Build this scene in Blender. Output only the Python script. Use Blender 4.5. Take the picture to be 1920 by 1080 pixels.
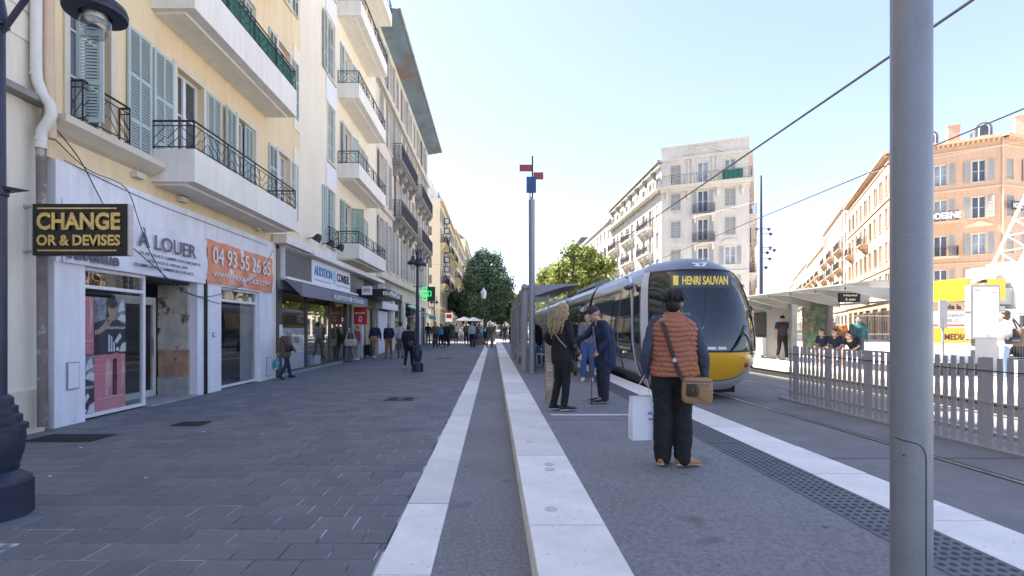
import bpy, bmesh, math, random
from mathutils import Vector, Matrix
R = math.radians
rnd = random.Random(7)
for o in list(bpy.data.objects): bpy.data.objects.remove(o)
C = bpy.context.scene.collection
scene = bpy.context.scene

# ---------------- camera, sky, sun, exposure ----------------
FPX = 930.0
CX, CY, CH = 925.0, 615.0, 1.5
cam_d = bpy.data.cameras.new('camera'); cam = bpy.data.objects.new('camera', cam_d); C.objects.link(cam)
cam.location = (0, 0, CH); cam.rotation_euler = (R(90), 0, 0)
cam_d.sensor_width = 36; cam_d.lens = FPX/1920*36
cam_d.shift_x = (960-CX)/1920; cam_d.shift_y = (CY-540)/1920
cam_d.clip_start = 0.1; cam_d.clip_end = 3000
scene.camera = cam
SUN_DIR = Vector((-1.0, 0.50, 1.50)).normalized()      # towards the sun
elev = math.asin(SUN_DIR.z); azim = math.atan2(SUN_DIR.x, SUN_DIR.y)
world = bpy.data.worlds.new('World'); scene.world = world; world.use_nodes = True
nt = world.node_tree; nt.nodes.clear()
sky = nt.nodes.new('ShaderNodeTexSky'); sky.sky_type = 'NISHITA'; sky.sun_disc = False
sky.sun_elevation = elev; sky.sun_rotation = azim
sky.air_density = 1.0; sky.dust_density = 0.8; sky.ozone_density = 1.0; sky.altitude = 20
bg = nt.nodes.new('ShaderNodeBackground'); bg.inputs[1].default_value = 0.15
ow = nt.nodes.new('ShaderNodeOutputWorld')
gm = nt.nodes.new('ShaderNodeGamma'); gm.inputs[1].default_value = 0.72; nt.links.new(sky.outputs[0], gm.inputs[0])
tn_ = nt.nodes.new('ShaderNodeMix'); tn_.data_type = 'RGBA'; tn_.blend_type = 'MULTIPLY'; tn_.inputs[0].default_value = 1; tn_.inputs[7].default_value = (0.82, 0.785, 0.90, 1)
nt.links.new(gm.outputs[0], tn_.inputs[6]); nt.links.new(tn_.outputs[2], bg.inputs[0]); nt.links.new(bg.outputs[0], ow.inputs[0])
sd = bpy.data.lights.new('sun', 'SUN'); sd.energy = 5.0; sd.angle = R(0.5); sd.color = (1.0, 0.93, 0.82)
so = bpy.data.objects.new('sun', sd); C.objects.link(so); so.location = (-30, 20, 60)
so.rotation_euler = SUN_DIR.to_track_quat('Z', 'Y').to_euler()
scene.view_settings.view_transform = 'Standard'; scene.view_settings.look = 'None'
scene.view_settings.exposure = 2.1; scene.view_settings.gamma = 1.0
scene.view_settings.use_curve_mapping = False
scene.render.engine = 'CYCLES'
scene.cycles.max_bounces = 8; scene.cycles.transparent_max_bounces = 16

# ---------------- helpers ----------------
def W(px, py, d):                      # photograph pixel at depth d -> point
    return Vector(((px-CX)/FPX*d, d, CH-(py-CY)/FPX*d))
def dw(px, X=-6.6): return X*FPX/(px-CX)      # depth at which a plane x=X shows at pixel column px

def mat(name, col, rough=0.7, metal=0.0, var=0.12, scale=4.0, bump=0.0, bscale=60.0, spec=0.5, streak=0.0, stain=None, coat=0.0, emis=None, estr=0.0, fine=0.0, trans=0.0, spots=None):
    m = bpy.data.materials.new(name); m.use_nodes = True
    n = m.node_tree.nodes; l = m.node_tree.links; b = n['Principled BSDF']
    b.inputs['Roughness'].default_value = rough; b.inputs['Metallic'].default_value = metal
    b.inputs['Specular IOR Level'].default_value = spec
    b.inputs['Coat Weight'].default_value = coat; b.inputs['Coat Roughness'].default_value = 0.06
    b.inputs['Transmission Weight'].default_value = trans
    b.inputs['Base Color'].default_value = (*col, 1)
    if emis: b.inputs['Emission Color'].default_value = (*emis, 1); b.inputs['Emission Strength'].default_value = estr
    tc = n.new('ShaderNodeTexCoord'); out = None
    def noise(s, detail=5, vec=None, rgh=0.6):
        t = n.new('ShaderNodeTexNoise'); t.inputs['Scale'].default_value = s; t.inputs['Detail'].default_value = detail
        t.inputs['Roughness'].default_value = rgh
        l.new(vec or tc.outputs['Object'], t.inputs['Vector']); return t.outputs['Fac']
    def mul(c_in, fac, lo, hi, a=0.3, bq=0.7):
        mr = n.new('ShaderNodeMapRange'); mr.inputs[1].default_value = a; mr.inputs[2].default_value = bq
        mr.inputs[3].default_value = lo; mr.inputs[4].default_value = hi; l.new(fac, mr.inputs[0])
        mx = n.new('ShaderNodeMix'); mx.data_type = 'RGBA'; mx.blend_type = 'MULTIPLY'; mx.inputs[0].default_value = 1
        cmb = n.new('ShaderNodeCombineColor')
        for i in range(3): l.new(mr.outputs[0], cmb.inputs[i])
        if isinstance(c_in, tuple): mx.inputs[6].default_value = (*c_in, 1)
        else: l.new(c_in, mx.inputs[6])
        l.new(cmb.outputs[0], mx.inputs[7]); return mx.outputs[2]
    c = col
    if var: c = mul(c, noise(scale), 1-var, 1+var)
    if fine: c = mul(c, noise(scale*40, 3, None, 0.8), 1-fine, 1+fine)
    if streak:
        mp = n.new('ShaderNodeMapping'); mp.inputs['Scale'].default_value = (3.0, 3.0, 0.25)
        l.new(tc.outputs['Object'], mp.inputs[0]); c = mul(c, noise(1.6, 6, mp.outputs[0], 0.7), 1-streak, 1.03, 0.35, 0.6)
    if stain:
        mx = n.new('ShaderNodeMix'); mx.data_type = 'RGBA'
        mr = n.new('ShaderNodeMapRange'); mr.inputs[1].default_value = stain[2]; mr.inputs[2].default_value = stain[2]+0.08
        l.new(noise(stain[1], 6, None, 0.65), mr.inputs[0]); l.new(mr.outputs[0], mx.inputs[0])
        if isinstance(c, tuple): mx.inputs[6].default_value = (*c, 1)
        else: l.new(c, mx.inputs[6])
        mx.inputs[7].default_value = (*stain[0], 1); c = mx.outputs[2]
    if spots:
        for sc_, rad_, col_ in spots:
            vo = n.new('ShaderNodeTexVoronoi'); vo.inputs['Scale'].default_value = sc_; l.new(tc.outputs['Object'], vo.inputs['Vector'])
            mr = n.new('ShaderNodeMapRange'); mr.inputs[1].default_value = rad_; mr.inputs[2].default_value = rad_*1.3; mr.inputs[3].default_value = .8; mr.inputs[4].default_value = 0
            l.new(vo.outputs['Distance'], mr.inputs[0]); mx = n.new('ShaderNodeMix'); mx.data_type = 'RGBA'; l.new(mr.outputs[0], mx.inputs[0])
            if isinstance(c, tuple): mx.inputs[6].default_value = (*c, 1)
            else: l.new(c, mx.inputs[6])
            mx.inputs[7].default_value = (*col_, 1); c = mx.outputs[2]
    if not isinstance(c, tuple): l.new(c, b.inputs['Base Color'])
    if bump:
        bp = n.new('ShaderNodeBump'); bp.inputs['Strength'].default_value = bump; bp.inputs['Distance'].default_value = 0.01
        l.new(noise(bscale, 4), bp.inputs['Height']); l.new(bp.outputs[0], b.inputs['Normal'])
    return m

def glass_mat(name, tint=(0.82, 0.86, 0.86), refl=0.9, base=0.08, rough=0.01, edge=.8):
    m = bpy.data.materials.new(name); m.use_nodes = True
    n = m.node_tree.nodes; l = m.node_tree.links; n.remove(n['Principled BSDF']); o = n['Material Output']
    t = n.new('ShaderNodeBsdfTransparent'); t.inputs[0].default_value = (*tint, 1)
    g = n.new('ShaderNodeBsdfGlossy'); g.inputs['Roughness'].default_value = rough; g.inputs[0].default_value = (refl, refl, refl, 1)
    f = n.new('ShaderNodeLayerWeight'); f.inputs[0].default_value = .5
    p = n.new('ShaderNodeMath'); p.operation = 'POWER'; p.inputs[1].default_value = 4.0; l.new(f.outputs['Facing'], p.inputs[0])
    a = n.new('ShaderNodeMath'); a.operation = 'MULTIPLY_ADD'; a.inputs[1].default_value = edge; a.inputs[2].default_value = base; a.use_clamp = True
    x = n.new('ShaderNodeMixShader'); l.new(p.outputs[0], a.inputs[0]); l.new(a.outputs[0], x.inputs[0])
    l.new(t.outputs[0], x.inputs[1]); l.new(g.outputs[0], x.inputs[2]); l.new(x.outputs[0], o.inputs[0])
    return m

class MB:
    def __init__(s): s.v = []; s.f = []; s.m = []; s.T = None
    def add(s, vs, fs, m=0):
        k = len(s.v)
        for p in vs:
            p = Vector(p); s.v.append(tuple(s.T @ p) if s.T else tuple(p))
        for f in fs: s.f.append(tuple(i+k for i in f)); s.m.append(m)
        return s
    def box(s, x0, x1, y0, y1, z0, z1, m=0):
        v = [(x, y, z) for z in (z0, z1) for y in (y0, y1) for x in (x0, x1)]
        return s.add(v, [(0,2,3,1),(4,5,7,6),(0,1,5,4),(2,6,7,3),(0,4,6,2),(1,3,7,5)], m)
    def cbox(s, c, sx, sy, sz, m=0, rot=None):
        M_ = Matrix.Translation(Vector(c)) @ (rot.to_4x4() if rot else Matrix())
        v = [M_ @ Vector((x*sx/2, y*sy/2, z*sz/2)) for z in (-1, 1) for y in (-1, 1) for x in (-1, 1)]
        return s.add(v, [(0,2,3,1),(4,5,7,6),(0,1,5,4),(2,6,7,3),(0,4,6,2),(1,3,7,5)], m)
    def loft(s, pts, rad, n=10, side=None, cap=True, m=0, round_=False):
        pts = [Vector(p) for p in pts]; rad = [r if isinstance(r, (tuple, list)) else (r, r) for r in rad]
        if round_:
            d0 = (pts[0]-pts[1]).normalized(); d1 = (pts[-1]-pts[-2]).normalized()
            a, b = rad[0], rad[-1]; q0 = min(a); q1 = min(b)
            P0 = [pts[0]+d0*q0*h for h in (0.98, 0.75, 0.4)]; R0 = [(a[0]*k, a[1]*k) for k in (0.25, 0.68, 0.92)]
            P1 = [pts[-1]+d1*q1*h for h in (0.4, 0.75, 0.98)]; R1 = [(b[0]*k, b[1]*k) for k in (0.92, 0.68, 0.25)]
            pts = P0+pts+P1; rad = R0+list(rad)+R1
        N = len(pts); vs = []; prev = Vector(side).normalized() if side else None
        for i in range(N):
            d = (pts[min(i+1, N-1)]-pts[max(i-1, 0)])
            if d.length < 1e-9: d = Vector((0, 0, 1))
            d.normalize()
            if prev is None:
                prev = Vector((1, 0, 0)) if abs(d.x) < 0.8 else Vector((0, 1, 0))
            sd_ = prev-d*prev.dot(d)
            if sd_.length < 1e-4: sd_ = d.orthogonal()
            sd_.normalize(); nn = d.cross(sd_)
            if not side: prev = sd_
            for k in range(n):
                t = 2*math.pi*k/n
                vs.append(pts[i]+sd_*math.cos(t)*rad[i][0]+nn*math.sin(t)*rad[i][1])
        fs = []
        for i in range(N-1):
            for k in range(n):
                fs.append((i*n+k, i*n+(k+1) % n, (i+1)*n+(k+1) % n, (i+1)*n+k))
        if cap: fs.append(tuple(range(n))[::-1]); fs.append(tuple((N-1)*n+k for k in range(n)))
        return s.add(vs, fs, m)
    def tube(s, a, b, r, n=8, m=0): return s.loft([a, b], [r, r], n, None, True, m)
    def path(s, pts, r, n=6, m=0): return s.loft(pts, [r]*len(pts), n, None, True, m)
    def ball(s, c, rx, ry=None, rz=None, n=10, k=6, m=0, rot=None):
        ry = ry or rx; rz = rz or rx; c = Vector(c); vs = []; fs = []
        for i in range(k+1):
            ph = math.pi*i/k
            for j in range(n):
                t = 2*math.pi*j/n
                q = Vector((rx*math.sin(ph)*math.cos(t), ry*math.sin(ph)*math.sin(t), rz*math.cos(ph)))
                if rot: q = rot @ q
                vs.append(c+q)
        for i in range(k):
            for j in range(n):
                a = i*n+j; b = i*n+(j+1) % n; fs.append((a, a+n, b+n, b))
        return s.add(vs, fs, m)
    def lathe(s, prof, c=(0, 0, 0), n=24, m=0, cap=True):
        c = Vector(c); vs = []; fs = []
        for (r, z) in prof:
            for j in range(n):
                t = 2*math.pi*j/n; vs.append(c+Vector((r*math.cos(t), r*math.sin(t), z)))
        N = len(prof)
        for i in range(N-1):
            for j in range(n):
                a = i*n+j; b = i*n+(j+1) % n; fs.append((a, b, b+n, a+n))
        if cap: fs.append(tuple(range(n))[::-1]); fs.append(tuple((N-1)*n+j for j in range(n)))
        return s.add(vs, fs, m)
    def prism(s, poly, a, b, axis='y', m=0):
        # poly 2D in the other two axes
        def mk(p, q):
            if axis == 'y': return (p[0], q, p[1])
            if axis == 'x': return (q, p[0], p[1])
            return (p[0], p[1], q)
        n = len(poly); vs = [mk(p, a) for p in poly]+[mk(p, b) for p in poly]
        fs = [tuple(range(n)), tuple(range(2*n-1, n-1, -1))]+[(i, (i+1) % n, n+(i+1) % n, n+i) for i in range(n)]
        return s.add(vs, fs, m)
    def quad(s, a, b, c, d, m=0): return s.add([a, b, c, d], [(0, 1, 2, 3)], m)
    def mesh(s, name, mats, smooth=False, fix=True):
        me = bpy.data.meshes.new(name); me.from_pydata(s.v, [], s.f)
        for q in (mats if isinstance(mats, (list, tuple)) else [mats]): me.materials.append(q)
        if len(me.materials) > 1: me.polygons.foreach_set('material_index', s.m)
        if fix:
            bm = bmesh.new(); bm.from_mesh(me); bmesh.ops.recalc_face_normals(bm, faces=bm.faces); bm.to_mesh(me); bm.free()
        if smooth:
            me.polygons.foreach_set('use_smooth', [True]*len(me.polygons))
            try: me.set_sharp_from_angle(angle=R(smooth if smooth > 1 else 40))
            except Exception: pass
        return me
    def build(s, name, mats, parent=None, smooth=False, loc=None, rz=None, fix=True):
        return obj(name, s.mesh(name, mats, smooth, fix), parent, loc, rz)

def obj(name, me, parent=None, loc=None, rz=None):
    o = bpy.data.objects.new(name, me); C.objects.link(o)
    if parent: o.parent = parent
    if loc: o.location = loc
    if rz: o.rotation_euler = (0, 0, rz) if not isinstance(rz, tuple) else rz
    return o
def tag(o, label=None, cat=None, group=None, kind=None):
    if label: o['label'] = label
    if cat: o['category'] = cat
    if group: o['group'] = group
    if kind: o['kind'] = kind
    return o
def thing(name, label, cat, loc=(0, 0, 0), rz=0, group=None):
    o = bpy.data.objects.new(name, None); C.objects.link(o); o.location = loc; o.rotation_euler = (0, 0, rz)
    o.empty_display_size = 0.2
    return tag(o, label, cat, group)
def kids(o): return [c for c in bpy.data.objects if c.parent == o]
def dup(o, parent=None, swap=None):
    c = o.copy(); C.objects.link(c); c.parent = parent
    for ch in o.children: dup(ch, c, swap)
    return c

TEXTC = {}
def text_mesh(s, w, h, m, bold=0.0, depth=0.004, shear=0):
    key = (s, round(w, 3), round(h, 3), m.name, bold, shear)
    if key in TEXTC: return TEXTC[key]
    cu = bpy.data.curves.new('t', 'FONT'); cu.body = s; cu.size = 1; cu.offset = bold; cu.extrude = 0.02; cu.resolution_u = 3; cu.shear = shear
    o = bpy.data.objects.new('t', cu); me = bpy.data.meshes.new_from_object(o)
    bpy.data.objects.remove(o)
    xs = [v.co.x for v in me.vertices]; ys = [v.co.y for v in me.vertices]
    x0, x1, y0, y1 = min(xs), max(xs), min(ys), max(ys)
    kx = w/(x1-x0); ky = h/(y1-y0)
    for v in me.vertices:     # x along, y inward (-y proud), z up
        x, y, z = v.co; v.co = ((x-x0)*kx, -z/0.02*depth/2, (y-y0)*ky)
    me.materials.clear(); me.materials.append(m); me.name = 'lettering'
    TEXTC[key] = me
    return me
def letter(s, w, h, m, parent, loc, rz=0, bold=0.0, depth=0.004, name='lettering', shear=0):
    return obj(name, text_mesh(s, w, h, m, bold, depth, shear), parent, loc, rz)

# ---------------- materials ----------------
m_black = mat('black metal', (0.02, 0.02, 0.022), 0.45, 0.3, 0.2)
m_iron = mat('painted iron', (0.03, 0.032, 0.038), 0.5, 0.2, 0.2)
m_navy = mat('dark blue lamp paint', (0.03, 0.035, 0.06), 0.45, 0.2, 0.2, 6, 0.1)
m_white = mat('white paint', (0.78, 0.78, 0.78), 0.5, 0, 0.05)
m_offwhite = mat('off white panel', (0.80, 0.80, 0.83), 0.55, 0, 0.05, 2, streak=0.10, stain=((0.55, 0.54, 0.52), 3.5, 0.66))
m_grey = mat('grey paint', (0.30, 0.31, 0.33), 0.5, 0, 0.08)
m_jointd = mat('dark stone joint', (0.07, 0.068, 0.065), 0.9)
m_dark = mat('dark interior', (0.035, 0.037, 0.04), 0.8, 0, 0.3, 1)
m_pane = mat('window pane', (0.05, 0.06, 0.07), 0.06, 0, 0.5, 0.8, spec=1.0)
m_panel_l = mat('pale window pane', (0.25, 0.28, 0.30), 0.08, 0, 0.5, 0.8, spec=1.0)
m_shop = glass_mat('shop glass', (.95, .96, .96), .9, .05)
m_clear = glass_mat('clear glass', (0.93, 0.95, 0.95), 0.85, 0.03)
m_steel = mat('brushed steel', (0.45, 0.46, 0.48), 0.35, 0.9, 0.1, 10)
m_skin = mat('skin', (0.55, 0.33, 0.24), 0.5, 0, 0.08, 20)
m_skin2 = mat('tanned skin', (0.42, 0.24, 0.16), 0.5, 0, 0.08, 20)
# ================= SETTING =================
m_asph = mat('asphalt', (0.085, 0.09, 0.105), 0.85, 0, 0.16, 1.3, 0.5, 90, fine=0.22)
m_asph2 = mat('platform asphalt', (0.215, 0.210, 0.212), 0.85, 0, 0.14, 0.8, 0.6, 120, fine=0.32, stain=((0.15, 0.147, 0.15), 1.6, 0.60), spots=((2.3, .045, (.07, .07, .075)), (5.1, .05, (.19, .19, .19))))
m_track = mat('track concrete', (0.195, 0.19, 0.187), 0.8, 0, 0.18, 1.2, 0.4, 70, fine=0.25, stain=((0.16, 0.16, 0.165), 2.2, 0.62))
m_paver = [mat('paver %d' % i, c, 0.72, 0, 0.20, 2.0, 0.6, 70, fine=0.38, stain=((0.17, 0.17, 0.178), 3.1, 0.62), spots=((3.3, .035, (.24, .24, .24)), (2.1, .06, (.06, .06, .065)))) for i, c in enumerate([(0.150, 0.150, 0.160), (0.168, 0.167, 0.174), (0.134, 0.136, 0.150), (0.156, 0.152, 0.156)])]
m_joint = mat('paving joint', (0.42, 0.42, 0.42), 0.9, 0, 0.6, 1.7, stain=((0.04, 0.043, 0.05), 1.1, 0.47))
m_stone = [mat('white stone slab %d' % i, c, 0.7, 0, 0.12, 2.5, 0.4, 50, fine=0.14, stain=((0.45, 0.41, 0.36), 6, 0.63), spots=((3.7, .05, (.30, .28, .26)), (9.0, .06, (.36, .33, .30)))) for i, c in enumerate([(0.79, 0.735, 0.66), (0.71, 0.665, 0.60), (0.82, 0.775, 0.71)])]
m_sunpave = mat('pale plaza paving', (0.55, 0.53, 0.50), 0.85, 0, 0.08, 0.6, 0.2, 20)
m_rail = mat('rail steel', (0.35, 0.35, 0.36), 0.3, 0.9, 0.2, 3)
m_groove = mat('rail groove', (0.015, 0.015, 0.016), 0.8)
m_paint = mat('white line paint', (0.62, 0.62, 0.63), 0.7, 0, 0.15, 6, fine=0.2)

g = MB().box(-900, 900, -60, 1500, -0.6, -0.32).build('ground', m_asph); tag(g, 'flat asphalt ground spreading to the horizon', kind='structure')
# pavement left: base sheet at z = -0.012 (joint level), asphalt lane
pv = MB().box(-16, -0.73, -6, 420, -0.3, -0.0052).build('pavement', m_joint); tag(pv, 'dark grey block pavement along the shopfronts', kind='structure')
# procedural far paving material
def paving_mat():
    m = mat('distant block paving', (0.152, 0.152, 0.162), 0.75, 0, 0.20, 0.7, 0.3, 40, fine=0.25)
    n = m.node_tree.nodes; l = m.node_tree.links; b = n['Principled BSDF']
    src = b.inputs['Base Color'].links[0].from_socket
    br = n.new('ShaderNodeTexBrick'); br.inputs['Scale'].default_value = 1; br.inputs['Mortar Size'].default_value = 0.006
    br.inputs['Brick Width'].default_value = 0.32; br.inputs['Row Height'].default_value = 0.25
    br.inputs['Color1'].default_value = (1, 1, 1, 1); br.inputs['Color2'].default_value = (0.9, 0.9, 0.9, 1); br.inputs['Mortar'].default_value = (0.7, 0.7, 0.7, 1)
    tc = [q for q in n if q.type == 'TEX_COORD'][0]; l.new(tc.outputs['Object'], br.inputs['Vector'])
    mx = n.new('ShaderNodeMix'); mx.data_type = 'RGBA'; mx.blend_type = 'MULTIPLY'; mx.inputs[0].default_value = 1
    l.new(src, mx.inputs[6]); l.new(br.outputs[0], mx.inputs[7]); l.new(mx.outputs[2], b.inputs['Base Color'])
    return m
far = MB().box(-15.9, -0.732, 16.02, 419, -0.009, 0.0).build('far_paving', paving_mat(), pv); tag(far, kind='stuff')
far2 = MB().box(-15.9, -0.732, -5.9, 2.71-15*0.248, -0.009, 0.0).build('near_paving', far.data.materials[0], pv); tag(far2, kind='stuff')
far3 = MB().box(-15.9, -9.2, 2.72-15*0.248, 3.3, -0.009, 0.0).build('near_paving', far.data.materials[0], pv); tag(far3, kind='stuff')
# individual pavers (nearest rows), then joined
PW, PD, G_ = 0.315, 0.248, 0.009
def chamfer_block(w, d, h=0.028):
    mb = MB(); c = 0.004
    v = [(0,0,-h),(w,0,-h),(w,d,-h),(0,d,-h),(0,0,-c),(w,0,-c),(w,d,-c),(0,d,-c),(c,c,0),(w-c,c,0),(w-c,d-c,0),(c,d-c,0)]
    mb.add(v, [(0,1,5,4),(1,2,6,5),(2,3,7,6),(3,0,4,7),(4,5,9,8),(5,6,10,9),(6,7,11,10),(7,4,8,11),(8,9,10,11)])
    return mb
pm = [chamfer_block(PW-G_, PD-G_).mesh('paver', q) for q in m_paver]
pvw = random.Random(3)
cnt = 0; rest = MB()
row = 0; y = 2.72-15*PD
while y < 16:
    off = (row % 2)*PW/2+(0.03*math.sin(row))
    x = -0.742+off-PW/2
    while x > -15.5:
        xx0, xx1 = x, x+PW-G_
        if xx1 > -0.745: xx1 = -0.745
        vis = y < 3.2 and x > -9 or (y > 3.2 and (x+PW)/y > -1.02)
        if xx1-xx0 > 0.012 and y < 16 and vis:
            full = abs(xx1-xx0-(PW-G_)) < 1e-6
            dz = pvw.uniform(-0.0018, 0.0012)
            if full and 2.7 < y < 6.3 and cnt < 298 and (x+PW)/y > -1.02:
                o = obj('paver', pm[pvw.choice((0, 0, 1, 1, 2, 3))], pv, (x, y, dz)); cnt += 1
                o.rotation_euler = (pvw.uniform(-.003, .003), pvw.uniform(-.003, .003), pvw.uniform(-.006, .006))
            else:
                k = len(rest.v); c = 0.004; mi = pvw.choice((0, 1, 2, 3))
                rest.add([(xx0, y, dz-.03), (xx1, y, dz-.03), (xx1, y+PD-G_, dz-.03), (xx0, y+PD-G_, dz-.03),
                          (xx0, y, dz), (xx1, y, dz), (xx1, y+PD-G_, dz), (xx0, y+PD-G_, dz)],
                         [(0,1,5,4),(1,2,6,5),(2,3,7,6),(3,0,4,7),(4,5,6,7)], mi)
        x -= PW
    y += PD; row += 1
rp = rest.build('paver_field', m_paver, pv); tag(rp, kind='stuff')
# drain covers on the pavement
def cover(x, y, w, d, name, label, grp=None, slots=5):
    t = thing(name, label, 'drain cover', (x, y, 0.002), 0, grp)
    MB().box(-w/2, w/2, -d/2, d/2, 0, 0.008).build('frame', m_iron, t)
    mb = MB()
    for i in range(slots):
        u = -w/2+w*(i+0.5)/slots; mb.box(u-w/slots*.3, u+w/slots*.3, -d/2+.02, d/2-.02, 0.008, 0.012)
    mb.build('grating', m_groove, t)
cover(-1.95, 10.45, 0.62, 0.42, 'drain_cover', 'rectangular iron cover in the pavement nearest the white stone strip', slots=2)
cover(-4.72, 7.75, 0.45, 0.35, 'drain_grate', 'slotted iron grate in the pavement before the vacant shop', slots=7)
cover(-5.75, 6.75, 0.9, 0.45, 'drain_grate', 'wide iron grate in the pavement by the change bureau corner', slots=14)
cover(-2.45, 24.5, 0.8, 0.5, 'drain_cover', 'far iron cover in the pavement beyond the twin lamp post', slots=2)
# litter specks
for i, (px, py) in enumerate([(377, 728+83), (150, 841), (497, 815), (280, 895), (90, 893)]):
    d = CH*FPX/(py-CY); x = (px-CX)/FPX*d
    o = MB().add([(0, 0, .002), (.04, .01, .006), (.05, .035, .003), (.01, .03, .008)], [(0, 1, 2, 3)]).build('litter', m_white, None, loc=(x, d, 0.002), rz=i*1.3)
    tag(o, ['white scrap of litter on the pavement nearest the vacant shop door', 'white scrap of litter on the pavement near the street lamp base', 'white scrap of litter in the middle of the dark pavement', 'small litter scrap just right of the street lamp foot', 'tiny litter scrap beside the lamp base plinth'][i], 'litter', 'litter scraps on the pavement')
# asphalt lane between strip and kerb
ln = MB().box(-0.378, 0.24, -6, 420, -0.3, -0.002).build('lane', m_asph2); tag(ln, 'narrow asphalt lane between the stone strip and the platform kerb', kind='structure')
# white stone strip slabs
strip = MB().box(-0.73, -0.38, -6, 420, -0.3, -0.006).build('stone_strip', m_jointd); tag(strip, 'white stone strip edging the pavement', kind='structure')
def slabs(parent, name, x0, x1, ystarts, z0, z1, seedv, gap=0.015, limit=300, lean=0.002):
    r = random.Random(seedv); n = 0; far_ = MB()
    for a, b in zip(ystarts[:-1], ystarts[1:]):
        w = x1-x0; c = 0.004; L = b-a-gap
        mb = MB(); 
        mb.add([(0,0,z0-z1),(w,0,z0-z1),(w,L,z0-z1),(0,L,z0-z1),(0,0,-c),(w,0,-c),(w,L,-c),(0,L,-c),(c,c,0),(w-c,c,0),(w-c,L-c,0),(c,L-c,0)],
               [(0,3,2,1),(0,1,5,4),(1,2,6,5),(2,3,7,6),(3,0,4,7),(4,5,9,8),(5,6,10,9),(6,7,11,10),(7,4,8,11),(8,9,10,11)])
        o = mb.build(name, r.choice(m_stone), parent, loc=(x0, a, z1+r.uniform(-lean, lean)))
        n += 1
        if n >= limit: break
ys = [-1.2, 0.2, 1.6, 3.02, 4.25, 5.64, 7.06, 8.45]
while ys[-1] < 62: ys.append(ys[-1]+1.4)
slabs(strip, 'slab', -0.73, -0.381, ys, -0.005, 0.003, 5)
o = MB().box(-0.73, -0.381, ys[-1], 400, -0.02, 0.002).build('slab_run', m_stone[0], strip); tag(o, kind='stuff')
# platform
pl = MB().box(0.25, 3.32, -6, 62, -0.3, 0.196).build('platform', m_asph2); tag(pl, 'grey asphalt tram platform beside the tram', kind='structure')
ys = [-1.0, 0.0, 1.1, 2.2, 3.28, 4.15, 5.06, 5.8, 6.87]
while ys[-1] < 61: ys.append(ys[-1]+0.98)
kb = MB().box(0.30, 0.70, -6, 62, -0.3, 0.1965).build('kerb', m_jointd); tag(kb, 'raised white stone kerb of the tram platform', kind='structure')
slabs(kb, 'kerb_slab', 0.236, 0.74, ys, -0.01, 0.204, 8)
ys = [-1.1, 0.1, 1.2, 2.3, 3.35, 4.43, 5.45]
while ys[-1] < 61: ys.append(ys[-1]+1.05)
ed = MB().box(2.9, 3.30, -6, 62, -0.3, 0.1968).build('platform_edge', m_jointd); tag(ed, 'white stone platform edge beside the rails', kind='structure')
slabs(ed, 'edge_slab', 2.84, 3.335, ys, 0.0, 0.204, 9)
# round metal studs on the kerb slabs
for y in (3.55, 4.55, 4.72, 5.65, 6.5, 9.8):
    o = MB().lathe([(0.045, 0), (0.045, 0.002), (0.03, 0.003)], n=14).build('kerb_stud', mat('stud %d' % int(y*10), (0.56, 0.53, 0.49), 0.7, 0, .2), kb, loc=(0.47+0.06*math.sin(y*3), y, 0.2055))
# tactile strip
m_tact = mat('tactile paving', (0.14, 0.145, 0.15), 0.75, 0, 0.1, 2, 0.3, 60, fine=0.15)
tp = MB().box(2.41, 2.838, -2, 60, 0.19, 0.2015).build('tactile_strip', m_tact, pl)
me_ = MB()
y = 1.6
while y < 16:
    for i in range(6):
        x = 2.46+i*0.066; n = 6
        me_.lathe([(0.020, 0), (0.016, 0.005), (0.008, 0.0065)], (x, y, 0.2015), n=6)
    y += 0.066
o = me_.build('tactile_domes', mat('tactile dome', (0.055, 0.058, 0.065), 0.7), tp); tag(o, kind='stuff')
ln2 = MB()
y = 1.6
while y < 40: ln2.box(2.411, 2.838, y, y+0.006, 0.2016, 0.2024); y += 0.40
o = ln2.build('tactile_joints', m_groove, tp); tag(o, kind='stuff')
o = MB().box(0.86, 2.25, 7.37, 7.47, 0.2, 0.204).build('platform_line', m_paint, pl)
o = MB().box(0.745, 2.4, 7.02, 7.026, 0.19, 0.1985).build('platform_joint', m_groove, pl)
# track bed
tb = MB().box(3.33, 9.42, -10, 420, -0.3, -0.105).build('track_bed', m_track); tag(tb, 'grey concrete tram track bed', kind='structure')
for x in (4.0, 5.47, 7.7, 9.17):
    MB().box(x-0.035, x+0.035, -10, 300, -0.12, -0.098).build('rail', m_rail, tb)
    o = MB().box(x+0.037, x+0.085, -10, 300, -0.12, -0.1025).build('rail_groove', m_groove, tb)
    o = MB().box(x-0.06, x-0.037, -10, 300, -0.12, -0.1028).build('rail_edging', m_groove, tb)
for y in (6.1, 11.5, 17, 22.5):
    MB().box(3.34, 9.4, y, y+0.02, -0.11, -0.1035).build('expansion_joint', m_groove, tb)
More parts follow.
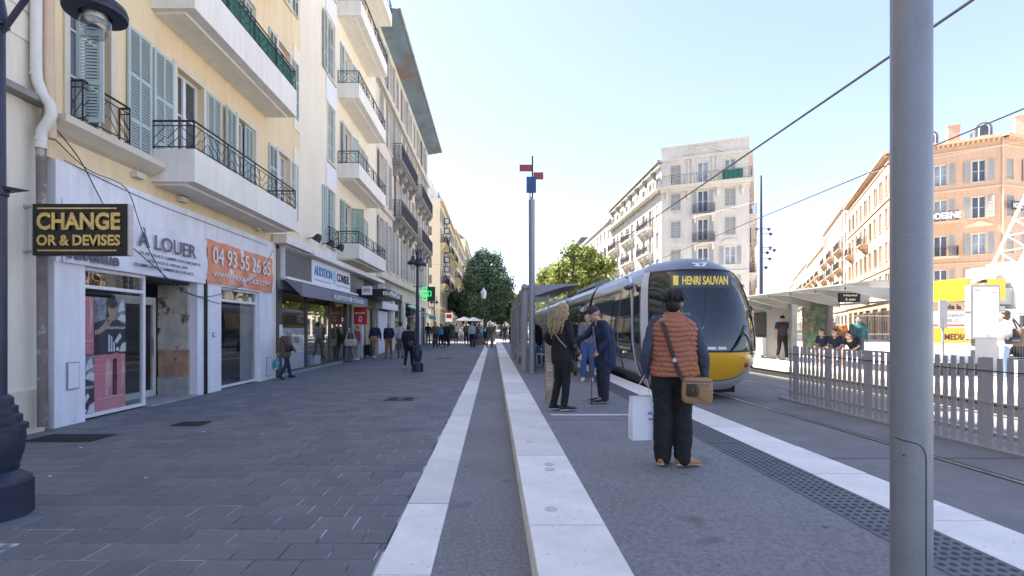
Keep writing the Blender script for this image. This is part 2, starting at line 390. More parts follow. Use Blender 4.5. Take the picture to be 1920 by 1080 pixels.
# far platform and plaza
op = MB().box(9.42, 13.4, -6, 70, -0.3, 0.246).build('far_platform', m_sunpave); tag(op, 'sunlit opposite tram platform', kind='structure')
m_kerb2 = mat('beige kerb stone', (0.45, 0.38, 0.28), 0.8, 0, 0.1, 3, 0.2)
fk = MB().box(9.40, 9.60, -6, 70, -0.3, 0.18).build('far_kerb', m_groove); tag(fk, 'beige stone kerb of the opposite platform', kind='structure')
mk = [MB().box(0, 0.34, 0, 0.985, -0.16, 0).mesh('kerb_block', m_kerb2)]
for i in range(44): obj('kerb_block', mk[0], fk, (9.36, 3+i*0.995, 0.25))
pz = MB().box(13.4, 300, -20, 400, -0.3, 0.20).build('plaza', m_sunpave); tag(pz, 'pale sunlit plaza beyond the tramway', kind='structure')
for i, x in enumerate((14.2, 16.4)):
    MB().box(x, x+0.12, -6, 60, 0.2, 0.204).build('plaza_line', mat('plaza joint %d' % i, (.25, .24, .23)), pz)
st = MB().box(-120, -6.7, 50.3, 61.0, -0.3, 0.004).build('side_street', m_asph); tag(st, 'side street opening between the left hand buildings', kind='structure')
# ================= BUILDING KIT =================
m_cream = mat('yellow cream render', (0.78, 0.62, 0.38), 0.85, 0, 0.05, 0.7, 0.12, 60, streak=0.08)
m_pale = mat('pale cream render', (0.80, 0.72, 0.56), 0.85, 0, 0.04, 0.6, 0.12, 60, streak=0.07)
m_balc = mat('balcony render', (0.79, 0.75, 0.66), 0.85, 0, 0.05, 1.5, 0.1, 60, streak=0.08)
m_trim = mat('cream stone trim', (0.66, 0.60, 0.48), 0.8, 0, 0.06, 2)
m_hauss = mat('weathered pale stone', (0.70, 0.63, 0.52), 0.85, 0, 0.08, 0.8, 0.15, 30, streak=0.18)
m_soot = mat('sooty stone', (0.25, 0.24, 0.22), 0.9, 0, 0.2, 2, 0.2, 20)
m_b4 = mat('warm yellow render', (0.79, 0.68, 0.49), 0.85, 0, 0.05, 0.5, streak=0.06)
m_b4t = mat('yellow cornice', (0.70, 0.58, 0.33), 0.85, 0, 0.05, 1)
m_bwhite = mat('off white stone', (0.60, 0.555, 0.49), 0.85, 0, 0.06, 0.4, 0.1, 20, streak=0.12)
m_orange = mat('terracotta render', (0.57, 0.38, 0.25), 0.85, 0, 0.05, 0.4, 0.1, 20, streak=0.10)
m_orange_t = mat('peach stone trim', (0.60, 0.44, 0.30), 0.85, 0, 0.06, 1)
m_zinc = mat('zinc roof', (0.16, 0.17, 0.19), 0.6, 0.3, 0.1, 1)
m_bluesoff = mat('faded blue eaves boards', (0.16, 0.22, 0.27), 0.8, 0, 0.25, 0.6, stain=((0.20, 0.15, 0.13), 0.35, 0.52))
m_shut = mat('grey green shutter', (0.42, 0.50, 0.48), 0.6, 0, 0.05, 3)
m_shutg = mat('green shutter', (0.28, 0.40, 0.32), 0.6, 0, 0.08, 3)
m_shutd = mat('faded grey shutter', (0.33, 0.32, 0.31), 0.7, 0, 0.15, 3)
m_shutl = mat('light grey shutter', (0.36, 0.36, 0.34), 0.6, 0, 0.08, 3)
m_wframe = mat('white window frame', (0.72, 0.71, 0.68), 0.5, 0, 0.04)
m_green_sc = mat('green mesh screen', (0.03, 0.14, 0.10), 0.8, 0, 0.2, 30)

def wallgrid(mb, L, H, holes, reveal=0.22, m=0, z0=0.0, mr=None):
    xs = sorted({0.0, L} | {h[0] for h in holes} | {h[1] for h in holes})
    zs = sorted({z0, H} | {h[2] for h in holes} | {h[3] for h in holes})
    xs = [x for x in xs if 0 <= x <= L]; zs = [z for z in zs if z0 <= z <= H]
    mr = m if mr is None else mr
    for i in range(len(xs)-1):
        for j in range(len(zs)-1):
            cx_, cz_ = (xs[i]+xs[i+1])/2, (zs[j]+zs[j+1])/2
            if any(a < cx_ < b and c < cz_ < d for a, b, c, d in holes): continue
            mb.quad((xs[i], 0, zs[j]), (xs[i+1], 0, zs[j]), (xs[i+1], 0, zs[j+1]), (xs[i], 0, zs[j+1]), m)
    for a, b, c, d in holes:
        r = reveal
        mb.quad((a, 0, c), (a, 0, d), (a, r, d), (a, r, c), mr); mb.quad((b, 0, c), (b, r, c), (b, r, d), (b, 0, d), mr)
        mb.quad((a, 0, d), (b, 0, d), (b, r, d), (a, r, d), mr); mb.quad((a, 0, c), (a, r, c), (b, r, c), (b, 0, c), mr)

def shell(mb, L, H, D, m=0, z0=0.0):      # sides, back and roof closing a facade
    mb.quad((0, 0, z0), (0, 0, H), (0, D, H), (0, D, z0), m); mb.quad((L, 0, z0), (L, D, z0), (L, D, H), (L, 0, H), m)
    mb.quad((0, D, z0), (0, D, H), (L, D, H), (L, D, z0), m); mb.quad((0, 0, H), (L, 0, H), (L, D, H), (0, D, H), m)

FC = {}
wr_ = random.Random(77)
def frame_mesh(w, h, rows=3, trim=0.10, mf=None, mt=None, arch=False):
    mf = mf or m_wframe; mt = mt or m_trim
    k = ('f', round(w, 2), round(h, 2), rows, trim, mf.name, mt.name)
    if k in FC: return FC[k]
    mb = MB(); y0, y1 = 0.13, 0.19; t = 0.055
    mb.box(0, t, y0, y1, 0, h); mb.box(w-t, w, y0, y1, 0, h); mb.box(t, w-t, y0, y1, 0, t); mb.box(t, w-t, y0, y1, h-t, h)
    mb.box(w/2-t*.8, w/2+t*.8, y0-.01, y1, t, h-t)
    for i in range(1, rows):
        z = t+(h-2*t)*i/rows
        mb.box(t, w/2-t*.8, y0+.012, y1, z-.015, z+.015); mb.box(w/2+t*.8, w-t, y0+.012, y1, z-.015, z+.015)
    if trim:
        q = trim
        mb.box(-q, -.001, -.035, -.001, -.0, h+q, 1); mb.box(w+.001, w+q, -.035, -.001, 0, h+q, 1); mb.box(-.0009, w+.0009, -.034, -.001, h+.001, h+q, 1)
        mb.box(-q-.04, w+q+.04, -.08, -.001, -q*.9, -.002, 1)
    FC[k] = mb.mesh('window', [mf, mt]); return FC[k]
def pane_mesh(w, h, m):
    k = ('p', round(w, 2), round(h, 2), m.name)
    if k not in FC: FC[k] = MB().box(0.05, w-0.05, 0.168, 0.178, 0.05, h-0.05).mesh('pane', m)
    return FC[k]
def shutter_mesh(w, h, n=26, m=None, t=0.035):
    m = m or m_shut
    k = ('s', round(w, 2), round(h, 2), n, m.name)
    if k in FC: return FC[k]
    mb = MB(); s = min(0.06, w*.14)
    mb.box(0, s, 0, t, 0, h); mb.box(w-s, w, 0, t, 0, h)
    if w > .4: mb.box(w/2-s*.35, w/2+s*.35, .003, t-.003, s, h-s)
    rails = [0, h*0.27, h*0.62, h-s]
    for z in rails: mb.box(s, w-s, .002, t-.002, z, z+s)
    for a, b in zip(rails[:-1], rails[1:]):
        za, zb = a+s, b; c = max(2, int(round(n*(zb-za)/h)))
        for i in range(c):
            z = za+(zb-za)*(i+.5)/c; q = (zb-za)/c
            mb.add([(s, .004, z-q*.42), (w-s, .004, z-q*.42), (w-s, t-.006, z+q*.42), (s, t-.006, z+q*.42),
                    (s, .010, z-q*.42), (w-s, .010, z-q*.42), (w-s, t, z+q*.42), (s, t, z+q*.42)], [(0,1,2,3), (4,7,6,5), (0,4,5,1), (2,6,7,3)])
    FC[k] = mb.mesh('shutter', m); return FC[k]
def window(B, x, z, w, h, sh='LR', rows=3, trim=0.10, ms=None, mp=None, mt=None, mf=None, nl=26, sw=None, curtain=None):
    f = obj('window', frame_mesh(w, h, rows, trim, mf, mt), B, (x, 0, z))
    obj('pane', pane_mesh(w, h, mp or wr_.choice([m_pane, m_pane, m_panel_l])), f)
    sw = sw or w/2+0.03
    aL = R(wr_.choice([0, 0, 3, 6, 12])); aR = R(wr_.choice([0, 0, 2, 7, 14]))
    if 'L' in sh: obj('shutter', shutter_mesh(sw, h, nl, ms), f, (-trim-.01-sw*math.cos(aL), -.045-sw*math.sin(aL), 0), aL)
    if 'R' in sh: obj('shutter', shutter_mesh(sw, h, nl, ms), f, (w+trim+.01, -.045, 0), -aR)
    if 'C' in sh:                     # closed
        obj('shutter', shutter_mesh(w/2-.004, h, nl, ms), f, (0.001, 0.03, 0)); obj('shutter', shutter_mesh(w/2-.004, h, nl, ms), f, (w/2+.003, 0.03, 0))
    if 'l' in sh: obj('shutter', shutter_mesh(sw, h, nl, ms), f, (0, -.02, 0), R(-100))
    if 'r' in sh: obj('shutter', shutter_mesh(sw, h, nl, ms), f, (w, -.02, 0), R(-75))
    if 'h' in sh: obj('shutter', shutter_mesh(w/2-.004, h, nl, ms), f, (w/2+.003, 0.03, 0))
    return f

def railing(x0, x1, dep, z0, z1, style='modern', screen=False):
    mb = MB(); r = 0.016
    segs = [((x0, -.02, 0), (x0, -dep, 0)), ((x0, -dep, 0), (x1, -dep, 0)), ((x1, -dep, 0), (x1, -.02, 0))]
    H = z1-z0
    for a, b in segs:
        a = Vector(a); b = Vector(b); L = (b-a).length
        if L < .05: continue
        u = (b-a)/L
        def bar(s0, h0, s1, h1, rr): mb.loft([a+u*s0+Vector((0, 0, z0+h0)), a+u*s1+Vector((0, 0, z0+h1))], [rr, rr], 4)
        bar(0, H, L, H, 0.022); bar(0, 0.05, L, 0.05, r*.8)
        if style == 'modern':
            bar(0, H*.84, L, H*.84, r*.7); n = max(1, round(L/1.35))
            for i in range(n+1): bar(L*i/n, 0, L*i/n, H, r)
            k = max(1, round(L/0.23)); q = L/k
            for i in range(k):
                c = q*(i+.5); s = 1 if i % 4 < 2 else -1
                bar(c-q*.42*s, H*.10, c+q*.42*s, H*.46, .008); bar(c-q*.42*s, H*.40, c+q*.42*s, H*.80, .008)
                if i % 2: bar(c, .05, c, H*.84, .007)
        else:
            bar(0, H*.85, L, H*.85, r*.7); bar(0, H*.16, L, H*.16, r*.7)
            k = max(1, round(L/0.14)); q = L/k
            for i in range(k+1): bar(q*i, 0, q*i, H, .009)
            for i in range(k):
                c = q*(i+.5)
                for s in (1, -1):
                    bar(c-q*.4*s, H*.2, c, H*.5, .008); bar(c, H*.5, c+q*.4*s, H*.82, .008)
    if screen:
        mb.box(x0+.03, x1-.03, -dep+.03, -dep+.036, z0+.05, z1-.02, 1)
    return mb.mesh('railing', [m_iron, m_green_sc])
def balcony(B, x0, x1, z0, z1, zr, dep=0.85, style='modern', m=None, corbel=False, screen=False, name='balcony'):
    mb = MB()
    if corbel:
        mb.box(x0, x1, -dep, -.002, z1-.16, z1); mb.box(x0+.08, x1-.08, -dep+.1, -.002, z1-.28, z1-.162)
        n = max(2, int((x1-x0)/2.0)+1)
        for i in range(n):
            c = x0+.4+(x1-x0-.8)*i/(n-1)
            mb.prism([(-.002, z1-.28), (-dep+.15, z1-.28), (-dep+.12, z1-.45), (-dep*.45, z1-.62), (-.2, z1-.95), (-.002, z1-1.0)], c-.16, c+.16, 'x')
            mb.prism([(-.002, z1-.28), (-dep+.2, z1-.28), (-dep*.5, z1-.52), (-.002, z1-.6)], c+.162, min(c+1.2, x1-.1), 'x')
    else:
        mb.box(x0, x1, -dep, -.002, z0, z1)
        mb.box(x0+.1, x1-.1, -dep*.72, -.003, z0-.05, z0-.001)
    b = mb.build(name, m or m_balc, B)
    obj('railing', railing(x0+.03, x1-.03, dep-.03, z1, zr, style, screen), b)
    return b

# ================= LEFT BUILDINGS =================
# --- corner building left of the change sign
B0 = thing('cream_building', 'cream building with grooved upper wall and drainpipes at the far left edge', 'building', (-6.6, -6, 0), R(90))
mb = MB(); wallgrid(mb, 13.25, 22, [], m=0); shell(mb, 13.25, 22, 12)
m_b0 = mat('stained cream wall', (0.76, 0.70, 0.57), 0.85, 0, 0.05, 0.8, 0.15, 40, streak=0.12, stain=((0.35, 0.29, 0.20), 1.4, 0.70))
mb.build('wall', m_b0, B0)
for i in range(14):
    z = 5.55+i*0.42
    MB().box(4, 13.24, -.020, -.0005, z, z+.36).build('wall_course', m_b0, B0)
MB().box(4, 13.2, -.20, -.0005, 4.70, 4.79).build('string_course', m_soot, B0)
MB().box(4, 13.24, -.05, -.0005, 0, 0.62).build('plinth', m_trim, B0)
# drainpipes (things fixed on the wall)
m_pvc = mat('white plastic pipe', (0.70, 0.66, 0.58), 0.5, 0, 0.06, 4, stain=((0.4, 0.3, 0.2), 6, 0.66))
m_pvc2 = mat('beige pipe', (0.62, 0.46, 0.30), 0.6, 0, 0.06, 4)
t = thing('drainpipe', 'thick white drainpipe with a swan neck bend above the change sign', 'drainpipe', (-6.45, 7.05, 0))
D = 7.05
def wl(px, py, d=D): v = W(px, py, d); return (v.x+6.45, v.y-7.05, v.z)
MB().loft([wl(68, -420), wl(68, 130), wl(70, 150), wl(80, 178), wl(94, 196), wl(97, 215), wl(88, 232), wl(78, 246), wl(77, 275)], [.068]*9, 12).build('upper_pipe', m_pvc, t, smooth=True)
MB().loft([wl(77, 276), wl(78, 385), wl(80, 800)], [.062]*3, 12).build('lower_pipe', mat('rusty grey pipe', (0.20, 0.16, 0.14), 0.7, 0.2, 0.3, 3, stain=((0.45, 0.40, 0.36), 3, 0.55)), t, smooth=True)
for py in (140, 262, 276): MB().lathe([(.075, -.02), (.075, .02)], wl(68 if py < 200 else 77, py), 12).build('collar', m_pvc, t)
t = MB().loft([wl(90, -420, 7.2), wl(90, 120, 7.2), wl(93, 190, 7.2), wl(94, 260, 7.2)], [.075]*4, 12).build('drainpipe', m_pvc2, None, smooth=True, loc=(-6.45, 7.05, 0))
tag(t, 'straight beige drainpipe in the corner behind the white one', 'drainpipe')

# --- vacant shop building (y 7.35 .. 16.9) and its neighbour
Y1, YE1 = 7.28, 16.9
B1 = thing('cream_building', 'yellow cream building with long balconies above the vacant shop to let', 'building', (-6.6, Y1, 0), R(90))
fx = lambda px: dw(px)-Y1
fl = [4.32, 7.72, 11.12, 14.52, 17.92]
holes = []; wins = []
def addw(lst, x0, x1, z0, z1, sh, **k): lst.append((x0, x1, z0, z1, sh, k))
for k, z in enumerate(fl[:4]):
    addw(wins, fx(128), fx(205), z+.42 if k == 0 else z+.3, z+2.75, 'R' if k else '', sw=.62)
    addw(wins, fx(330), fx(380), z+.08, z+2.62, 'LR', sw=.60)
    addw(wins, 12.80-Y1, 13.72-Y1, z+.08, z+2.62, 'Lh', sw=.60)
    addw(wins, 15.2-Y1, 16.05-Y1, z+.75, z+2.62, 'LR', sw=.55)
LB1 = YE1-Y1
holes = [(a, b, c, d) for a, b, c, d, s, k in wins]
mb = MB(); wallgrid(mb, LB1, 22, holes, z0=4.04); shell(mb, LB1, 22, 12, z0=4.04)
# ground floor interior box and back
mb.box(0, LB1, 4.5, 4.6, 0, 4.03)
mb.build('wall', m_cream, B1)
for a, b, c, d, s, k in wins: window(B1, a, c, b-a, d-c, s, nl=44, **k)
w0 = fx(128)
f = obj('shutter', shutter_mesh(.62, 2.35, 44), B1, (fx(236), -.05, 4.62))
f = obj('shutter', shutter_mesh(.40, 2.2, 44), B1, (fx(128)+.10, -.03, 4.75), R(-84))
# sill ledge and small railing of the first window
MB().prism([(-.001, 4.40), (-.10, 4.44), (-.30, 4.56), (-.32, 4.66), (-.001, 4.66)], 0.02, fx(281), 'x').build('window_ledge', m_trim, B1)
obj('railing', railing(fx(131), fx(222), .20, 4.72, 5.36, 'modern'), B1)
balcony(B1, 9.55-Y1, 14.5-Y1, 4.32, 4.95, 5.50, .85)
balcony(B1, 9.55-Y1, 14.5-Y1, 7.66, 8.42, 8.98, .85, screen=True)
balcony(B1, 9.55-Y1, 14.5-Y1, 11.1, 11.8, 12.3, .85)
# moulded panel strip
for z in (5.6, 9.0):
    MB().box(LB1-.55, LB1-.05, -.03, -.0005, z-.9, z+1.9).build('wall_panel', m_pale, B1)
for (x, z) in ((10.3, 4.14), (13.6, 4.2), (9.0, 4.25)):
    MB().box(x-Y1, x-Y1+.22, -.14, -.001, z, z+.10).build('wall_bracket', m_trim, B1)
# ground floor fascia and piers
fb = MB().box(7.40-Y1, 11.26-Y1, -.07, .12, 2.50, 4.03).build('fascia_panel', m_offwhite, B1)
fb = MB().box(11.27-Y1, 14.74-Y1, -.07, .12, 2.50, 4.03).build('fascia_panel', m_offwhite, B1)
for a, b in ((7.40, 7.96), (10.98, 11.22), (11.31, 11.94), (13.9, 14.74)):
    MB().box(a-Y1, b-Y1, -.05, .5 if a != 10.98 else .12, 0, 2.499).build('pier_panel', m_offwhite, B1)
MB().box(11.225-Y1, 11.305-Y1, -.09, -.055, 0, 2.6).build('cable_conduit', m_black, B1)
MB().box(14.75-Y1, 14.99-Y1, -.03, .12, 0, 4.035).build('pier', m_pale, B1)
MB().box(14.75-Y1, LB1, -.45, -.031, 4.036, 4.3).build('canopy_edge', m_balc, B1)
# meter boxes
for (x, z, w, h) in ((7.60, .55, .22, .42), (14.30, .1, .28, .55), (11.55, 1.30, .14, .10)):
    q = MB().box(x-Y1, x-Y1+w, -.075, -.052, z, z+h).build('meter_box', m_grey, B1)
    MB().box(x-Y1+.015, x-Y1+w-.015, -.082, -.076, z+.015, z+h-.015).build('lid', m_offwhite, q)
# shop windows: frame > glass
def shopwin(B, x0, x1, z0, z1, tz=None, mf=None, y=.02, t=.055, mull=()):
    mf = mf or m_white; mb = MB()
    mb.box(x0, x0+t, y, y+.07, z0, z1); mb.box(x1-t, x1, y, y+.07, z0, z1); mb.box(x0+t, x1-t, y, y+.07, z0, z0+t); mb.box(x0+t, x1-t, y, y+.07, z1-t, z1)
    if tz: mb.box(x0+t, x1-t, y, y+.07, tz, tz+t)
    for u in mull: mb.box(u-t/2, u+t/2, y+.001, y+.069, z0+t, z1-t)
    f = mb.build('shop_window', mf, B)
    MB().box(x0+t, x1-t, y+.03, y+.04, z0+t, z1-t).build('pane', m_shop, f)
    return f
sw1 = shopwin(B1, 7.97-Y1, 9.44-Y1, .03, 2.495, 2.15)
sw2 = shopwin(B1, 11.95-Y1, 13.88-Y1, .03, 2.495, 2.15)
m_room = mat('bare shop interior', (0.20, 0.21, 0.21), 0.9, 0, 0.3, 1)
LI = 14.95-Y1
mb = MB(); mb.quad((.3, 4.4, 0), (LI, 4.4, 0), (LI, 4.4, 3.9), (.3, 4.4, 3.9)); mb.quad((LI, .1, 0), (LI, 4.4, 0), (LI, 4.4, 3.9), (LI, .1, 3.9)); mb.quad((.2, .2, .02), (LI-.01, .2, .02), (LI-.01, 4.4, .02), (.2, 4.4, .02))
mb.quad((.2, .2, 3.8), (LI-.01, .2, 3.8), (LI-.01, 4.4, 3.8), (.2, 4.4, 3.8)); mb.quad((.2, .2, 0), (.2, 4.4, 0), (.2, 4.4, 3.9), (.2, .2, 3.9))
mb.box(11.5-Y1, 11.6-Y1, .85, 4.4, 0, 3.8); mb.box(6.6, 6.7, 2.6, 4.3, 0, 1.1); mb.box(1.3, 1.5, 3, 4.3, 0, 2.2)
mb.build('shop_interior', m_room, B1)
for i in range(3):
    tb_ = MB().box(12.3-Y1+i*.5, 12.6-Y1+i*.5, .5, .54, 2.2, 2.24).build('strip_light', m_white, B1)
# recessed entrance
m_plas = mat('stripped dirty plaster', (0.58, 0.52, 0.43), 0.9, 0, 0.25, 2.5, 0.5, 20, stain=((0.10, 0.085, 0.07), 2.4, 0.56))
m_plas2 = mat('stripped red plaster', (0.45, 0.27, 0.18), 0.9, 0, 0.3, 3, 0.5, 20, stain=((0.12, 0.09, 0.075), 2.8, 0.58))
m_plas3 = mat('bare concrete base', (0.38, 0.37, 0.36), 0.9, 0, 0.25, 4, 0.5, 20)
e0, e1 = 9.45-Y1, 10.98-Y1
en = MB().box(e0, e1, .80, .88, 2.5, 4.0).build('entrance', m_grey, B1)
MB().box(e1-.06, e1-.005, .121, .79, 1.02, 2.49).build('plaster_upper', m_plas, en)
MB().box(e1-.05, e1-.005, .121, .79, 0.42, 1.0185).build('plaster_lower', m_plas2, en)
MB().box(e1-.07, e1-.004, .1215, .79, 0.03, 0.42).build('plaster_base', m_plas3, en)
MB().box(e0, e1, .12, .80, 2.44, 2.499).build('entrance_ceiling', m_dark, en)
MB().box(e0, e1, -.10, .80, -.02, .028).build('entrance_floor', mat('worn stone step', (0.34, 0.34, 0.34), .8, 0, .15, 2, .3, 30), en)
MB().box(e0-.03, e0, .09, .80, 0.02, 2.44).build('side_glass', m_clear, en)
dr = MB(); x0, x1 = e0+.25, e1-.10
dr.box(x0, x0+.08, .80, .86, .03, 2.1, 0); dr.box(x1-.09, x1, .80, .86, .03, 2.1); dr.box(x0+.08, x1-.09, .80, .86, .03, .16); dr.box(x0+.08, x1-.09, .80, .86, 2.0, 2.1)
dd = dr.build('door', mat('cream door frame', (0.66, 0.63, 0.55), .5), B1)
MB().box(x0+.08, x1-.09, .825, .835, .16, 2.0).build('pane', m_shop, dd); MB().tube((x1-.13, .77, .9), (x1-.13, .77, 1.3), .014).build('handle', m_steel, dd)
MB().box(x0+.0, x1, .80, .86, 2.101, 2.16).build('transom', m_wframe, en)

# posters behind the first window
m_pk = mat('pink poster', (0.74, 0.28, 0.31), 0.45, 0, 0.1, 2); m_pkl = mat('pale pink print', (0.78, 0.50, 0.48), 0.4); m_pkd = mat('dark tube print', (0.10, 0.035, 0.035), 0.35, 0, .4, 8)
m_pd = mat('dark poster', (0.06, 0.065, 0.085), 0.4, 0, 0.4, 6); m_pw = mat('white print', (0.80, 0.80, 0.84), 0.4); m_pg = mat('grey photo print', (0.30, 0.33, 0.37), 0.4, 0, 0.7, 9)
m_pskin = mat('printed skin', (0.50, 0.36, 0.29), 0.4, 0, .15, 12); m_phair = mat('printed hair', (0.07, 0.05, 0.04), .4)
def flat(t, name, pts, m, y): return MB().prism(pts, y, y-.002, 'y').build(name, m, t)
def ell(cx, cz, a, b, n=18, t0=0, t1=360): return [(cx+a*math.cos(R(t0+(t1-t0)*i/n)), cz+b*math.sin(R(t0+(t1-t0)*i/n))) for i in range(n)]
def clip(pts, w, h): return [(min(max(x, 0), w), min(max(z, 0), h)) for x, z in pts]
def poster(kind, y0, y1, z0, z1, label, cut=0.0, grp=None):
    w, h = y1-y0, z1-z0; t = thing('poster', label, 'poster', (-6.6-.085, y0, z0), R(90), grp)
    fw = w+cut; X = lambda u: max(0.0, u*fw-cut)
    def F(name, pts, m, y): pts = [(min(max(X(a), 0), w), b*h) for a, b in pts]; return flat(t, name, pts, m, y)
    if kind == 'pink':
        MB().box(0, w, 0, .003, 0, h).build('sheet', m_pk, t)
        F('tube_print', [(.56, .27), (.70, .25), (.72, .62), (.70, .93), (.58, .90)], m_pkd, -.001)
        F('tube_highlight', [(.34, .28), (.40, .26), (.46, .60), (.47, .90), (.38, .93), (.33, .6)], m_pkl, -.001)
        F('tube_highlight', [(.44, .42), (.50, .40), (.53, .62), (.50, .92), (.46, .80)], m_pkl, -.003)
        F('tube_highlight', [(.84, .36), (.91, .40), (.97, .70), (.90, .98), (.86, .98), (.88, .66)], m_pkl, -.001)
        x = .08 if not cut else .62
        s = 'THE LOVELIGHT FACTORY' if not cut else 'HT FACTORY'
        letter(s, w*.86 if not cut else w*.86, h*.035, m_pw, t, (w*.07, -.004, h*.215), bold=.02, depth=.002)
        for i in range(3): MB().box(w*(.2+.05*i), w*(.82-.05*i), -.002, -.0005, h*(.165-.035*i), h*(.175-.035*i)).build('fine_print', m_pkl, t)
    else:
        MB().box(0, w, 0, .003, 0, h).build('sheet', m_pd, t)
        F('photo_background', [(0, .55), (.35, .62), (.38, 1), (0, 1)], m_pg, -.0008); F('photo_background', [(.70, .62), (1, .52), (1, 1), (.66, 1)], m_pg, -.0008)
        F('splash_print', [(.74, .74), (.98, .80), (.92, .97), (.80, .90)], m_pw, -.0018); F('splash_print', [(.72, .62), (1, .56), (1, .70), (.86, .72)], m_pw, -.0018)
        F('coat_print', [(.05, .0), (.95, .0), (.98, .42), (.80, .58), (.62, .64), (.48, .60), (.30, .40), (.12, .36)], m_pd, -.0028)
        F('neck_print', [(.44, .60), (.66, .60), (.66, .74), (.46, .74)], m_pskin, -.0038)
        F('face_print', ell(.55, .80, .15, .135), m_pskin, -.0048); F('hair_print', ell(.55, .90, .175, .075), m_phair, -.0058)
        for u in (.49, .61): F('eye_print', ell(u, .815, .03, .010, 8), m_phair, -.0058)
        F('mouth_print', ell(.55, .725, .045, .012, 8), m_pk, -.0058); F('nose_print', [(.54, .745), (.57, .745), (.555, .80)], m_pk, -.0053)
        if not cut:
            F('hand_print', [(0, .34), (.16, .36), (.40, .46), (.56, .60), (.52, .62), (.36, .54), (.44, .64), (.40, .65), (.26, .52), (.12, .44), (0, .42)], m_pskin, -.0068)
        F('logo_print', [(.42, .03), (.47, .03), (.47, .34), (.42, .34)], m_pw, -.0055); F('logo_print', [(.50, .03), (.55, .03), (.55, .31), (.50, .31)], m_pw, -.0055)
        F('logo_print', [(.58, .03), (.63, .03), (.63, .20), (.58, .20)], m_pw, -.0055); F('logo_print', [(.62, .22), (.80, .37), (.86, .30), (.70, .17)], m_pw, -.0055)
        F('logo_print', ell(.72, .07, .05, .035), m_pw, -.0055); F('logo_print', [(.78, .02), (1, .02), (1, .20), (.86, .16)], m_pw, -.0055)
        letter('TEESHINGUP' if not cut else 'EESHINGUP', w*.62 if not cut else w*.9, h*.045, m_pw, t, (w*(.36 if not cut else .05), -.008, h*.44), bold=.02, depth=.002)
    return t
poster('pink', 8.025, 8.30, 1.06, 2.02, 'cropped pink poster of lip tubes, top left in the vacant shop window', cut=.4)
poster('dark', 8.31, 9.01, 1.06, 2.02, 'dark poster of a man with raised hand, top right in the shop window')
poster('dark', 8.025, 8.30, .07, 1.045, 'cropped dark poster of a face, bottom left in the vacant shop window', cut=.4)
poster('pink', 8.31, 9.01, .07, 1.045, 'pink poster of lip tubes, bottom right in the vacant shop window')

# banner
def banner_mesh(w, h, seed_, m):
    r = random.Random(seed_); nx, nz = 60, 20; vs = []; fs = []
    for j in range(nz+1):
        for i in range(nx+1):
            u, v = i/nx, j/nz
            y = -.012*math.sin(9*u+3*v)*math.sin(4*v+2*u)-.010*math.sin(23*u-7*v)-.006*math.sin(41*u+11*v)
            sag = -.02*math.sin(u*math.pi*4)**2*v
            vs.append((u*w, y, v*h+sag))
    for j in range(nz):
        for i in range(nx): a = j*(nx+1)+i; fs.append((a, a+1, a+nx+2, a+nx+1))
    return MB().add(vs, fs).mesh('banner_sheet', m, True, False)
m_banw = mat('white banner vinyl', (0.74, 0.74, 0.79), 0.4, 0, 0.04, 2); m_bano = mat('orange banner vinyl', (0.72, 0.27, 0.15), 0.42, 0, 0.12, 2.2, stain=((0.74, 0.42, 0.30), 1.5, 0.55))
m_ink = mat('grey ink', (0.12, 0.12, 0.15), 0.5)
bt = thing('banner', 'white and orange letting banner across the vacant shop fascia', 'banner', (-6.51, 7.50, 2.50), R(90))
wa, wb = 11.27-7.50, 14.70-11.27
obj('white_sheet', banner_mesh(wa, .99, 1, m_banw), bt); obj('orange_sheet', banner_mesh(wb-.08, 1.0, 2, m_bano), bt, (wa, 0, .04))
m_ol = mat('orange ink', (0.75, 0.25, 0.10), .5)
letter('pax', .6, .22, m_ol, bt, (.12, -.038, .60), bold=.05, depth=.006)
letter("l'avenue", 1.02, .22, m_ink, bt, (.06, -.040, .06), bold=.035, depth=.006)
letter('À LOUER', 1.75, .36, m_ink, bt, (1.55, -.042, .50), bold=.012, depth=.006)
letter('+ DE 200 LOCAUX COMMERCIAUX DISPONIBLES', 1.95, .055, m_ink, bt, (1.50, -.040, .36), bold=.01, depth=.004)
letter('SPÉCIALISTE DEPUIS 1988', 1.20, .065, m_ink, bt, (1.80, -.040, .24), bold=.01, depth=.004)
letter('EN IMMOBILIER COMMERCIAL SUR NICE', 1.75, .06, m_ink, bt, (1.45, -.040, .13), bold=.01, depth=.004)
letter('04 93 55 26 85', wb-.5, .40, m_white, bt, (wa+.18, -.042, .50), bold=.005, depth=.006)
letter('WWW.PAXAVENUE.COM', wb-.6, .13, m_white, bt, (wa+.2, -.042, .19), bold=.005, depth=.006)
# change sign
m_gold = mat('polished gold lettering', (0.78, 0.58, 0.24), 0.18, 1.0, 0.25, 14)
cs = thing('hanging_sign', 'black projecting sign with raised gold lettering for currency exchange', 'sign', (-6.45, 6.95, 2.53))
MB().box(0, 1.33, 0, .07, 0, .695).build('sign_box', mat('glossy black board', (0.012, 0.010, 0.010), 0.15), cs)
for x0, x1, z0, z1 in ((-.012, -.001, -.012, .707), (1.331, 1.345, -.012, .707)): MB().box(x0, x1, -.008, .085, z0, z1).build('frame_side', m_steel, cs)
MB().box(0, 1.33, -.008, .085, .696, .708).build('frame_side', m_black, cs); MB().box(0, 1.33, -.008, .085, -.013, -.001).build('frame_side', m_black, cs)
letter('CHANGE', 1.17, .245, m_gold, cs, (.07, -.012, .34), bold=.035, depth=.028)
letter('OR & DEVISES', 1.17, .155, m_gold, cs, (.07, -.012, .12), bold=.035, depth=.028)
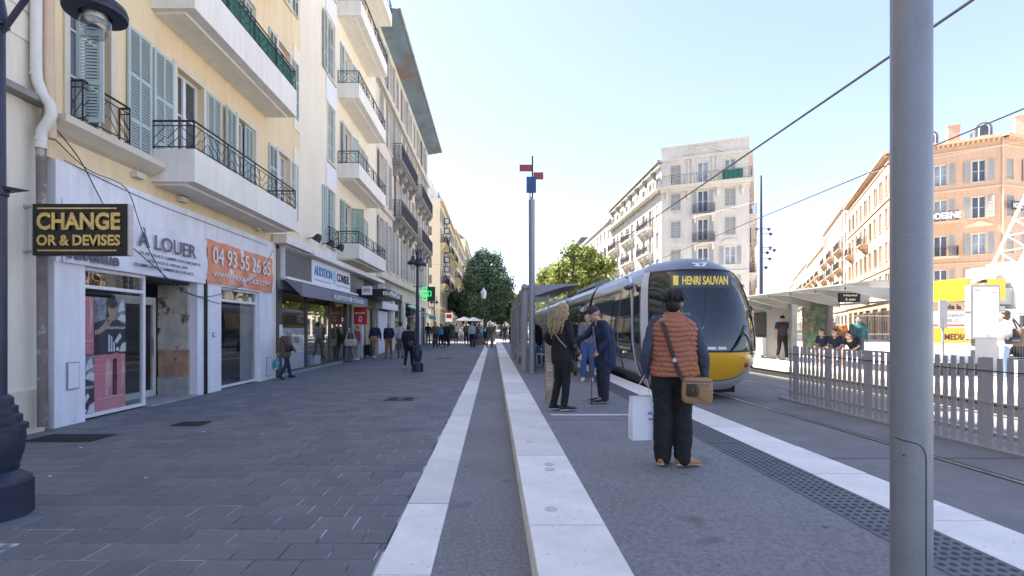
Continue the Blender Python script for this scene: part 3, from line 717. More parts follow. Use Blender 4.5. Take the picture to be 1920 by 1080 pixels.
MB().box(.07, 1.18, -.014, -.001, .635, .655).build('gold_bar', m_gold, cs); MB().box(.07, 1.18, -.014, -.001, .045, .065).build('gold_bar', m_gold, cs)
for z in (.68, .05): q = MB().tube((-.22, .035, z), (0, .035, z), .018).ball((-.14, .035, z), .03).build('bracket', m_steel, cs)
# loose cables over the banner
def wire(pts, r, m, label, cat='cable', name='cable', grp=None, n=5):
    pts = [Vector(p) for p in pts]; o = Vector(pts[0]); q = []
    for i in range(len(pts)-1):      # catmull-rom
        p0, p1, p2, p3 = pts[max(i-1, 0)], pts[i], pts[i+1], pts[min(i+2, len(pts)-1)]
        for k in range(6):
            t_ = k/6; q.append(.5*((2*p1)+(p2-p0)*t_+(2*p0-5*p1+4*p2-p3)*t_*t_+(3*p1-p0-3*p2+p3)*t_**3))
    q.append(pts[-1])
    ob = MB().path([p-o for p in q], r, n).build(name, m, None, True, loc=o)
    return tag(ob, label, cat, grp)
def wp(px, py, X): d = dw(px, X); return W(px, py, d)
wire([wp(108, 245, -6.4), wp(150, 300, -6.45), wp(188, 372, -6.45), wp(225, 440, -6.35), wp(290, 500, -6.40), wp(345, 545, -6.45), wp(412, 570, -6.45)], .009, m_black, 'black cable drooping from the drainpipe down to the recessed shop entrance')
wire([wp(104, 262, -6.4), wp(165, 318, -6.45), wp(235, 352, -6.42), wp(262, 420, -6.35), wp(285, 480, -6.38), wp(330, 540, -6.42), wp(400, 555, -6.45), wp(480, 520, -6.4), wp(512, 470, -6.4)], .008, m_iron, 'longer black cable crossing the to-let lettering and rising to the next shop')
wire([wp(120, 300, -6.5), wp(210, 345, -6.52), wp(300, 385, -6.52), wp(380, 415, -6.52), wp(500, 460, -6.52)], .006, m_black, 'thin cable running along the top of the white fascia')

# --- neighbour building with audition shop (y 16.9 .. 31.8)
Y2, YE2 = 16.92, 27.85
B2 = thing('pale_building', 'pale cream building with four stacked balconies above the hearing aid shop', 'building', (-6.6, Y2, 0), R(90))
wins = []
fl2 = [4.45, 7.85, 11.25, 14.75, 18.15]
for k, z in enumerate(fl2):
    addw(wins, 19.75-Y2, 20.55-Y2, z+.35, z+2.6, 'Lh' if k % 2 == 0 else 'C', sw=.55)
    addw(wins, 22.0-Y2, 23.0-Y2, z+.1, z+2.6, 'Lr' if k in (0, 3) else 'LR', sw=.55, ms=m_shutg if k == 0 else None)
    addw(wins, 24.5-Y2, 25.4-Y2, z+.1, z+2.6, 'LR', sw=.5)
LB2 = YE2-Y2
mb = MB(); wallgrid(mb, LB2, 22, [(a, b, c, d) for a, b, c, d, s, k in wins], z0=4.0); shell(mb, LB2, 22, 12, z0=4.0); mb.box(0, LB2, 3.5, 3.6, 0, 4)
mb.build('wall', m_pale, B2)
for a, b, c, d, s, k in wins: window(B2, a, c, b-a, d-c, s, nl=26, **k)
for k, z in enumerate(fl2):
    balcony(B2, 21.0-Y2, (26.2 if k < 4 else 27.4)-Y2, z, z+.62, z+1.15, .92 if k < 3 else 1.0)
    MB().box(19.5-Y2, 20.75-Y2, -.05, -.001, z-.75, z+.2).build('wall_panel', m_white, B2)
MB().box(0, LB2, -.5, -.001, 3.98, 4.16).build('string_course', m_balc, B2)
MB().box(0, LB2, -.9, -.0, 21.8, 22.1).build('roof_edge', m_trim, B2)
obj('railing', railing(19.6-Y2, 20.7-Y2, .14, 4.85, 5.5, 'modern'), B2)
# row of spotlights above the shop
m_spot = m_black
for i, px in enumerate((597, 622, 640, 657, 672, 688)):
    d = dw(px, -6.2); v = W(px, 444+ (px-597)*.42, d)
    t = thing('spotlight', 'black spotlight on a thin arm, %s of six above the hearing aid shop' % ['nearest', 'second', 'third', 'fourth', 'fifth', 'farthest'][i], 'spotlight', v, 0, 'spotlights above the shop sign')
    MB().tube((-.38, 0, -.06), (0, 0, .02), .018).build('arm', m_iron, t)
    MB().loft([(.04, 0, .09), (.0, 0, 0), (-.08, -.02, -.15)], [.07, .13, .16], 10).build('lamp_head', m_black, t)
# audition shop: x 15.0 .. 23.1  (ground)
SB = thing('shopfront', 'grey framed hearing aid shopfront with tall glass windows', 'shopfront', (-6.56, 15.0, 0), R(90))
m_fr = mat('dark grey aluminium', (0.09, 0.09, 0.10), 0.4, 0.3, 0.1)
MB().box(0, .34, -.03, .3, 0, 2.9).build('pillar', m_fr, SB); MB().box(7.1, 7.5, -.03, .3, 0, 2.9).build('pillar', m_fr, SB)
MB().box(0, 7.5, -.05, .3, 2.7, 3.9).build('fascia', mat('grey fascia', (0.22, 0.215, 0.21), .6), SB)
for a, b in ((.35, 2.5), (2.52, 5.0), (5.02, 7.09)): shopwin(SB, a, b, .08, 2.69, None, m_fr, .02, .06)
MB().box(.34, 7.1, -.04, .12, 0, .079).build('sill', m_grey, SB)
mb = MB(); mb.quad((.1, 2.8, 0), (7.4, 2.8, 0), (7.4, 2.8, 2.7), (.1, 2.8, 2.7)); mb.quad((.1, .12, .03), (7.4, .12, .03), (7.4, 2.8, .03), (.1, 2.8, .03)); mb.quad((7.4, .3, 0), (7.4, 2.8, 0), (7.4, 2.8, 2.7), (7.4, .3, 2.7))
mb.quad((.1, .3, 0), (.1, 2.8, 0), (.1, 2.8, 2.7), (.1, .3, 2.7)); mb.build('interior', mat('olive interior wall', (0.26, 0.23, 0.13), .8, 0, .2, 1), SB)
MB().box(.42, 2.4, .075, .08, .12, 1.5).build('window_film', mat('white window film', (0.62, 0.64, 0.68), .5), SB)
MB().prism(ell(1.75, 1.15, .18, .18), .070, .074, 'y').build('film_logo', m_grey, SB)
for (x, z) in ((3.1, 1.7), (4.1, 1.35), (3.2, 1.05), (4.4, 1.0)):
    q = MB().box(x, x+.34, .5, .6, z, z+.26).build('display_frame', m_wframe, SB); MB().box(x+.04, x+.30, .49, .499, z+.04, z+.22).build('picture', m_soot, q)
MB().box(3.0, 3.6, .3, .6, .08, .5).build('display_box', mat('blue box', (.08, .25, .40), .5), SB); MB().box(4.0, 4.7, .3, .6, .08, .42).build('display_box', m_white, SB)
MB().box(.12, .3, -.06, -.031, 1.2, 1.6).build('letter_box', m_offwhite, SB)
sg = thing('shop_sign', 'white and blue lettered sign box between grey grilles above the awning', 'sign', (-6.40, 15.2, 3.02), R(90))
MB().box(0, 8.0, .0, .12, 0, .98).build('sign_box', m_grey, sg)
MB().box(2.25, 6.9, -.02, -.001, .06, .92).build('sign_face', m_offwhite, sg)
m_gril = mat('grey grille', (.22, .21, .20), .7, 0, .3, 12)
for a, b in ((.06, 2.2), (6.95, 7.95)):
    g_ = MB().box(a, b, -.012, -.001, .06, .92).build('grille', m_gril, sg)
    mb = MB()
    for i in range(14): mb.box(a+.02, b-.02, -.02, -.0125, .08+i*.06, .10+i*.06)
    o = mb.build('grille_bars', m_iron, g_); tag(o, kind='stuff')
MB().box(0, 8, -.03, .15, .981, 1.02).build('frame_side', m_white, sg); MB().box(0, 8, -.03, .15, -.04, -.001).build('frame_side', m_white, sg)
MB().box(-.0, .0-.03, -.02, .15, 0, .98).build('frame_side', m_white, sg)
m_bl = mat('blue lettering', (0.05, 0.22, 0.50), .4)
letter('AUDITION', 1.95, .34, m_bl, sg, (2.45, -.03, .38), bold=.03, depth=.016, name='blue_lettering'); letter('CONSEIL', 1.75, .34, m_black, sg, (5.0, -.03, .38), bold=.02, depth=.016)
MB().prism(ell(4.70, .5, .18, .28), -.03, -.021, 'y').build('sign_emblem', mat('pale blue emblem', (.35, .55, .72), .5), sg)
MB().box(2.5, 4.3, -.026, -.0205, .2, .24).build('sign_rule', m_grey, sg); MB().box(4.95, 6.8, -.026, -.0205, .2, .24).build('sign_rule', m_grey, sg)
aw = thing('awning', 'mauve grey fabric awning with white lettering over the hearing aid shop', 'awning', (-6.40, 15.15, 2.42), R(90))
m_awn = mat('mauve grey awning cloth', (0.22, 0.205, 0.24), 0.85, 0, 0.08, 2, 0.1, 40)
mb = MB(); nx = 40
for i in range(nx):
    a, b = 7.9*i/nx, 7.9*(i+1)/nx; w_ = lambda u: .012*math.sin(u*5)
    mb.quad((a, 0, .58), (b, 0, .58), (b, -.55, .42), (a, -.55, .42)); mb.quad((a, -.55, .42), (b, -.55, .42), (b, -.57+w_(b), .05), (a, -.57+w_(a), .05))
mb.add([(0, 0, .58), (0, -.55, .42), (0, -.56, .05)], [(0, 1, 2)]); mb.build('cloth', m_awn, aw)
letter('AUDITION', 2.0, .17, m_white, aw, (2.9, -.60, .14), bold=.01, depth=.006); letter('CONSEIL', 1.9, .17, m_white, aw, (5.25, -.60, .14), bold=.01, depth=.006)
MB().prism(ell(5.07, .23, .09, .11), -.603, -.597, 'y').build('awning_emblem', m_white, aw)
MB().box(-.02, 7.95, -.12, .02, .585, .66).build('cassette', m_white, aw); 
# next shops: green canopy shop (23..27), shuttered shop (27..31)
def simple_front(y0, L, label, mc, name='shopfront'):
    t = thing(name, label, 'shopfront', (-6.56, y0, 0), R(90)); return t
S2 = simple_front(22.9, 4.2, 'narrow snack shopfront with lime green band and dark canopy', None)
MB().box(0, 1.9, -.02, .2, 2.25, 2.95).build('fascia', mat('lime green panel', (0.38, 0.42, 0.14), .6), S2)
MB().box(0, .16, -.02, .25, 0, 2.24).build('pillar', m_grey, S2); MB().box(1.9, 2.2, -.02, .25, 0, 2.9).build('pillar', m_offwhite, S2)
MB().box(.17, 1.89, .05, .1, 0, 2.24).build('door', mat('warm beige door', (.45, .38, .30), .6), S2)
MB().box(2.21, 4.2, -.02, .25, 2.5, 3.9).build('fascia', m_black, S2)
MB().box(2.21, 2.5, -.02, .25, 0, 2.49).build('pillar', mat('blue grey pillar', (.10, .12, .18), .6), S2); MB().box(2.51, 3.9, .1, .2, 0, 2.49).build('door', mat('yellow wall', (.55, .45, .25), .7), S2)
MB().box(3.91, 4.2, -.02, .25, 0, 2.49).build('pillar', m_fr, S2)
MB().box(0, 4.2, -.0, .2, 2.96, 3.9).build('fascia', m_soot, S2)
cn = thing('canopy', 'black flat canopy with white lettering beyond the audition awning', 'canopy', (-6.5, 23.6, 2.95), R(90))
MB().box(0, 4.4, -1.35, 0, .05, .40).build('canopy_box', m_black, cn); MB().box(-.02, 4.42, -1.38, 0, .401, .43).build('canopy_lid', m_soot, cn)
letter('VITAMIN BAR', 3.0, .22, m_white, cn, (.8, -1.36, .12), bold=.02, depth=.01); letter('BAR', .9, .18, m_white, cn, (0.0, -1.25, .12), R(-90), bold=.02, depth=.01)
sb = thing('hanging_sign', 'red square projecting sign with white lettering beside the lime green band', 'sign', (-6.33, 22.5, 1.66))
MB().box(0, .95, 0, .08, 0, 1.12).build('sign_box', mat('red sign', (0.50, 0.02, 0.03), .4), sb); letter('RESTAURANT', .75, .12, m_white, sb, (.1, -.005, .68), bold=.02, depth=.008)
MB().prism(ell(.48, .35, .12, .2), -.006, -.001, 'y').build('sign_emblem', m_white, sb); MB().prism(ell(.48, .35, .07, .13), -.009, -.0065, 'y').build('sign_emblem', mat('red print', (0.50, 0.02, 0.03), .4), sb)
sb.scale = (.62, 1, .70)
sb = thing('hanging_sign', 'white box sign hanging between the red sign and the black canopy', 'sign', (-6.15, 23.2, 3.05)); sb.scale = (.65, 1, .75)
MB().box(0, .7, 0, .1, 0, .55).build('sign_box', m_white, sb); letter('OPTIC', .55, .2, mat('red lettering', (.5, .02, .02), .5), sb, (.07, -.005, .18), bold=.02, depth=.008)
S3 = simple_front(27.95, 4.6, 'closed shopfront with white roller shutter and grey panels', None)
rs = MB().box(.3, 3.0, .06, .1, 0, 2.5).build('roller_shutter', m_white, S3)
for i in range(22): MB().box(.3, 3.0, .035, .059, .05+i*.112, .05+i*.112+.09).build('slat', m_white, rs)
MB().box(0, .29, -.02, .25, 0, 2.6).build('pillar', m_grey, S3); MB().box(3.01, 3.6, -.02, .25, 0, 2.6).build('pillar', m_grey, S3); MB().box(3.7, 4.6, -.02, .25, 0, 2.6).build('pillar', m_hauss, S3)
MB().box(0, 4.6, -.3, .25, 2.61, 3.0).build('sign_band', m_white, S3); MB().box(0, 3.6, -.05, .2, 3.01, 4.5).build('fascia', m_grey, S3)
for x in (1.5, 1.8): MB().box(x, x+.08, -.08, -.051, 3.0, 4.0).build('white_stripe', m_white, S3)

# --- third building: haussmann with eaves (y 31.9 .. 50)
Y3, YE3 = 27.87, 50.0
B3 = thing('old_building', 'weathered stone apartment building with corbelled iron balconies and broad blue eaves', 'building', (-6.6, Y3, 0), R(90))
wins = []; L3 = YE3-Y3
fl3 = [4.9, 8.8, 12.55, 16.2]
cols = [1.4, 3.8, 6.2, 8.6, 11.0, 13.5, 15.9, 18.2, 20.5]
for z, h in zip(fl3, (2.9, 2.8, 2.7, 2.2)):
    for i, c in enumerate(cols): addw(wins, c-.5, c+.5, z+.15, z+.15+h, 'C' if (i+int(z)) % 3 == 0 else 'LR', ms=m_shutd if i % 2 else m_shutl, sw=.5, trim=.12, mt=m_hauss, nl=12)
gholes = [(.1, 4.65, 0, 4.0), (5.4, 8.4, 0, 3.4), (9.4, 12.4, 0, 3.4), (13.4, 16.4, 0, 3.4), (17.5, 20.5, 0, 3.4)]
mb = MB(); wallgrid(mb, L3, 19.3, [(a, b, c, d) for a, b, c, d, s, k in wins]+gholes, reveal=.3); shell(mb, L3, 19.3, 14)
mb.build('wall', m_hauss, B3)
for a, b, c, d, s, k in wins: window(B3, a, c, b-a, d-c, s, **k)
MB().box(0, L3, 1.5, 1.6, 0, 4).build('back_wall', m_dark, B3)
for a, b, c, d in gholes[1:]:
    f = MB().box(a, a+.1, .15, .25, 0, 3.4).box(b-.1, b, .15, .25, 0, 3.4).box(a+.1, b-.1, .15, .25, 2.7, 2.85).build('shop_window', m_fr, B3); MB().box(a+.1, b-.1, .2, .22, 0, 3.4).build('pane', m_pane, f)
MB().box(-.05, L3, -.35, -.001, 4.35, 4.6).build('cornice', m_trim, B3)
MB().box(0, L3, -.18, -.001, 8.5, 8.66).build('string_course', m_trim, B3); MB().box(0, L3, -.22, -.001, 15.6, 15.85).build('string_course', m_trim, B3)
mb = MB()
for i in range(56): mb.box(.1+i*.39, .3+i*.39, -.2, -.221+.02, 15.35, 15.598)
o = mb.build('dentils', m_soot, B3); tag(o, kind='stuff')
for z in (8.8, 12.5):
    balcony(B3, 4.45, 11.4, z, z, z+1.05, .65, 'iron', m_soot, True); balcony(B3, 13.8, 21.0, z, z, z+1.05, .65, 'iron', m_soot, True)
mb = MB().add([(.02, -1.25, 19.32), (L3+.5, -1.25, 19.32), (L3+.5, 0, 19.1), (.02, 0, 19.1), (.02, -1.25, 19.45), (L3+.5, -1.25, 19.45), (L3+.5, 0, 19.6), (.02, 0, 19.6)],
    [(0,1,2,3),(4,7,6,5),(0,4,5,1),(1,5,6,2),(3,7,4,0)])
ev = mb.build('eaves', m_bluesoff, B3); MB().tube((.02, -1.32, 19.42), (L3+.55, -1.32, 19.42), .09).build('gutter', m_soot, ev)
MB().box(0, L3, 0.1, 14, 19.61, 20.3).build('roof', m_zinc, B3)
# pharmacy cross and teal awning at its ground floor
m_led = mat('green led', (0.0, 0.2, 0.05), .4, emis=(0.01, 0.8, 0.2), estr=.35)
px_ = thing('pharmacy_cross', 'green lit pharmacy cross hanging over the teal awning', 'sign', (-6.35, 39.0, 3.75))
MB().box(1.15, 1.75, 0, .3, -.15, 1.0).build('sign_box', mat('dark green box', (.01, .05, .03), .5), px_)
def cross(c, s, m_, y):
    a = s*.33
    pts = [(-a, -s), (a, -s), (a, -a), (s, -a), (s, a), (a, a), (a, s), (-a, s), (-a, a), (-s, a), (-s, -a), (-a, -a)]
    return MB().prism([(c[0]+x, c[1]+z) for x, z in pts], y, y-.02, 'y').build('lit_cross', m_, px_)
mb = MB()
def ring(c, s, w):
    a = s*.36; P = [(-a, -s), (a, -s), (a, -a), (s, -a), (s, a), (a, a), (a, s), (-a, s), (-a, a), (-s, a), (-s, -a), (-a, -a)]
    for i in range(12):
        p, q = P[i], P[(i+1) % 12]; mb.tube((c[0]+p[0], -.03, c[1]+p[1]), (c[0]+q[0], -.03, c[1]+q[1]), w, 4)
ring((.95, .45), .50, .035); ring((.95, .45), .27, .03); mb.build('lit_cross', m_led, px_)
MB().tube((0, .1, 1.0), (1, .1, 1.0), .03).build('bracket', m_iron, px_)
aw2 = thing('awning', 'teal green fabric awning below the pharmacy cross', 'awning', (-6.55, 38.2, 2.35), R(90))
mb = MB().add([(0, 0, .75), (4.6, 0, .75), (4.6, -1.6, .1), (0, -1.6, .1), (0, -1.6, -.15), (4.6, -1.6, -.15)], [(0, 1, 2, 3), (3, 2, 5, 4)])
mb.build('cloth', mat('teal awning cloth', (0.01, 0.28, 0.24), .8), aw2); MB().tube((0, -1.58, .08), (0, -.02, .02), .02).tube((4.6, -1.58, .08), (4.6, -.02, .02), .02).build('awning_arm', m_white, aw2)
MB().box(0, 4.6, -.12, 0, .751, .95).build('cassette', m_white, aw2)

# --- farther left buildings beyond the side street
def far_row(name, label, X, y0, y1, H, mw, floors, colw, ms, mt, rz=R(90), base=4.5, balc=None, roof=None, cat='building', setb=None, seedn=1, closed=True, O=None):
    r = random.Random(seedn); L = y1-y0
    t = thing(name, label, cat, O or (X, y0, 0), rz); wins = []
    fh = (H-base-.6)/floors; n = max(1, int(L/colw)); cw = L/n
    for j in range(floors):
        z = base+j*fh+.35
        for i in range(n):
            c = cw*(i+.5); wins.append((c-.5, c+.5, z, z+fh*.66, r.choice(['LR', 'LR', 'C', 'LR', ''])))
    gh = [(cw*i+.45, cw*(i+1)-.45, 0.02, base-1.0) for i in range(n)]
    mb = MB(); wallgrid(mb, L, H, [w[:4] for w in wins]+gh)
    if closed: shell(mb, L, H, 14)
    mb.build('wall', mw, t)
    for a, b, c, d, s in wins: window(t, a, c, b-a, d-c, s, rows=2, trim=.1, ms=ms, mt=mt, nl=8, sw=.48)
    for i, (a, b, c, d) in enumerate(gh):
        MB().box(a, b, .18, .2, c, d).build('shop_window', m_pane, t)
        if r.random() < .5: MB().add([(a, 0, d), (b, 0, d), (b, -.9, d-.5), (a, -.9, d-.5)], [(0, 1, 2, 3)]).build('awning', r.choice([m_offwhite, m_awn, m_soot, mt]), t)
    for z in (base-.4, H-.35): MB().box(0, L, -.35 if z > base else -.2, -.001, z, z+.3).build('cornice', mt, t)
    if balc:
        for j in balc:
            z = base+j*fh+.25
            for i in range(0, n-1, 3): balcony(t, cw*i+.3, cw*(i+2)-.3, z, z, z+1.0, .7, 'iron', mt, True)
    if setb:
        MB().box(.8, L, 1.2, 12, H, H+setb).build('attic', m_balc, t); obj('railing', railing(.1, L-.1, .0+.02, H, H+1.0, 'modern'), t, (0, .3, 0))
    if roof: MB().prism([(0, H), (14, H), (10, H+roof), (3, H+roof)], 0, L, 'x').build('roof', m_zinc, t)
    return t
B4 = far_row('yellow_building', 'warm yellow corner building with pale end wall beyond the side street', -6.6, 61.5, 84, 17.6, m_b4, 5, 2.6, m_shutl, m_b4t, base=4.2, balc=(1, 3), setb=2.6, seedn=2)
q = MB().box(0, .01, 1.4, 1.5, 4.2, 17.4).build('downpipe', m_soot, B4)
MB().box(-1.2, .0-.001, 1.0, 9, 0, 3.9).build('corner_kiosk', m_b4, B4); MB().box(-1.35, 0, .8, 9.1, 3.901, 4.1).build('kiosk_roof', m_soot, B4)
for i in range(6): MB().box(-.03, -.001, 1.05, 1.35, 5.0+i*2.0, 6.1+i*2.0).build('small_window', m_pane, B4)
B5 = far_row('yellow_building', 'yellow apartment building with bright cornice farther along the left side', -6.6, 84.3, 116, 18.4, m_b4, 5, 2.9, m_shutl, m_b4t, balc=(0, 2), seedn=3)
B6 = far_row('pale_building', 'pale distant apartment block at the left beside the dark tree', -6.6, 116.5, 175, 22.5, m_hauss, 5, 3.3, m_shutd, m_trim, balc=(2,), roof=2.5, seedn=4)
B7 = far_row('pale_building', 'farthest pale block at the end of the left row', -6.6, 176, 260, 21, m_pale, 5, 4.0, m_shutd, m_trim, seedn=5)
# fin signs of small square boards on the yellow building
for i in range(8):
    z = 15.3-i*1.28
    t = tag(MB().box(0, .75, 0, .12, 0, .8).box(.12, .63, -.01, -.001, .12, .68, 1).build('square_sign', [m_black, m_white], None, loc=(-6.55, 66, z)), '%s small black and white square sign stacked on the yellow building corner' % ['topmost', 'second', 'third', 'fourth', 'fifth', 'sixth', 'seventh', 'lowest'][i], 'sign', 'square signs on the yellow building')
# ================= RIGHT HAND BUILDINGS =================
def merge(t, main):
    dz = t.rotation_euler.z-main.rotation_euler.z; Mx = main.matrix_basis.inverted() @ t.matrix_basis
    for ch in list(t.children):
        loc = Mx @ Vector(ch.location); ch.parent = main; ch.location = loc
        ch.rotation_euler = (ch.rotation_euler.x, ch.rotation_euler.y, ch.rotation_euler.z+dz)
    bpy.data.objects.remove(t)
# white corner building
A1 = Vector((18.3, 54.0, 0)); u1 = Vector((.917, -.4, 0)).normalized(); th1 = math.atan2(u1.y, u1.x)
WB = thing('white_building', 'ornate off-white corner apartment building with a roof parapet standing between the two streets', 'building', A1, th1)
Lf = 8.52; wins = []; cx3 = (1.45, 4.15, 6.75)
for z in (4.6, 7.6, 10.65, 13.65): 
    for i, c in enumerate(cx3):
        wins.append((c-.5, c+.5, z+(.12 if i == 1 else .5), z+2.35, 'LR' if (i == 1 or z in (4.6,)) else ('C' if (z > 10 or i == 0) else 'LR')))
top = [(c-.5, c+.5, 16.95, 19.0, 'C' if i == 0 else '') for i, c in enumerate(cx3)]
gh = [(.5, 2.4, 0, 3.4), (3.1, 5.3, 0, 3.4), (5.9, 8.0, 0, 3.4)]
mb = MB(); wallgrid(mb, Lf, 21.0, [w[:4] for w in wins+top]+gh); mb.quad((0, 0, 21), (Lf, 0, 21), (Lf, .4, 21), (0, .4, 21)); mb.build('wall', m_bwhite, WB)
Rr = A1+u1*Lf; wi = WB.matrix_basis.inverted(); rp_ = [wi @ Vector((p[0], p[1], 0)) for p in (A1+Vector((0, .1, 0)), Rr+Vector((0, .1, 0)), (Rr.x+.4695*24, Rr.y+.8829*24), (18.4, 76.8))]
mb = MB(); mb.add([(p.x, p.y, 19.3) for p in rp_]+[(p.x, p.y, 0) for p in rp_], [(0, 1, 2, 3), (2, 3, 7, 6)]).build('roof', m_zinc, WB)
for a, b, c, d, s in wins+top: window(WB, a, c, b-a, d-c, s, rows=2, ms=m_shutl, mt=m_bwhite, nl=10, sw=.42)
for a, b, c, d in gh: MB().box(a, b, .15, .2, c, d).build('shop_window', m_pane, WB)
MB().box(-.3, Lf+.3, -.75, -.001, 16.45, 16.72).build('cornice', m_bwhite, WB); MB().box(-.1, Lf+.1, -.3, -.001, 16.15, 16.449).build('cornice', m_bwhite, WB)
obj('railing', railing(-.2, Lf+.2, .72, 16.72, 17.75, 'modern'), WB)
MB().box(6.0, 7.9, -.70, -.68, 16.8, 17.7).build('green_screen', m_green_sc, WB)
MB().box(-.1, Lf+.1, -.25, -.001, 19.5, 19.75).build('cornice', m_bwhite, WB); MB().box(-.06, Lf+.06, -.14, -.001, 20.85, 21.05).build('parapet_cap', m_bwhite, WB)
for s, c in ((1, 3.1), (-1, 5.2)):
    MB().prism([(c-.75*s, 19.9), (c+.75*s, 20.55), (c+.75*s, 20.75), (c-.95*s, 20.0)], -.2, -.002, 'y').build('pediment', m_bwhite, WB)
for c in (2.75, 3.15, 5.15, 5.55): MB().box(c-.1, c+.1, -.12, -.002, 16.73, 19.49).build('pilaster', m_bwhite, WB)
for z in (3.8, 7.3): MB().box(0, Lf, -.12, -.001, z, z+.16).build('string_course', m_bwhite, WB)
for z in (7.6, 10.65): 
    for c in (cx3[0], cx3[2]): MB().prism([(c-.8, z+2.75), (c+.8, z+2.75)]+ell(c, z+2.75, .8, .38, 8, 0, 180), -.15, -.002, 'y').build('window_hood', m_bwhite, WB)
for c in (.6, 2.7, 5.6, 7.9):
    MB().loft([(c, -.1, 16.1), (c, -.2, 15.7), (c, -.05, 15.2)], [.22, .2, .05], 8).build('console', m_bwhite, WB)
for z in (7.6, 10.65, 13.65)[0:3:1]:
    if z != 7.6 or True: balcony(WB, 3.2, 5.3, z, z, z+.95, .7, 'iron', m_bwhite, False) if False else None
for z in (10.45, 13.45):
    b = MB().box(3.15, 5.35, -.72, -.002, z-.16, z).prism([(-.002, z-.161), (-.6, z-.161), (-.2, z-.6), (-.002, z-.8)], 3.3, 3.5, 'x').prism([(-.002, z-.161), (-.6, z-.161), (-.2, z-.6), (-.002, z-.8)], 5.0, 5.2, 'x').build('balcony', m_bwhite, WB)
    obj('railing', railing(3.2, 5.3, .7, z, z+1.0, 'iron'), b)
# street side
t = far_row('x', None, 0, 0, 22.8, 19.4, m_bwhite, 5, 2.5, m_shutl, m_bwhite, rz=R(-90), base=3.9, O=(18.3, 76.8, 0), balc=(1, 2, 3), seedn=11, closed=False)
merge(t, WB)
t = thing('x', None, None, (18.3, 76.8, 0), R(-90))
MB().box(0, 22.8, -.75, -.001, 16.45, 16.72).build('cornice', m_bwhite, t); obj('railing', railing(.05, 22.75, .72, 16.72, 17.7, 'modern'), t)
MB().box(-.2, 23, -.55, .1, 19.45, 19.7).build('eaves', m_soot, t)
for i in range(7): MB().loft([(1.5+i*3.2, -.1, 19.4), (1.5+i*3.2, -.35, 18.9), (1.5+i*3.2, -.05, 18.2)], [.3, .25, .06], 6).build('console', m_soot, t)
merge(t, WB)
R1 = A1+u1*Lf
def dir28(O, s): return Vector((O[0]+.4695*s, O[1]+.8829*s, 0))
m_rough = mat('patchy pink render', (0.52, 0.36, 0.27), .9, 0, .2, 1.2, stain=((.20, .15, .12), .8, .52))
t = far_row('x', None, 0, 0, 24, 19.6, m_rough, 5, 2.6, m_shutd, m_bwhite, rz=R(62), base=3.9, O=R1, balc=(1, 3), seedn=12, closed=False); merge(t, WB)
for o in WB.children:
    if o.name.startswith('x'): pass
# further along the left street, right hand side
far_row('pale_building', 'pale apartment block with zinc roof behind the sunlit tree row', 18.3, 0, 42, 18.6, m_bwhite, 5, 2.8, m_shutl, m_trim, rz=R(-90), O=(18.3, 119.5, 0), balc=(1, 2, 3), roof=1.6, seedn=13)
far_row('grey_building', 'distant grey stone block with mansard roof above the tree row', 18.3, 0, 80, 20, m_hauss, 5, 3.4, m_shutd, m_trim, rz=R(-90), O=(18.3, 200, 0), balc=(2,), roof=3.5, seedn=14)
far_row('grey_building', 'farthest block closing the left street on its right hand side', 18.3, 0, 120, 21, m_bwhite, 5, 4, m_shutd, m_trim, rz=R(-90), O=(18.3, 321, 0), roof=2, seedn=15)

# terracotta building
A2 = Vector((39.9, 50.0, 0)); u2 = Vector((.838, -.546, 0)); th2 = math.atan2(u2.y, u2.x); Lo = 8.24
OB = thing('terracotta_building', 'terracotta corner building with arched dormers and chimneys behind the foreground pole', 'building', A2, th2)
zr = [(5.2, 7.1), (8.4, 10.35), (11.8, 13.8), (15.2, 17.2)]
def ob_face(t, L, cols, gcols, lbl=None, extra=()):
    wins = []
    for j, (a, b) in enumerate(zr):
        for c in cols: wins.append((c-.48, c+.48, a, b, 'LR' if c not in extra else ('C')))
    gh = [(a, b, 0, 3.6) for a, b in gcols]
    mb = MB(); wallgrid(mb, L, 19.2, [w[:4] for w in wins]+gh); mb.build('wall', m_orange, t)
    for a, b, c, d, s in wins: window(t, a, c, b-a, d-c, s, rows=2, ms=m_shutl, mt=m_orange_t, nl=10, sw=.44)
    for a, b, c, d in gh: MB().box(a, b, .15, .2, c, d).build('shop_window', m_pane, t)
    for z, h, dd in ((4.2, .3, .2), (7.55, .14, .1), (14.5, .18, .12), (18.2, .14, .1)): MB().box(-.05, L+.05, -dd, -.001, z, z+h).build('string_course', m_orange_t, t)
    MB().box(-.3, L+.3, -.55, -.001, 19.0, 19.25).build('cornice', m_orange_t, t)
    mb = MB()
    for i in range(int(L/.35)): mb.box(.1+i*.35, .25+i*.35, -.4, -.002, 18.8, 18.99)
    o = mb.build('dentils', m_orange_t, t); tag(o, kind='stuff')
t = thing('x', None, None, A2, th2); ob_face(t, Lo, (1.3, 3.9, 6.6), [(.6, 3.2), (4.4, 7.4)])
for z in (8.3, 11.65):
    b = MB().box(2.6, 5.1, -.8, -.002, z-.18, z).build('balcony', m_orange_t, t); obj('railing', railing(2.65, 5.05, .78, z, z+.95, 'iron'), b)
MB().prism([(5.7, 10.95), (7.5, 10.95), (7.5, 11.1), (6.6, 11.5), (5.7, 11.1)], -.25, -.002, 'y').build('window_hood', m_orange_t, t)
MB().tube((Lo-.05, -.08, 0), (Lo-.05, -.08, 19), .07).build('downpipe', m_orange_t, t)
merge(t, OB)
t = thing('x', None, None, A2+u2*Lo, R(17)); ob_face(t, 14, (.9, 3.6, 6.4, 9.3), [(.6, 3.2), (4.4, 7.4), (8.6, 12)], extra=(.9,)); merge(t, OB)
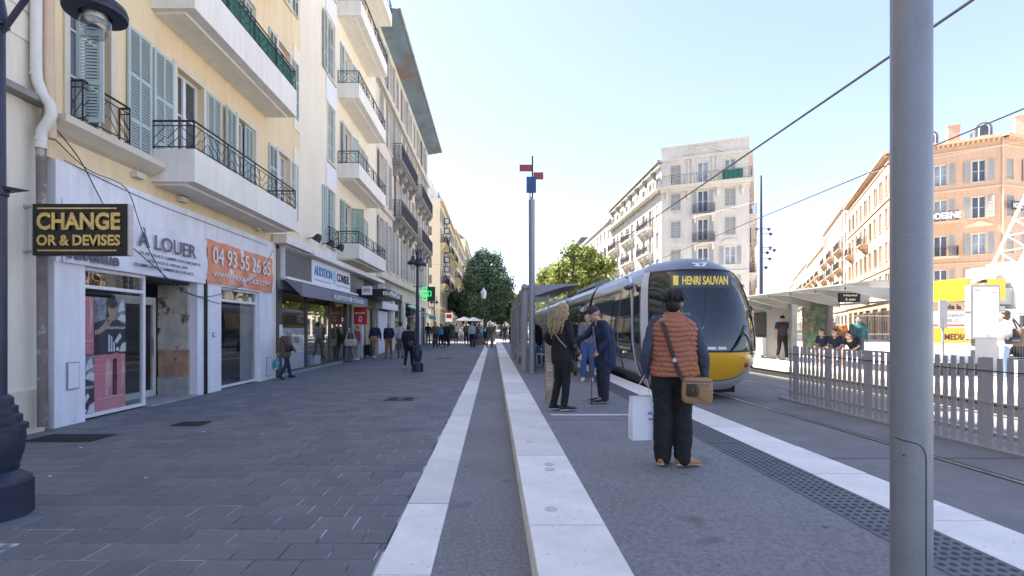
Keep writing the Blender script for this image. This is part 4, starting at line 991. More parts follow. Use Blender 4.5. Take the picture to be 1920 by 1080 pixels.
t = thing('x', None, None, dir28(A2, 26), R(-118)); ob_face(t, 26, tuple(1.7+i*2.9 for i in range(9)), [(1+i*4.2, 4+i*4.2) for i in range(6)])
for i in (3, 13): balcony(t, i, i+2.4, 11.6, 11.6, 12.5, .8, 'iron', m_orange_t, True)
merge(t, OB)
B2c = A2+u2*Lo; C2 = B2c+Vector((math.cos(R(17)), math.sin(R(17)), 0))*14; D2 = dir28(A2, 26)
Mi = OB.matrix_basis.inverted()
pr = [Mi @ Vector((p.x, p.y, 0)) for p in (A2, B2c, C2, C2+Vector((0, 22, 0)), D2)]
cen = sum(pr, Vector())/5
mb = MB(); lo = [(p.x, p.y, 19.26) for p in pr]; hi = [(p.x+(cen.x-p.x)*.3, p.y+(cen.y-p.y)*.3, 20.4) for p in pr]
mb.add(lo+hi, [(i, (i+1) % 5, 5+(i+1) % 5, 5+i) for i in range(5)]+[(5, 6, 7, 8, 9)]); mb.build('roof', mat('terracotta roof tiles', (.36, .22, .16), .8, 0, .2, 3), OB)
m_peach = mat('peach chimney render', (0.66, 0.44, 0.32), .8)
for x, w, h in ((2.6, .7, 1.5), (4.7, .9, 1.7), (9.4, 1.5, 1.6), (11.6, 1.4, 1.4), (14.5, 1.6, 1.6)):
    q = MB().box(x, x+w, 1.6, 2.4, 19.3, 19.6+h).box(x-.06, x+w+.06, 1.54, 2.46, 19.6+h, 19.72+h).build('chimney', m_peach, OB)
for c in (3.2, 7.0):
    q = MB().prism([(c-.6, 19.3), (c+.6, 19.3), (c+.6, 20.2)]+ell(c, 20.2, .6, .6, 10, 0, 180), .35, 2.2, 'y').build('dormer', m_zinc, OB)
    MB().prism([(c-.4, 19.45), (c+.4, 19.45), (c+.4, 20.2)]+ell(c, 20.2, .4, .4, 8, 0, 180), .30, .349, 'y').build('dormer_frame', m_white, q)
    MB().prism([(c-.3, 19.55), (c+.3, 19.55), (c+.3, 20.2)]+ell(c, 20.2, .3, .3, 8, 0, 180), .27, .299, 'y').build('pane', m_pane, q)
# hotel name on the balcony and other lettering (things of their own)
def at_face(s, out=0.0, z=0): p = A2+u2*s+Vector((u2.y, -u2.x, 0))*out; return (p.x, p.y, z)
t = thing('hotel_sign', 'large white letters mounted on the terracotta balcony railing', 'sign', at_face(2.45, .86, 11.85), th2)
letter('MODERNE', 2.75, .62, m_white, t, (0, 0, 0), bold=.03, depth=.06)
p = A2+u2*Lo
t = thing('hotel_sign', 'black hotel sign projecting from the right part of the terracotta building', 'sign', (p.x+.3, p.y-.5, 12.3), R(17))
t.scale = (.6, .6, .8)
MB().box(0, 2.6, 0, .2, 0, .95).build('sign_box', m_black, t); letter('HOTEL', 2.2, .6, m_white, t, (.2, -.02, .18), bold=.03, depth=.03)
t = thing('shop_sign', 'black shop fascia with white capital letter at the base of the terracotta building', 'sign', at_face(2.3, .25, 3.7), th2)
MB().box(0, 2.3, 0, .1, 0, .9).build('sign_box', m_black, t); letter('G', .5, .55, m_white, t, (1.35, -.02, .17), bold=.04, depth=.03)
# buildings further along the right street
O28 = A2
row = [(26.3, 56, 20.2, m_bwhite, 'sunlit cream block with green balcony screens beside the terracotta building', 21, (1, 2, 3), 2.6),
       (56.3, 95, 18.0, m_b4, 'sunlit yellow block with round balconies on the right hand street', 22, (0, 1, 2, 3), 2.0),
       (95.3, 150, 19.0, m_bwhite, 'sunlit white block with loggias farther up the right hand street', 23, (1, 3), 2.5),
       (150.3, 230, 18.0, m_orange_t, 'distant peach block on the right hand street', 24, (2,), 2.5),
       (230.3, 380, 20.0, m_bwhite, 'farthest pale block of the right hand street', 25, None, 2.0)]
for a, b, H, mw, lb, sn, bal, rf in row:
    far_row('cream_building', lb, 0, 0, b-a, H, mw, 5, 3.0 if a < 90 else 4.2, m_shutl, m_orange_t if mw is not m_orange_t else m_trim, rz=R(-118), O=dir28(A2, b), balc=bal, roof=rf, seedn=sn)
cz = dir28(R1, 24.5)
far_row('peach_building', 'narrow peach building seen beside the white corner building', 0, 0, 60, 15, m_orange, 4, 3.2, m_shutl, m_orange_t, rz=R(62), O=cz, seedn=31)
far_row('pale_building', 'pale block far down the left side of the right hand street', 0, 0, 120, 17, m_pale, 4, 4.0, m_shutl, m_trim, rz=R(62), O=dir28(cz, 61), seedn=32)

# ================= TREES =================
m_bark = mat('bark', (0.09, 0.075, 0.06), 0.9, 0, 0.3, 6, 0.6, 20)
def leafmat(n, c):
    m = mat(n, c, 0.55, 0, 0.35, 0.9); nd = m.node_tree.nodes; l = m.node_tree.links; b = nd['Principled BSDF']; o = nd['Material Output']
    t = nd.new('ShaderNodeBsdfTranslucent'); src = b.inputs['Base Color'].links[0].from_socket
    l.new(src, t.inputs[0]); x = nd.new('ShaderNodeMixShader'); x.inputs[0].default_value = 0.35
    l.new(b.outputs[0], x.inputs[1]); l.new(t.outputs[0], x.inputs[2]); l.new(x.outputs[0], o.inputs[0]); return m
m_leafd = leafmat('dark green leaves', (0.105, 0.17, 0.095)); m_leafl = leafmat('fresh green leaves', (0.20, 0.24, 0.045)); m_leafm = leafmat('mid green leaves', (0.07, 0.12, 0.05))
def tree(loc, H, rx, z0, n, ls, ml, label, group=None, seed_=1, lobes=26, name='plane_tree', shape=1.0):
    r = random.Random(seed_); t = thing(name, label, 'tree', loc, r.uniform(0, 6), group)
    tk = MB(); tk.loft([(0, 0, -.05), (.02, 0, .5), (0, .05, z0*.8), (.1, 0, z0+(H-z0)*.5)], [H*.035, H*.024, H*.018, H*.008], 10)
    cz_ = (z0+H)/2; rz_ = (H-z0)/2; lob = []
    for i in range(lobes):
        while True:
            p = Vector((r.uniform(-1, 1), r.uniform(-1, 1), r.uniform(-1, 1)))
            if .15 < p.length < .86: break
        taper = 1-.42*max(0, p.z)*shape-.12*max(0, -p.z)
        q = Vector((p.x*rx*taper, p.y*rx*taper, cz_+p.z*rz_)); lob.append((q, rx*r.uniform(.22, .36)*(1-.25*max(0, p.z))))
        if i < 12: tk.loft([(0, 0, z0*.7+(q.z-z0*.7)*.25), tuple(q*.6+Vector((0, 0, z0*.3))), tuple(q)], [H*.010, H*.006, H*.002], 5)
    tk.build('trunk', m_bark, t)
    vs = []; fs = []
    for i in range(n):
        c, rr = r.choice(lob); d = Vector((r.gauss(0, 1), r.gauss(0, 1), r.gauss(0, 1))).normalized()
        p = c+d*rr*r.uniform(.35, 1.22); s = ls*r.uniform(.6, 1.3)
        nn = (d+Vector((r.uniform(-.8, .8), r.uniform(-.8, .8), r.uniform(-.4, .9)))).normalized(); a = nn.orthogonal().normalized()
        a = (Matrix.Rotation(r.uniform(0, 6.28), 3, nn) @ a); b = nn.cross(a); k = len(vs)
        vs += [p-a*s, p-b*s*.6+nn*s*.15, p+a*s, p+b*s*.6-nn*s*.1]; fs.append((k, k+1, k+2, k+3))
    MB().add(vs, fs).build('crown', ml, t, fix=False); return t
tree((-1.0, 66, 0), 12.6, 3.75, 2.2, 36000, .16, m_leafd, 'large dark green tree at the end of the pavement', None, 4, 90)
tree((-4.4, 72, 0), 7.8, 2.6, 2.5, 6000, .26, m_leafd, 'smaller dark tree behind the left part of the large tree', None, 5, 20)
tree((1.5, 96, 0), 9.0, 3.6, 2.4, 5000, .3, m_leafm, 'hazy green tree far behind the shelter roof', None, 6, 20)
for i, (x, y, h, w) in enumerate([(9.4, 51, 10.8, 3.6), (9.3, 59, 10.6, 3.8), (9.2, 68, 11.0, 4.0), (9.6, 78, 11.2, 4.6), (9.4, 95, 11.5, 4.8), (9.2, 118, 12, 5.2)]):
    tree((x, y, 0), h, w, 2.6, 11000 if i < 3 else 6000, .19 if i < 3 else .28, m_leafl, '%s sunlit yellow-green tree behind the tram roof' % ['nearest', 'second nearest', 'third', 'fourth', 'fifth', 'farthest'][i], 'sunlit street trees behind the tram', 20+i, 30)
# far closing row of foliage and buildings at the street end
tree((-3.5, 130, 0), 11, 5, 2, 4000, .4, m_leafd, 'distant dark tree left of the street end', None, 41, 20)
tree((5, 150, 0), 12, 6, 2, 4000, .45, m_leafm, 'distant green tree at the street end', None, 42, 20)
far_row('end_building', 'hazy building closing the far end of the avenue', 0, 0, 60, 14, m_hauss, 3, 4, m_shutd, m_trim, rz=0, O=(-25, 420, 0), seedn=51)
# potted evergreens near the tree
for i, (x, y) in enumerate(((-3.9, 44), (-4.7, 46.5))):
    t = tree((x, y, 0), 1.9, .8, .3, 1500, .09, m_leafd, '%s clipped dark shrub in a pot at the cafe terrace' % ('nearer', 'farther')[i], 'potted shrubs', 60+i, 14, 'potted_shrub')
# ================= TRAM =================
def interp(tab, z):
    if z <= tab[0][0]: return tab[0][1]
    for (a, va), (b, vb) in zip(tab[:-1], tab[1:]):
        if z <= b:
            t = (z-a)/(b-a); return va+(vb-va)*t
    return tab[-1][1]
def smooth_tab(pts):
    out = []
    for i in range(len(pts)-1):
        p0, p1, p2, p3 = pts[max(i-1, 0)], pts[i], pts[i+1], pts[min(i+2, len(pts)-1)]
        for k in range(8):
            t = k/8; out.append(tuple(.5*((2*p1[j])+(p2[j]-p0[j])*t+(2*p0[j]-5*p1[j]+4*p2[j]-p3[j])*t*t+(3*p1[j]-p0[j]-3*p2[j]+p3[j])*t**3) for j in (0, 1)))
    return out+[pts[-1]]
ST = smooth_tab([(.22, 1.02), (.45, 1.18), (.8, 1.28), (1.3, 1.325), (2.0, 1.29), (2.55, 1.21), (2.9, 1.09), (3.12, .88), (3.25, .56), (3.31, .03)])
BT = smooth_tab([(.22, .50), (.45, .20), (.8, .04), (1.1, 0), (1.5, .05), (2.0, .17), (2.5, .36), (2.9, .60), (3.12, .88), (3.25, 1.25), (3.31, 1.8)])
S_ = lambda z: interp(ST, z); Bz = lambda z: interp(BT, z)
def F_(x, z): r_ = min(1.0, abs(x)/max(S_(z), 1e-3)); return Bz(z)+.85*r_**2.5
TR = thing('tram', 'grey articulated tram with yellow nose and number 27 stopped at the platform', 'tram', (4.72, 10.55, -.10))
m_tsil = mat('silver tram paint', (0.60, 0.61, 0.63), 0.30, 0.2, 0.05, 2, coat=.5)
m_tbody = mat('grey tram paint', (0.28, 0.28, 0.295), 0.22, 0.5, 0.06, 1.5, coat=.6)
m_troof = mat('slate grey tram roof', (0.18, 0.19, 0.215), 0.4, 0.2, 0.08, 2, coat=.3)
m_tyel = mat('yellow tram nose', (0.80, 0.42, 0.015), 0.28, 0, 0.04, 2, coat=.5)
m_tglass = mat('dark tram glass', (0.018, 0.024, 0.026), 0.03, 0, 0.3, 1, spec=1.0, coat=.8)
m_wsh = glass_mat('windscreen glass', (0.36, 0.60, 0.66), .85, .09, .01, .5)
zs = [.22, .32, .45, .6, .8, .95, 1.10, 1.35, 1.7, 2.05, 2.4, 2.7, 2.93, 3.02, 3.12, 3.2, 3.26, 3.31]
rs_ = [-1, -.97, -.90, -.75, -.6, -.45, -.3, -.15, 0, .15, .3, .45, .6, .75, .90, .97, 1]
def nose(filt, off, m, name, parent=TR):
    mb = MB(); nr = len(rs_); vs = [(r_*S_(z), F_(r_*S_(z), z)-off, z) for z in zs for r_ in rs_]; fs = []
    for j in range(len(zs)-1):
        for i in range(nr-1):
            zc = (zs[j]+zs[j+1])/2; rc = (rs_[i]+rs_[i+1])/2
            if filt(rc, zc): fs.append((j*nr+i, j*nr+i+1, (j+1)*nr+i+1, (j+1)*nr+i))
    us = sorted({i for f in fs for i in f}); mp = {v: i for i, v in enumerate(us)}
    return mb.add([vs[i] for i in us], [tuple(mp[i] for i in f) for f in fs]).build(name, m, parent, True, fix=False)
nose(lambda r_, z: not (abs(r_) < .90 and 1.10 < z < 2.93) and z < 2.95, 0, m_tsil, 'nose_shell')
nose(lambda r_, z: z > 2.93, .002, m_troof, 'roof_cap')
ws = nose(lambda r_, z: abs(r_) < .90 and 1.10 < z < 2.93, .004, m_wsh, 'windscreen')
def patch(name, m, xr, zlo, zhi, off=.008, nx=18, nz=8, parent=TR):
    vs = []; fs = []
    for j in range(nz+1):
        for i in range(nx+1):
            x = xr[0]+(xr[1]-xr[0])*i/nx; z = zlo(x)+(zhi(x)-zlo(x))*j/nz; vs.append((x, F_(x, z)-off, z))
    for j in range(nz):
        for i in range(nx): a = j*(nx+1)+i; fs.append((a, a+1, a+nx+2, a+nx+1))
    return MB().add(vs, fs).build(name, m, parent, True, fix=False)
yl = lambda x: .47+.52*(abs(x)/1.24)**2.6
yp = patch('nose_panel', m_tyel, (-1.19, 1.19), yl, lambda x: 1.075)
patch('panel_seam', m_black, (-1.2, 1.2), lambda x: yl(x)-.02, yl, .007, nz=1)
patch('windscreen_seal', m_black, (-1.2, 1.2), lambda x: 1.078, lambda x: 1.115, .010, nz=1)
patch('windscreen_seal', m_black, (-.94, .94), lambda x: 2.905, lambda x: 2.94, .010, nz=1)
for s in (-1, 1):
    mb = MB(); pts = [(s*.905*S_(z), F_(.905*S_(z), z)-.012, z) for z in [1.09+i*.0927 for i in range(21)]]; mb.path(pts, .010, 6); mb.build('windscreen_seal', m_black, TR, True)
# cab interior
mb = MB(); mb.box(-1.1, 1.1, 2.7, 2.75, .9, 2.9); mb.box(-1.15, 1.15, .95, 2.7, .5, 1.05)
for s in (-1, 1): mb.box(s*1.2-.02, s*1.2+.02, 1.3, 2.7, 1.0, 2.2)
mb.build('cab_interior', mat('blue grey cab lining', (.05, .09, .13), .7, 0, .5, 1.5), TR)
MB().prism([(.32, 1.02), (1.2, 1.02), (1.2, 1.28), (.9, 1.22), (.42, 1.10)], -1.0, 1.0, 'x').build('dashboard', mat('dashboard', (.06, .065, .07), .6), TR)
MB().box(-.30, .25, 1.9, 2.1, 1.05, 1.95).ball((0, 2.0, 2.08), .15, .08, .14).build('driver_seat', mat('blue seat', (.03, .06, .12), .8), TR)
MB().box(-.50, -.22, .75, .77, 1.55, 1.95).build('notice', mat('yellow notice', (.6, .42, .12), .6), TR)
MB().path([(.02, .62, 1.62), (-.18, .5, 1.52), (-.20, .45, 1.30)], .018).build('grab_handle', m_tyel, TR)
for x in (-.16, .06): patch('sticker', m_white, (x, x+.18), lambda q: 1.14, lambda q: 1.20, .008, 3, 2)
# destination display behind the glass
m_amb = mat('amber led', (.5, .2, .02), .5, emis=(1.0, .42, .04), estr=.42)
dp = MB().box(-.66, .70, .86, .94, 2.53, 2.84).build('display', mat('display board', (.10, .11, .05), .6), TR)
letter('1', .12, .22, m_amb, dp, (-.59, .845, 2.585), bold=.04, depth=.004); letter('HENRI SAUVAN', 1.05, .20, m_amb, dp, (-.38, .845, 2.595), bold=.03, depth=.004)
# wipers, lamps
wf = lambda x, z, o=.03: (x, F_(x, z)-o, z)
MB().path([wf(-.1+.42, 1.08), wf(.50, 1.25), wf(.66, 1.45)], .014).path([wf(.42, 1.18), wf(.60, 1.40), wf(.80, 1.66)], .012).build('wiper', m_black, TR)
MB().path([wf(1.02, 1.10), wf(.95, 1.3), wf(.72, 1.52)], .014).build('wiper', m_steel, TR)
m_lens = mat('lamp lens', (.75, .75, .75), .08, 0, 0, spec=1); m_red = mat('red lamp', (.35, .03, .02), .15)
def lamp(x, z, r_, m, nm):
    nrm = Vector((F_(x+.01, z)-F_(x-.01, z), -.02, (F_(x, z+.01)-F_(x, z-.01)))).normalized() if False else Vector((x*.5, -1, 0)).normalized()
    o = MB().lathe([(r_*1.25, 0), (r_*1.25, .012), (r_, .014), (r_*.8, .03), (.001, .036)], n=14).build(nm, m, TR, True, loc=(x, F_(x, z)-.004, z)); o.rotation_mode = 'QUATERNION'; o.rotation_quaternion = nrm.to_track_quat('Z', 'Y')
for s in (-1, 1):
    lamp(s*1.04, 1.0, .045, m_steel, 'headlight_ring'); lamp(s*1.035, .995, .036, m_lens, 'headlight'); lamp(s*.95, .88, .055, m_lens, 'headlight'); lamp(s*.80, .80, .05, m_red, 'tail_light'); lamp(s*1.14, .72, .02, m_black, 'bumper_screw')
o = letter('27', .36, .15, m_white, TR, (-.18, F_(0, 3.03)-.045, 3.0), (R(-50), 0, 0), bold=.05, depth=.01, name='fleet_number')
# body behind the nose
zb = [.22, .45, .8, 1.1, 1.5, 2.0, 2.4, 2.7, 2.9, 3.05, 3.15, 3.23, 3.28, 3.31]
prof = [(-S_(z), z) for z in zb]+[(S_(z), z) for z in reversed(zb)]
def hull(y0f, y1, name, mats, side_m=0, roof_m=1, parent=TR, skirt=0):
    n = len(prof); vs = [(x, y0f(z) if callable(y0f) else y0f, z) for x, z in prof]+[(x, y1, z) for x, z in prof]; fs = []; mi = []
    mb = MB()
    k = 0
    for i in range(n-1):
        zc = (prof[i][1]+prof[i+1][1])/2
        mb.add([vs[i], vs[i+1], vs[n+i+1], vs[n+i]], [(0, 1, 2, 3)], roof_m if zc > 2.62 else side_m)
    return mb.build(name, mats, parent, 50, fix=False)
m_tunder = m_black
seams = [2.05, 7.05, 7.4, 13.4, 13.75, 20.0, 20.35, 26.4, 26.75, 33.0]
hull(lambda z: Bz(z)+.85, 3.1, 'cab_shell', [m_tbody, m_troof])
mods = [(3.1, 7.05), (7.4, 13.4), (13.75, 20.0), (20.35, 26.4), (26.75, 33.4)]
for a, b in mods:
    h_ = hull(a, b, 'car_body', [m_tbody, m_troof])
    n = len(prof); MB().add([(x, b, z) for x, z in prof], [tuple(range(n))]).build('end_wall', m_black, TR); 
    MB().add([(x, a+.001, z) for x, z in prof], [tuple(range(n))]).build('end_wall', m_black, TR) if a > 3.2 else None
for a, b in ((7.05, 7.4), (13.4, 13.75), (20.0, 20.35), (26.4, 26.75)):
    mb = MB()
    for i in range(4):
        y = a+(b-a)*(i+.5)/4; k = .93 if i % 2 else .97
        vs = [(x*k, y-.035, .3+(z-.3)*.975) for x, z in prof]+[(x*k, y+.035, .3+(z-.3)*.975) for x, z in prof]; n = len(prof)
        mb.add(vs, [(q, q+1, n+q+1, n+q) for q in range(n-1)])
    mb.build('bellows', m_black, TR)
def sidepatch(s, y0, y1, z0, z1, off, m, name, parent=TR, ny=2, nz=8, y0f=None):
    vs = []; fs = []
    for j in range(nz+1):
        z = z0+(z1-z0)*j/nz
        for i in range(ny+1):
            a = y0f(z) if y0f else y0; vs.append((s*(S_(z)+off), a+(y1-a)*i/ny, z))
    for j in range(nz):
        for i in range(ny): q = j*(ny+1)+i; fs.append((q, q+1, q+ny+2, q+ny+1))
    return MB().add(vs, fs).build(name, m, parent, True, fix=False)
for s in (-1, 1):
    # cab quarter window, swept silver arch, cab door
    sidepatch(s, 0, 1.75, 1.25, 2.60, .006, m_tglass, 'quarter_window', y0f=lambda z: Bz(z)+1.0, ny=3)
    arch = [(.98, .45), (1.02, .75), (1.10, 1.10), (1.22, 1.6), (1.33, 2.0), (1.52, 2.4), (1.80, 2.70), (2.25, 2.93), (3.0, 3.02)]
    mb = MB(); at = smooth_tab([(b_, a_) for a_, b_ in arch]); mb.loft([(s*(S_(z)+.012), y+.35, z) for z, y in at], [(.05, .022)]*len(at), 8, side=(0, 1, .3)); mb.build('door_arch', m_tsil, TR, True)
    sidepatch(s, 0, 2.85, 1.0, 2.66, .008, m_tglass, 'side_window', y0f=lambda z: 1.55+max(0, z-1.6)*.75 if z > 1.6 else 1.55-(1.6-z)*.15)
    sidepatch(s, 2.85, 3.05, .30, 2.75, .012, m_tbody, 'door_pillar')
    MB().ball((s*1.36, 1.78, 2.62), .10, .26, .085, 12, 8).tube((s*1.2, 2.0, 2.72), (s*1.33, 1.95, 2.66), .03).build('mirror', m_troof, TR, True)
    for a, b in mods:
        L = b-a; sidepatch(s, a+.05, b-.08, .92, 2.58, .006, m_tglass, 'side_window', ny=6)
        sidepatch(s, a+.05, b-.08, 2.60, 2.63, .010, m_black, 'window_seal')
        c = (a+b)/2; 
        for q0, q1 in ((c-1.35, c-.02), (c+.02, c+1.35)):      # double door leaves
            if L < 3: continue
            dl = sidepatch(s, q0, q1, .34, 2.50, .016, m_tbody, 'door_leaf')
            sidepatch(s, q0+.09, q1-.09, .62, 2.42, .020, m_tglass, 'pane', dl)
        for y in (a+.9, b-1.0): sidepatch(s, y, y+.05, .92, 2.58, .012, m_tbody, 'window_post')
        sidepatch(s, a+.02, b-.02, .24, .30, .012, m_black, 'skirt_strip')
    lampz = MB().ball((s*1.335, 2.35, .98), .02, .035, .03, 8, 5).build('indicator', m_amb, TR)
for a, b in ((8.6, 12.6), (21, 25.5)): MB().prism([(-.85, 3.2), (.85, 3.2), (.8, 3.36), (.55, 3.44), (-.55, 3.44), (-.8, 3.36)], a, b, 'y').build('roof_equipment', m_troof, TR)
pg = MB().box(-.5, .5, 17.6, 19.4, 3.3, 3.45).path([(0, 17.8, 3.45), (0, 19.2, 4.35), (0, 18.2, 5.70)], .05).path([(-.8, 18.2, 5.66), (-.6, 18.2, 5.78), (.6, 18.2, 5.78), (.8, 18.2, 5.66)], .035).path([(-.45, 17.8, 3.45), (-.3, 19.2, 4.35)], .03).build('pantograph', m_black, TR)
ub = MB().box(-1.0, 1.0, 1.2, 33, .08, .24).build('underframe', m_black, TR)
for y in (2.6, 4.4, 15.6, 17.4, 28.8, 30.6):
    for s in (-.72, .72):
        o = MB().lathe([(.29, -.06), (.29, .06)], n=18).build('wheel', m_steel, TR, loc=(s, y, .29), rz=(0, R(90), 0))
# someone seen through the tram window is left dark
# ================= FENCE BETWEEN TRACKS =================
FN = thing('slat_fence', 'grey metal slat fence standing between the two tram tracks', 'fence', (6.6, 3.6, -.10))
m_slat = mat('mauve grey slat paint', (0.46, 0.44, 0.435), 0.5, 0.2, 0.06, 8)
def slat_mesh(w, h):
    mb = MB(); t = .005; N = 9; pts = []
    for i in range(N+1):
        z = .04+(h-.04)*i/N; y_ = w/2*(1-.10*math.sin(i*2.3))
        pts.append((y_, z))
    poly = pts+[(-p, z) for p, z in reversed(pts)]
    mb.prism(poly, -t, t, 'x'); return mb.mesh('slat', m_slat, fix=True)
sm = [slat_mesh(.078, 1.20), slat_mesh(.085, 1.21)]
for i in range(58):
    y = i*.13; o = obj('slat', sm[i % 2], FN, (0, y, 0)); o.rotation_euler = (0, 0, R(1.2*math.sin(i*1.7)))
for i in range(0, 59, 8): MB().box(-.012, .012, i*.13-.095, i*.13-.03, 0, 1.21).build('post', m_slat, FN)
MB().tube((-.02, -.1, 1.03), (-.02, 7.6, 1.03), .007).build('cable', m_black, FN)
for z in (.16,): MB().box(.02, .05, -.1, 7.55, z, z+.05).build('rail', m_slat, FN)
MB().box(-.14, .16, -.2, 7.65, -.02, .035).build('base_plate', mat('pale kerb', (.30, .29, .28), .8), FN)
MB().box(-.02, .02, -.1, 7.55, .60, .62).build('rail', m_slat, FN)

# ================= POLES, LAMPS =================
fp = thing('steel_pole', 'thick grey steel pole filling the right foreground', 'pole', (1.912, 2.27, .2))
m_pole = mat('grey pole coating', (0.30, 0.305, 0.32), 0.42, 0.35, 0.07, 5, 0.25, 160, fine=.16, streak=.10, stain=((.24, .24, .25), 9, .66))
MB().lathe([(.077, 0), (.077, 5.5)], n=64).build('shaft', m_pole, fp, True)
# hatch seam on the camera side: a raised access cover
r_ = .0774; hv = []
def onpole(a, z, rr=r_): return (rr*math.cos(a), rr*math.sin(a), z)
aL, aR = R(-178), R(-90)
zt = 1.5-(825-615)/930*2.2-.2; 
pts = []
aS = R(-89)
seam = [onpole(aS, -.0), onpole(aS, zt-.09)]
for k in range(7):
    q = k/6*math.pi/2; seam.append(onpole(aS-R(32)*(1-math.cos(q)), zt-.09+.075*math.sin(q)))
for k in range(1, 6): seam.append(onpole(aS-R(32)-R(56)*k/5, zt-.015+.012*k/5))
MB().path(seam, .0022, 6).build('hatch_seam', m_black, fp)
o = MB().lathe([(.013, 0), (.013, .004), (.008, .005), (.008, .003), (.003, .003)], n=16).build('hatch_screw', m_pole, fp, loc=onpole(R(-148), zt-.075, .0766)); o.rotation_euler = (R(90), 0, R(-148+90))
o = MB().lathe([(.0035, 0), (.0035, .006)], n=8).build('screw_socket', m_black, fp, loc=onpole(R(-148), zt-.075, .0766)); o.rotation_euler = (R(90), 0, R(-148+90))

sp = thing('signal_mast', 'slim grey mast with red and blue panels on top at the head of the shelter', 'mast', (1.10, 14.2, .2))
MB().lathe([(.11, 0), (.11, .04), (.09, .05), (.09, 4.97), (.03, 4.98), (.03, 5.05)], n=20).build('shaft', m_pole, sp, True)
MB().tube((.02, 0, 5.0), (.02, 0, 6.22), .022).tube((-.05, 0, 5.0), (-.06, 0, 5.4), .015).build('upper_mast', m_iron, sp)
MB().box(-.35, -.0, -.03, .0, 5.78, 5.97).build('red_panel', mat('red brown panel', (.30, .06, .05), .5), sp); MB().box(.05, .33, -.03, 0, 5.55, 5.75).build('red_panel', mat('dull red panel', (.30, .06, .05), .5), sp)
MB().box(-.15, .12, -.05, .05, 5.18, 5.62).build('blue_panel', mat('blue panel', (.03, .07, .20), .5), sp)

m_globe = glass_mat('lamp globe glass', (.85, .87, .9), .9, .12)
def street_lamp(loc, label, heads, Hh, grp=None):
    t = thing('street_lamp', label, 'street lamp', loc, 0, grp)
    mb = MB(); mb.lathe([(.255, 0), (.255, .27)], n=8)
    mb.lathe([(.245, .271), (.235, .30), (.15, .36), (.16, .39)], n=16)
    mb.lathe([(.15, .391), (.185, .50), (.20, .62), (.195, .68)], n=16)
    mb.lathe([(.215, .681), (.215, .73), (.175, .745), (.175, .80), (.145, .815), (.145, .87), (.115, .885), (.115, .94), (.075, .97)], n=8)
    mb.build('base', m_navy, t, 30)
    MB().lathe([(.072, .97), (.072, 2.55), (.085, 2.56), (.085, 2.62), (.065, 2.63), (.06, Hh-.1), (.09, Hh-.09), (.05, Hh+.15), (.0, Hh+.4)], n=14).build('pole', m_navy, t, 30)
    for ang, rr, zt_ in heads:
        c = Vector((math.cos(ang)*rr, math.sin(ang)*rr, zt_)); e = Vector((math.cos(ang), math.sin(ang), 0))
        MB().path([Vector((0, 0, Hh-.2)), e*rr*.4+Vector((0, 0, Hh+.25)), e*rr*.85+Vector((0, 0, Hh+.3)), c+Vector((0, 0, .28))], .025).build('arm', m_navy, t)
        h = MB().lathe([(.02, .26), (.06, .24), (.08, .14), (.16, .09), (.235, .035), (.248, 0), (.238, -.018), (.248, -.025), (.242, -.045), (.13, -.05), (.13, -.02), (.05, .02)], c, 32, cap=False).build('lamp_head', m_navy, t, 30)
        MB().lathe([(.122, -.045), (.122, -.11), (.107, -.17), (.07, -.225), (.025, -.25), (.001, -.255)], c, 24, cap=False).build('globe', m_globe, h, True)
        MB().lathe([(.10, .0), (.08, -.08), (.02, -.11)], c, 16).build('reflector', mat('lamp reflector', (.5, .45, .38), .3, .6), h, True)
    t.scale = (.88, .88, 1) if loc[0] < -3.9 and loc[1] < 5 else (.78, .78, 1)
    return t
t = street_lamp((-3.955, 3.95, 0), 'dark blue ornate street lamp at the left edge, base and hanging globe visible', [(R(3), .86, 4.06)], 4.0)
MB().add([(.0, -.04, 2.64), (.28, .02, 2.60), (.0, .12, 2.64), (.0, -.04, 2.60), (.28, .02, 2.595), (.0, .12, 2.60)], [(0, 1, 2), (3, 5, 4), (0, 3, 4, 1), (1, 4, 5, 2)]).build('bracket_plate', m_black, t)
street_lamp((-2.6, 17.0, 0), 'dark street lamp with two hanging cone heads standing in the pavement', [(R(195), .20, 3.72), (R(-30), .20, 3.66)], 3.9)
street_lamp((-5.6, 47, 0), 'farther dark street lamp in front of the yellow building', [(R(180), .3, 3.9), (0, .3, 3.9)], 4.2)
sl = thing('street_lamp', 'lantern topped lamp post in front of the large dark tree', 'street lamp', (-.9, 46, 0))
MB().lathe([(.16, 0), (.10, .5), (.05, .8), (.04, 4.2)], n=10).build('pole', m_iron, sl); MB().lathe([(.05, 4.2), (.2, 4.3), (.26, 4.75), (.3, 4.8), (.1, 5.1), (.0, 5.3)], n=8).build('lantern', m_white, sl)
# tall floodlight mast
fm = thing('floodlight_mast', 'tall thin mast with small floodlights beside the white corner building', 'mast', (21.6, 40, 0))
MB().lathe([(.16, 0), (.12, 8), (.06, 13.8)], n=10).build('pole', m_navy, fm)
for i, (x, z) in enumerate(((.9, 9.1), (.7, 9.5), (-.6, 9.5), (.85, 8.0), (.55, 7.6), (1.3, 7.8), (.8, 7.1), (.4, 6.4))):
    x *= .75; h = MB().loft([(x, 0, z+.05), (x+.10, -.1, z-.10)], [.08, .14], 8).tube((0, 0, z), (x, 0, z), .025).build('floodlight', m_navy, fm)
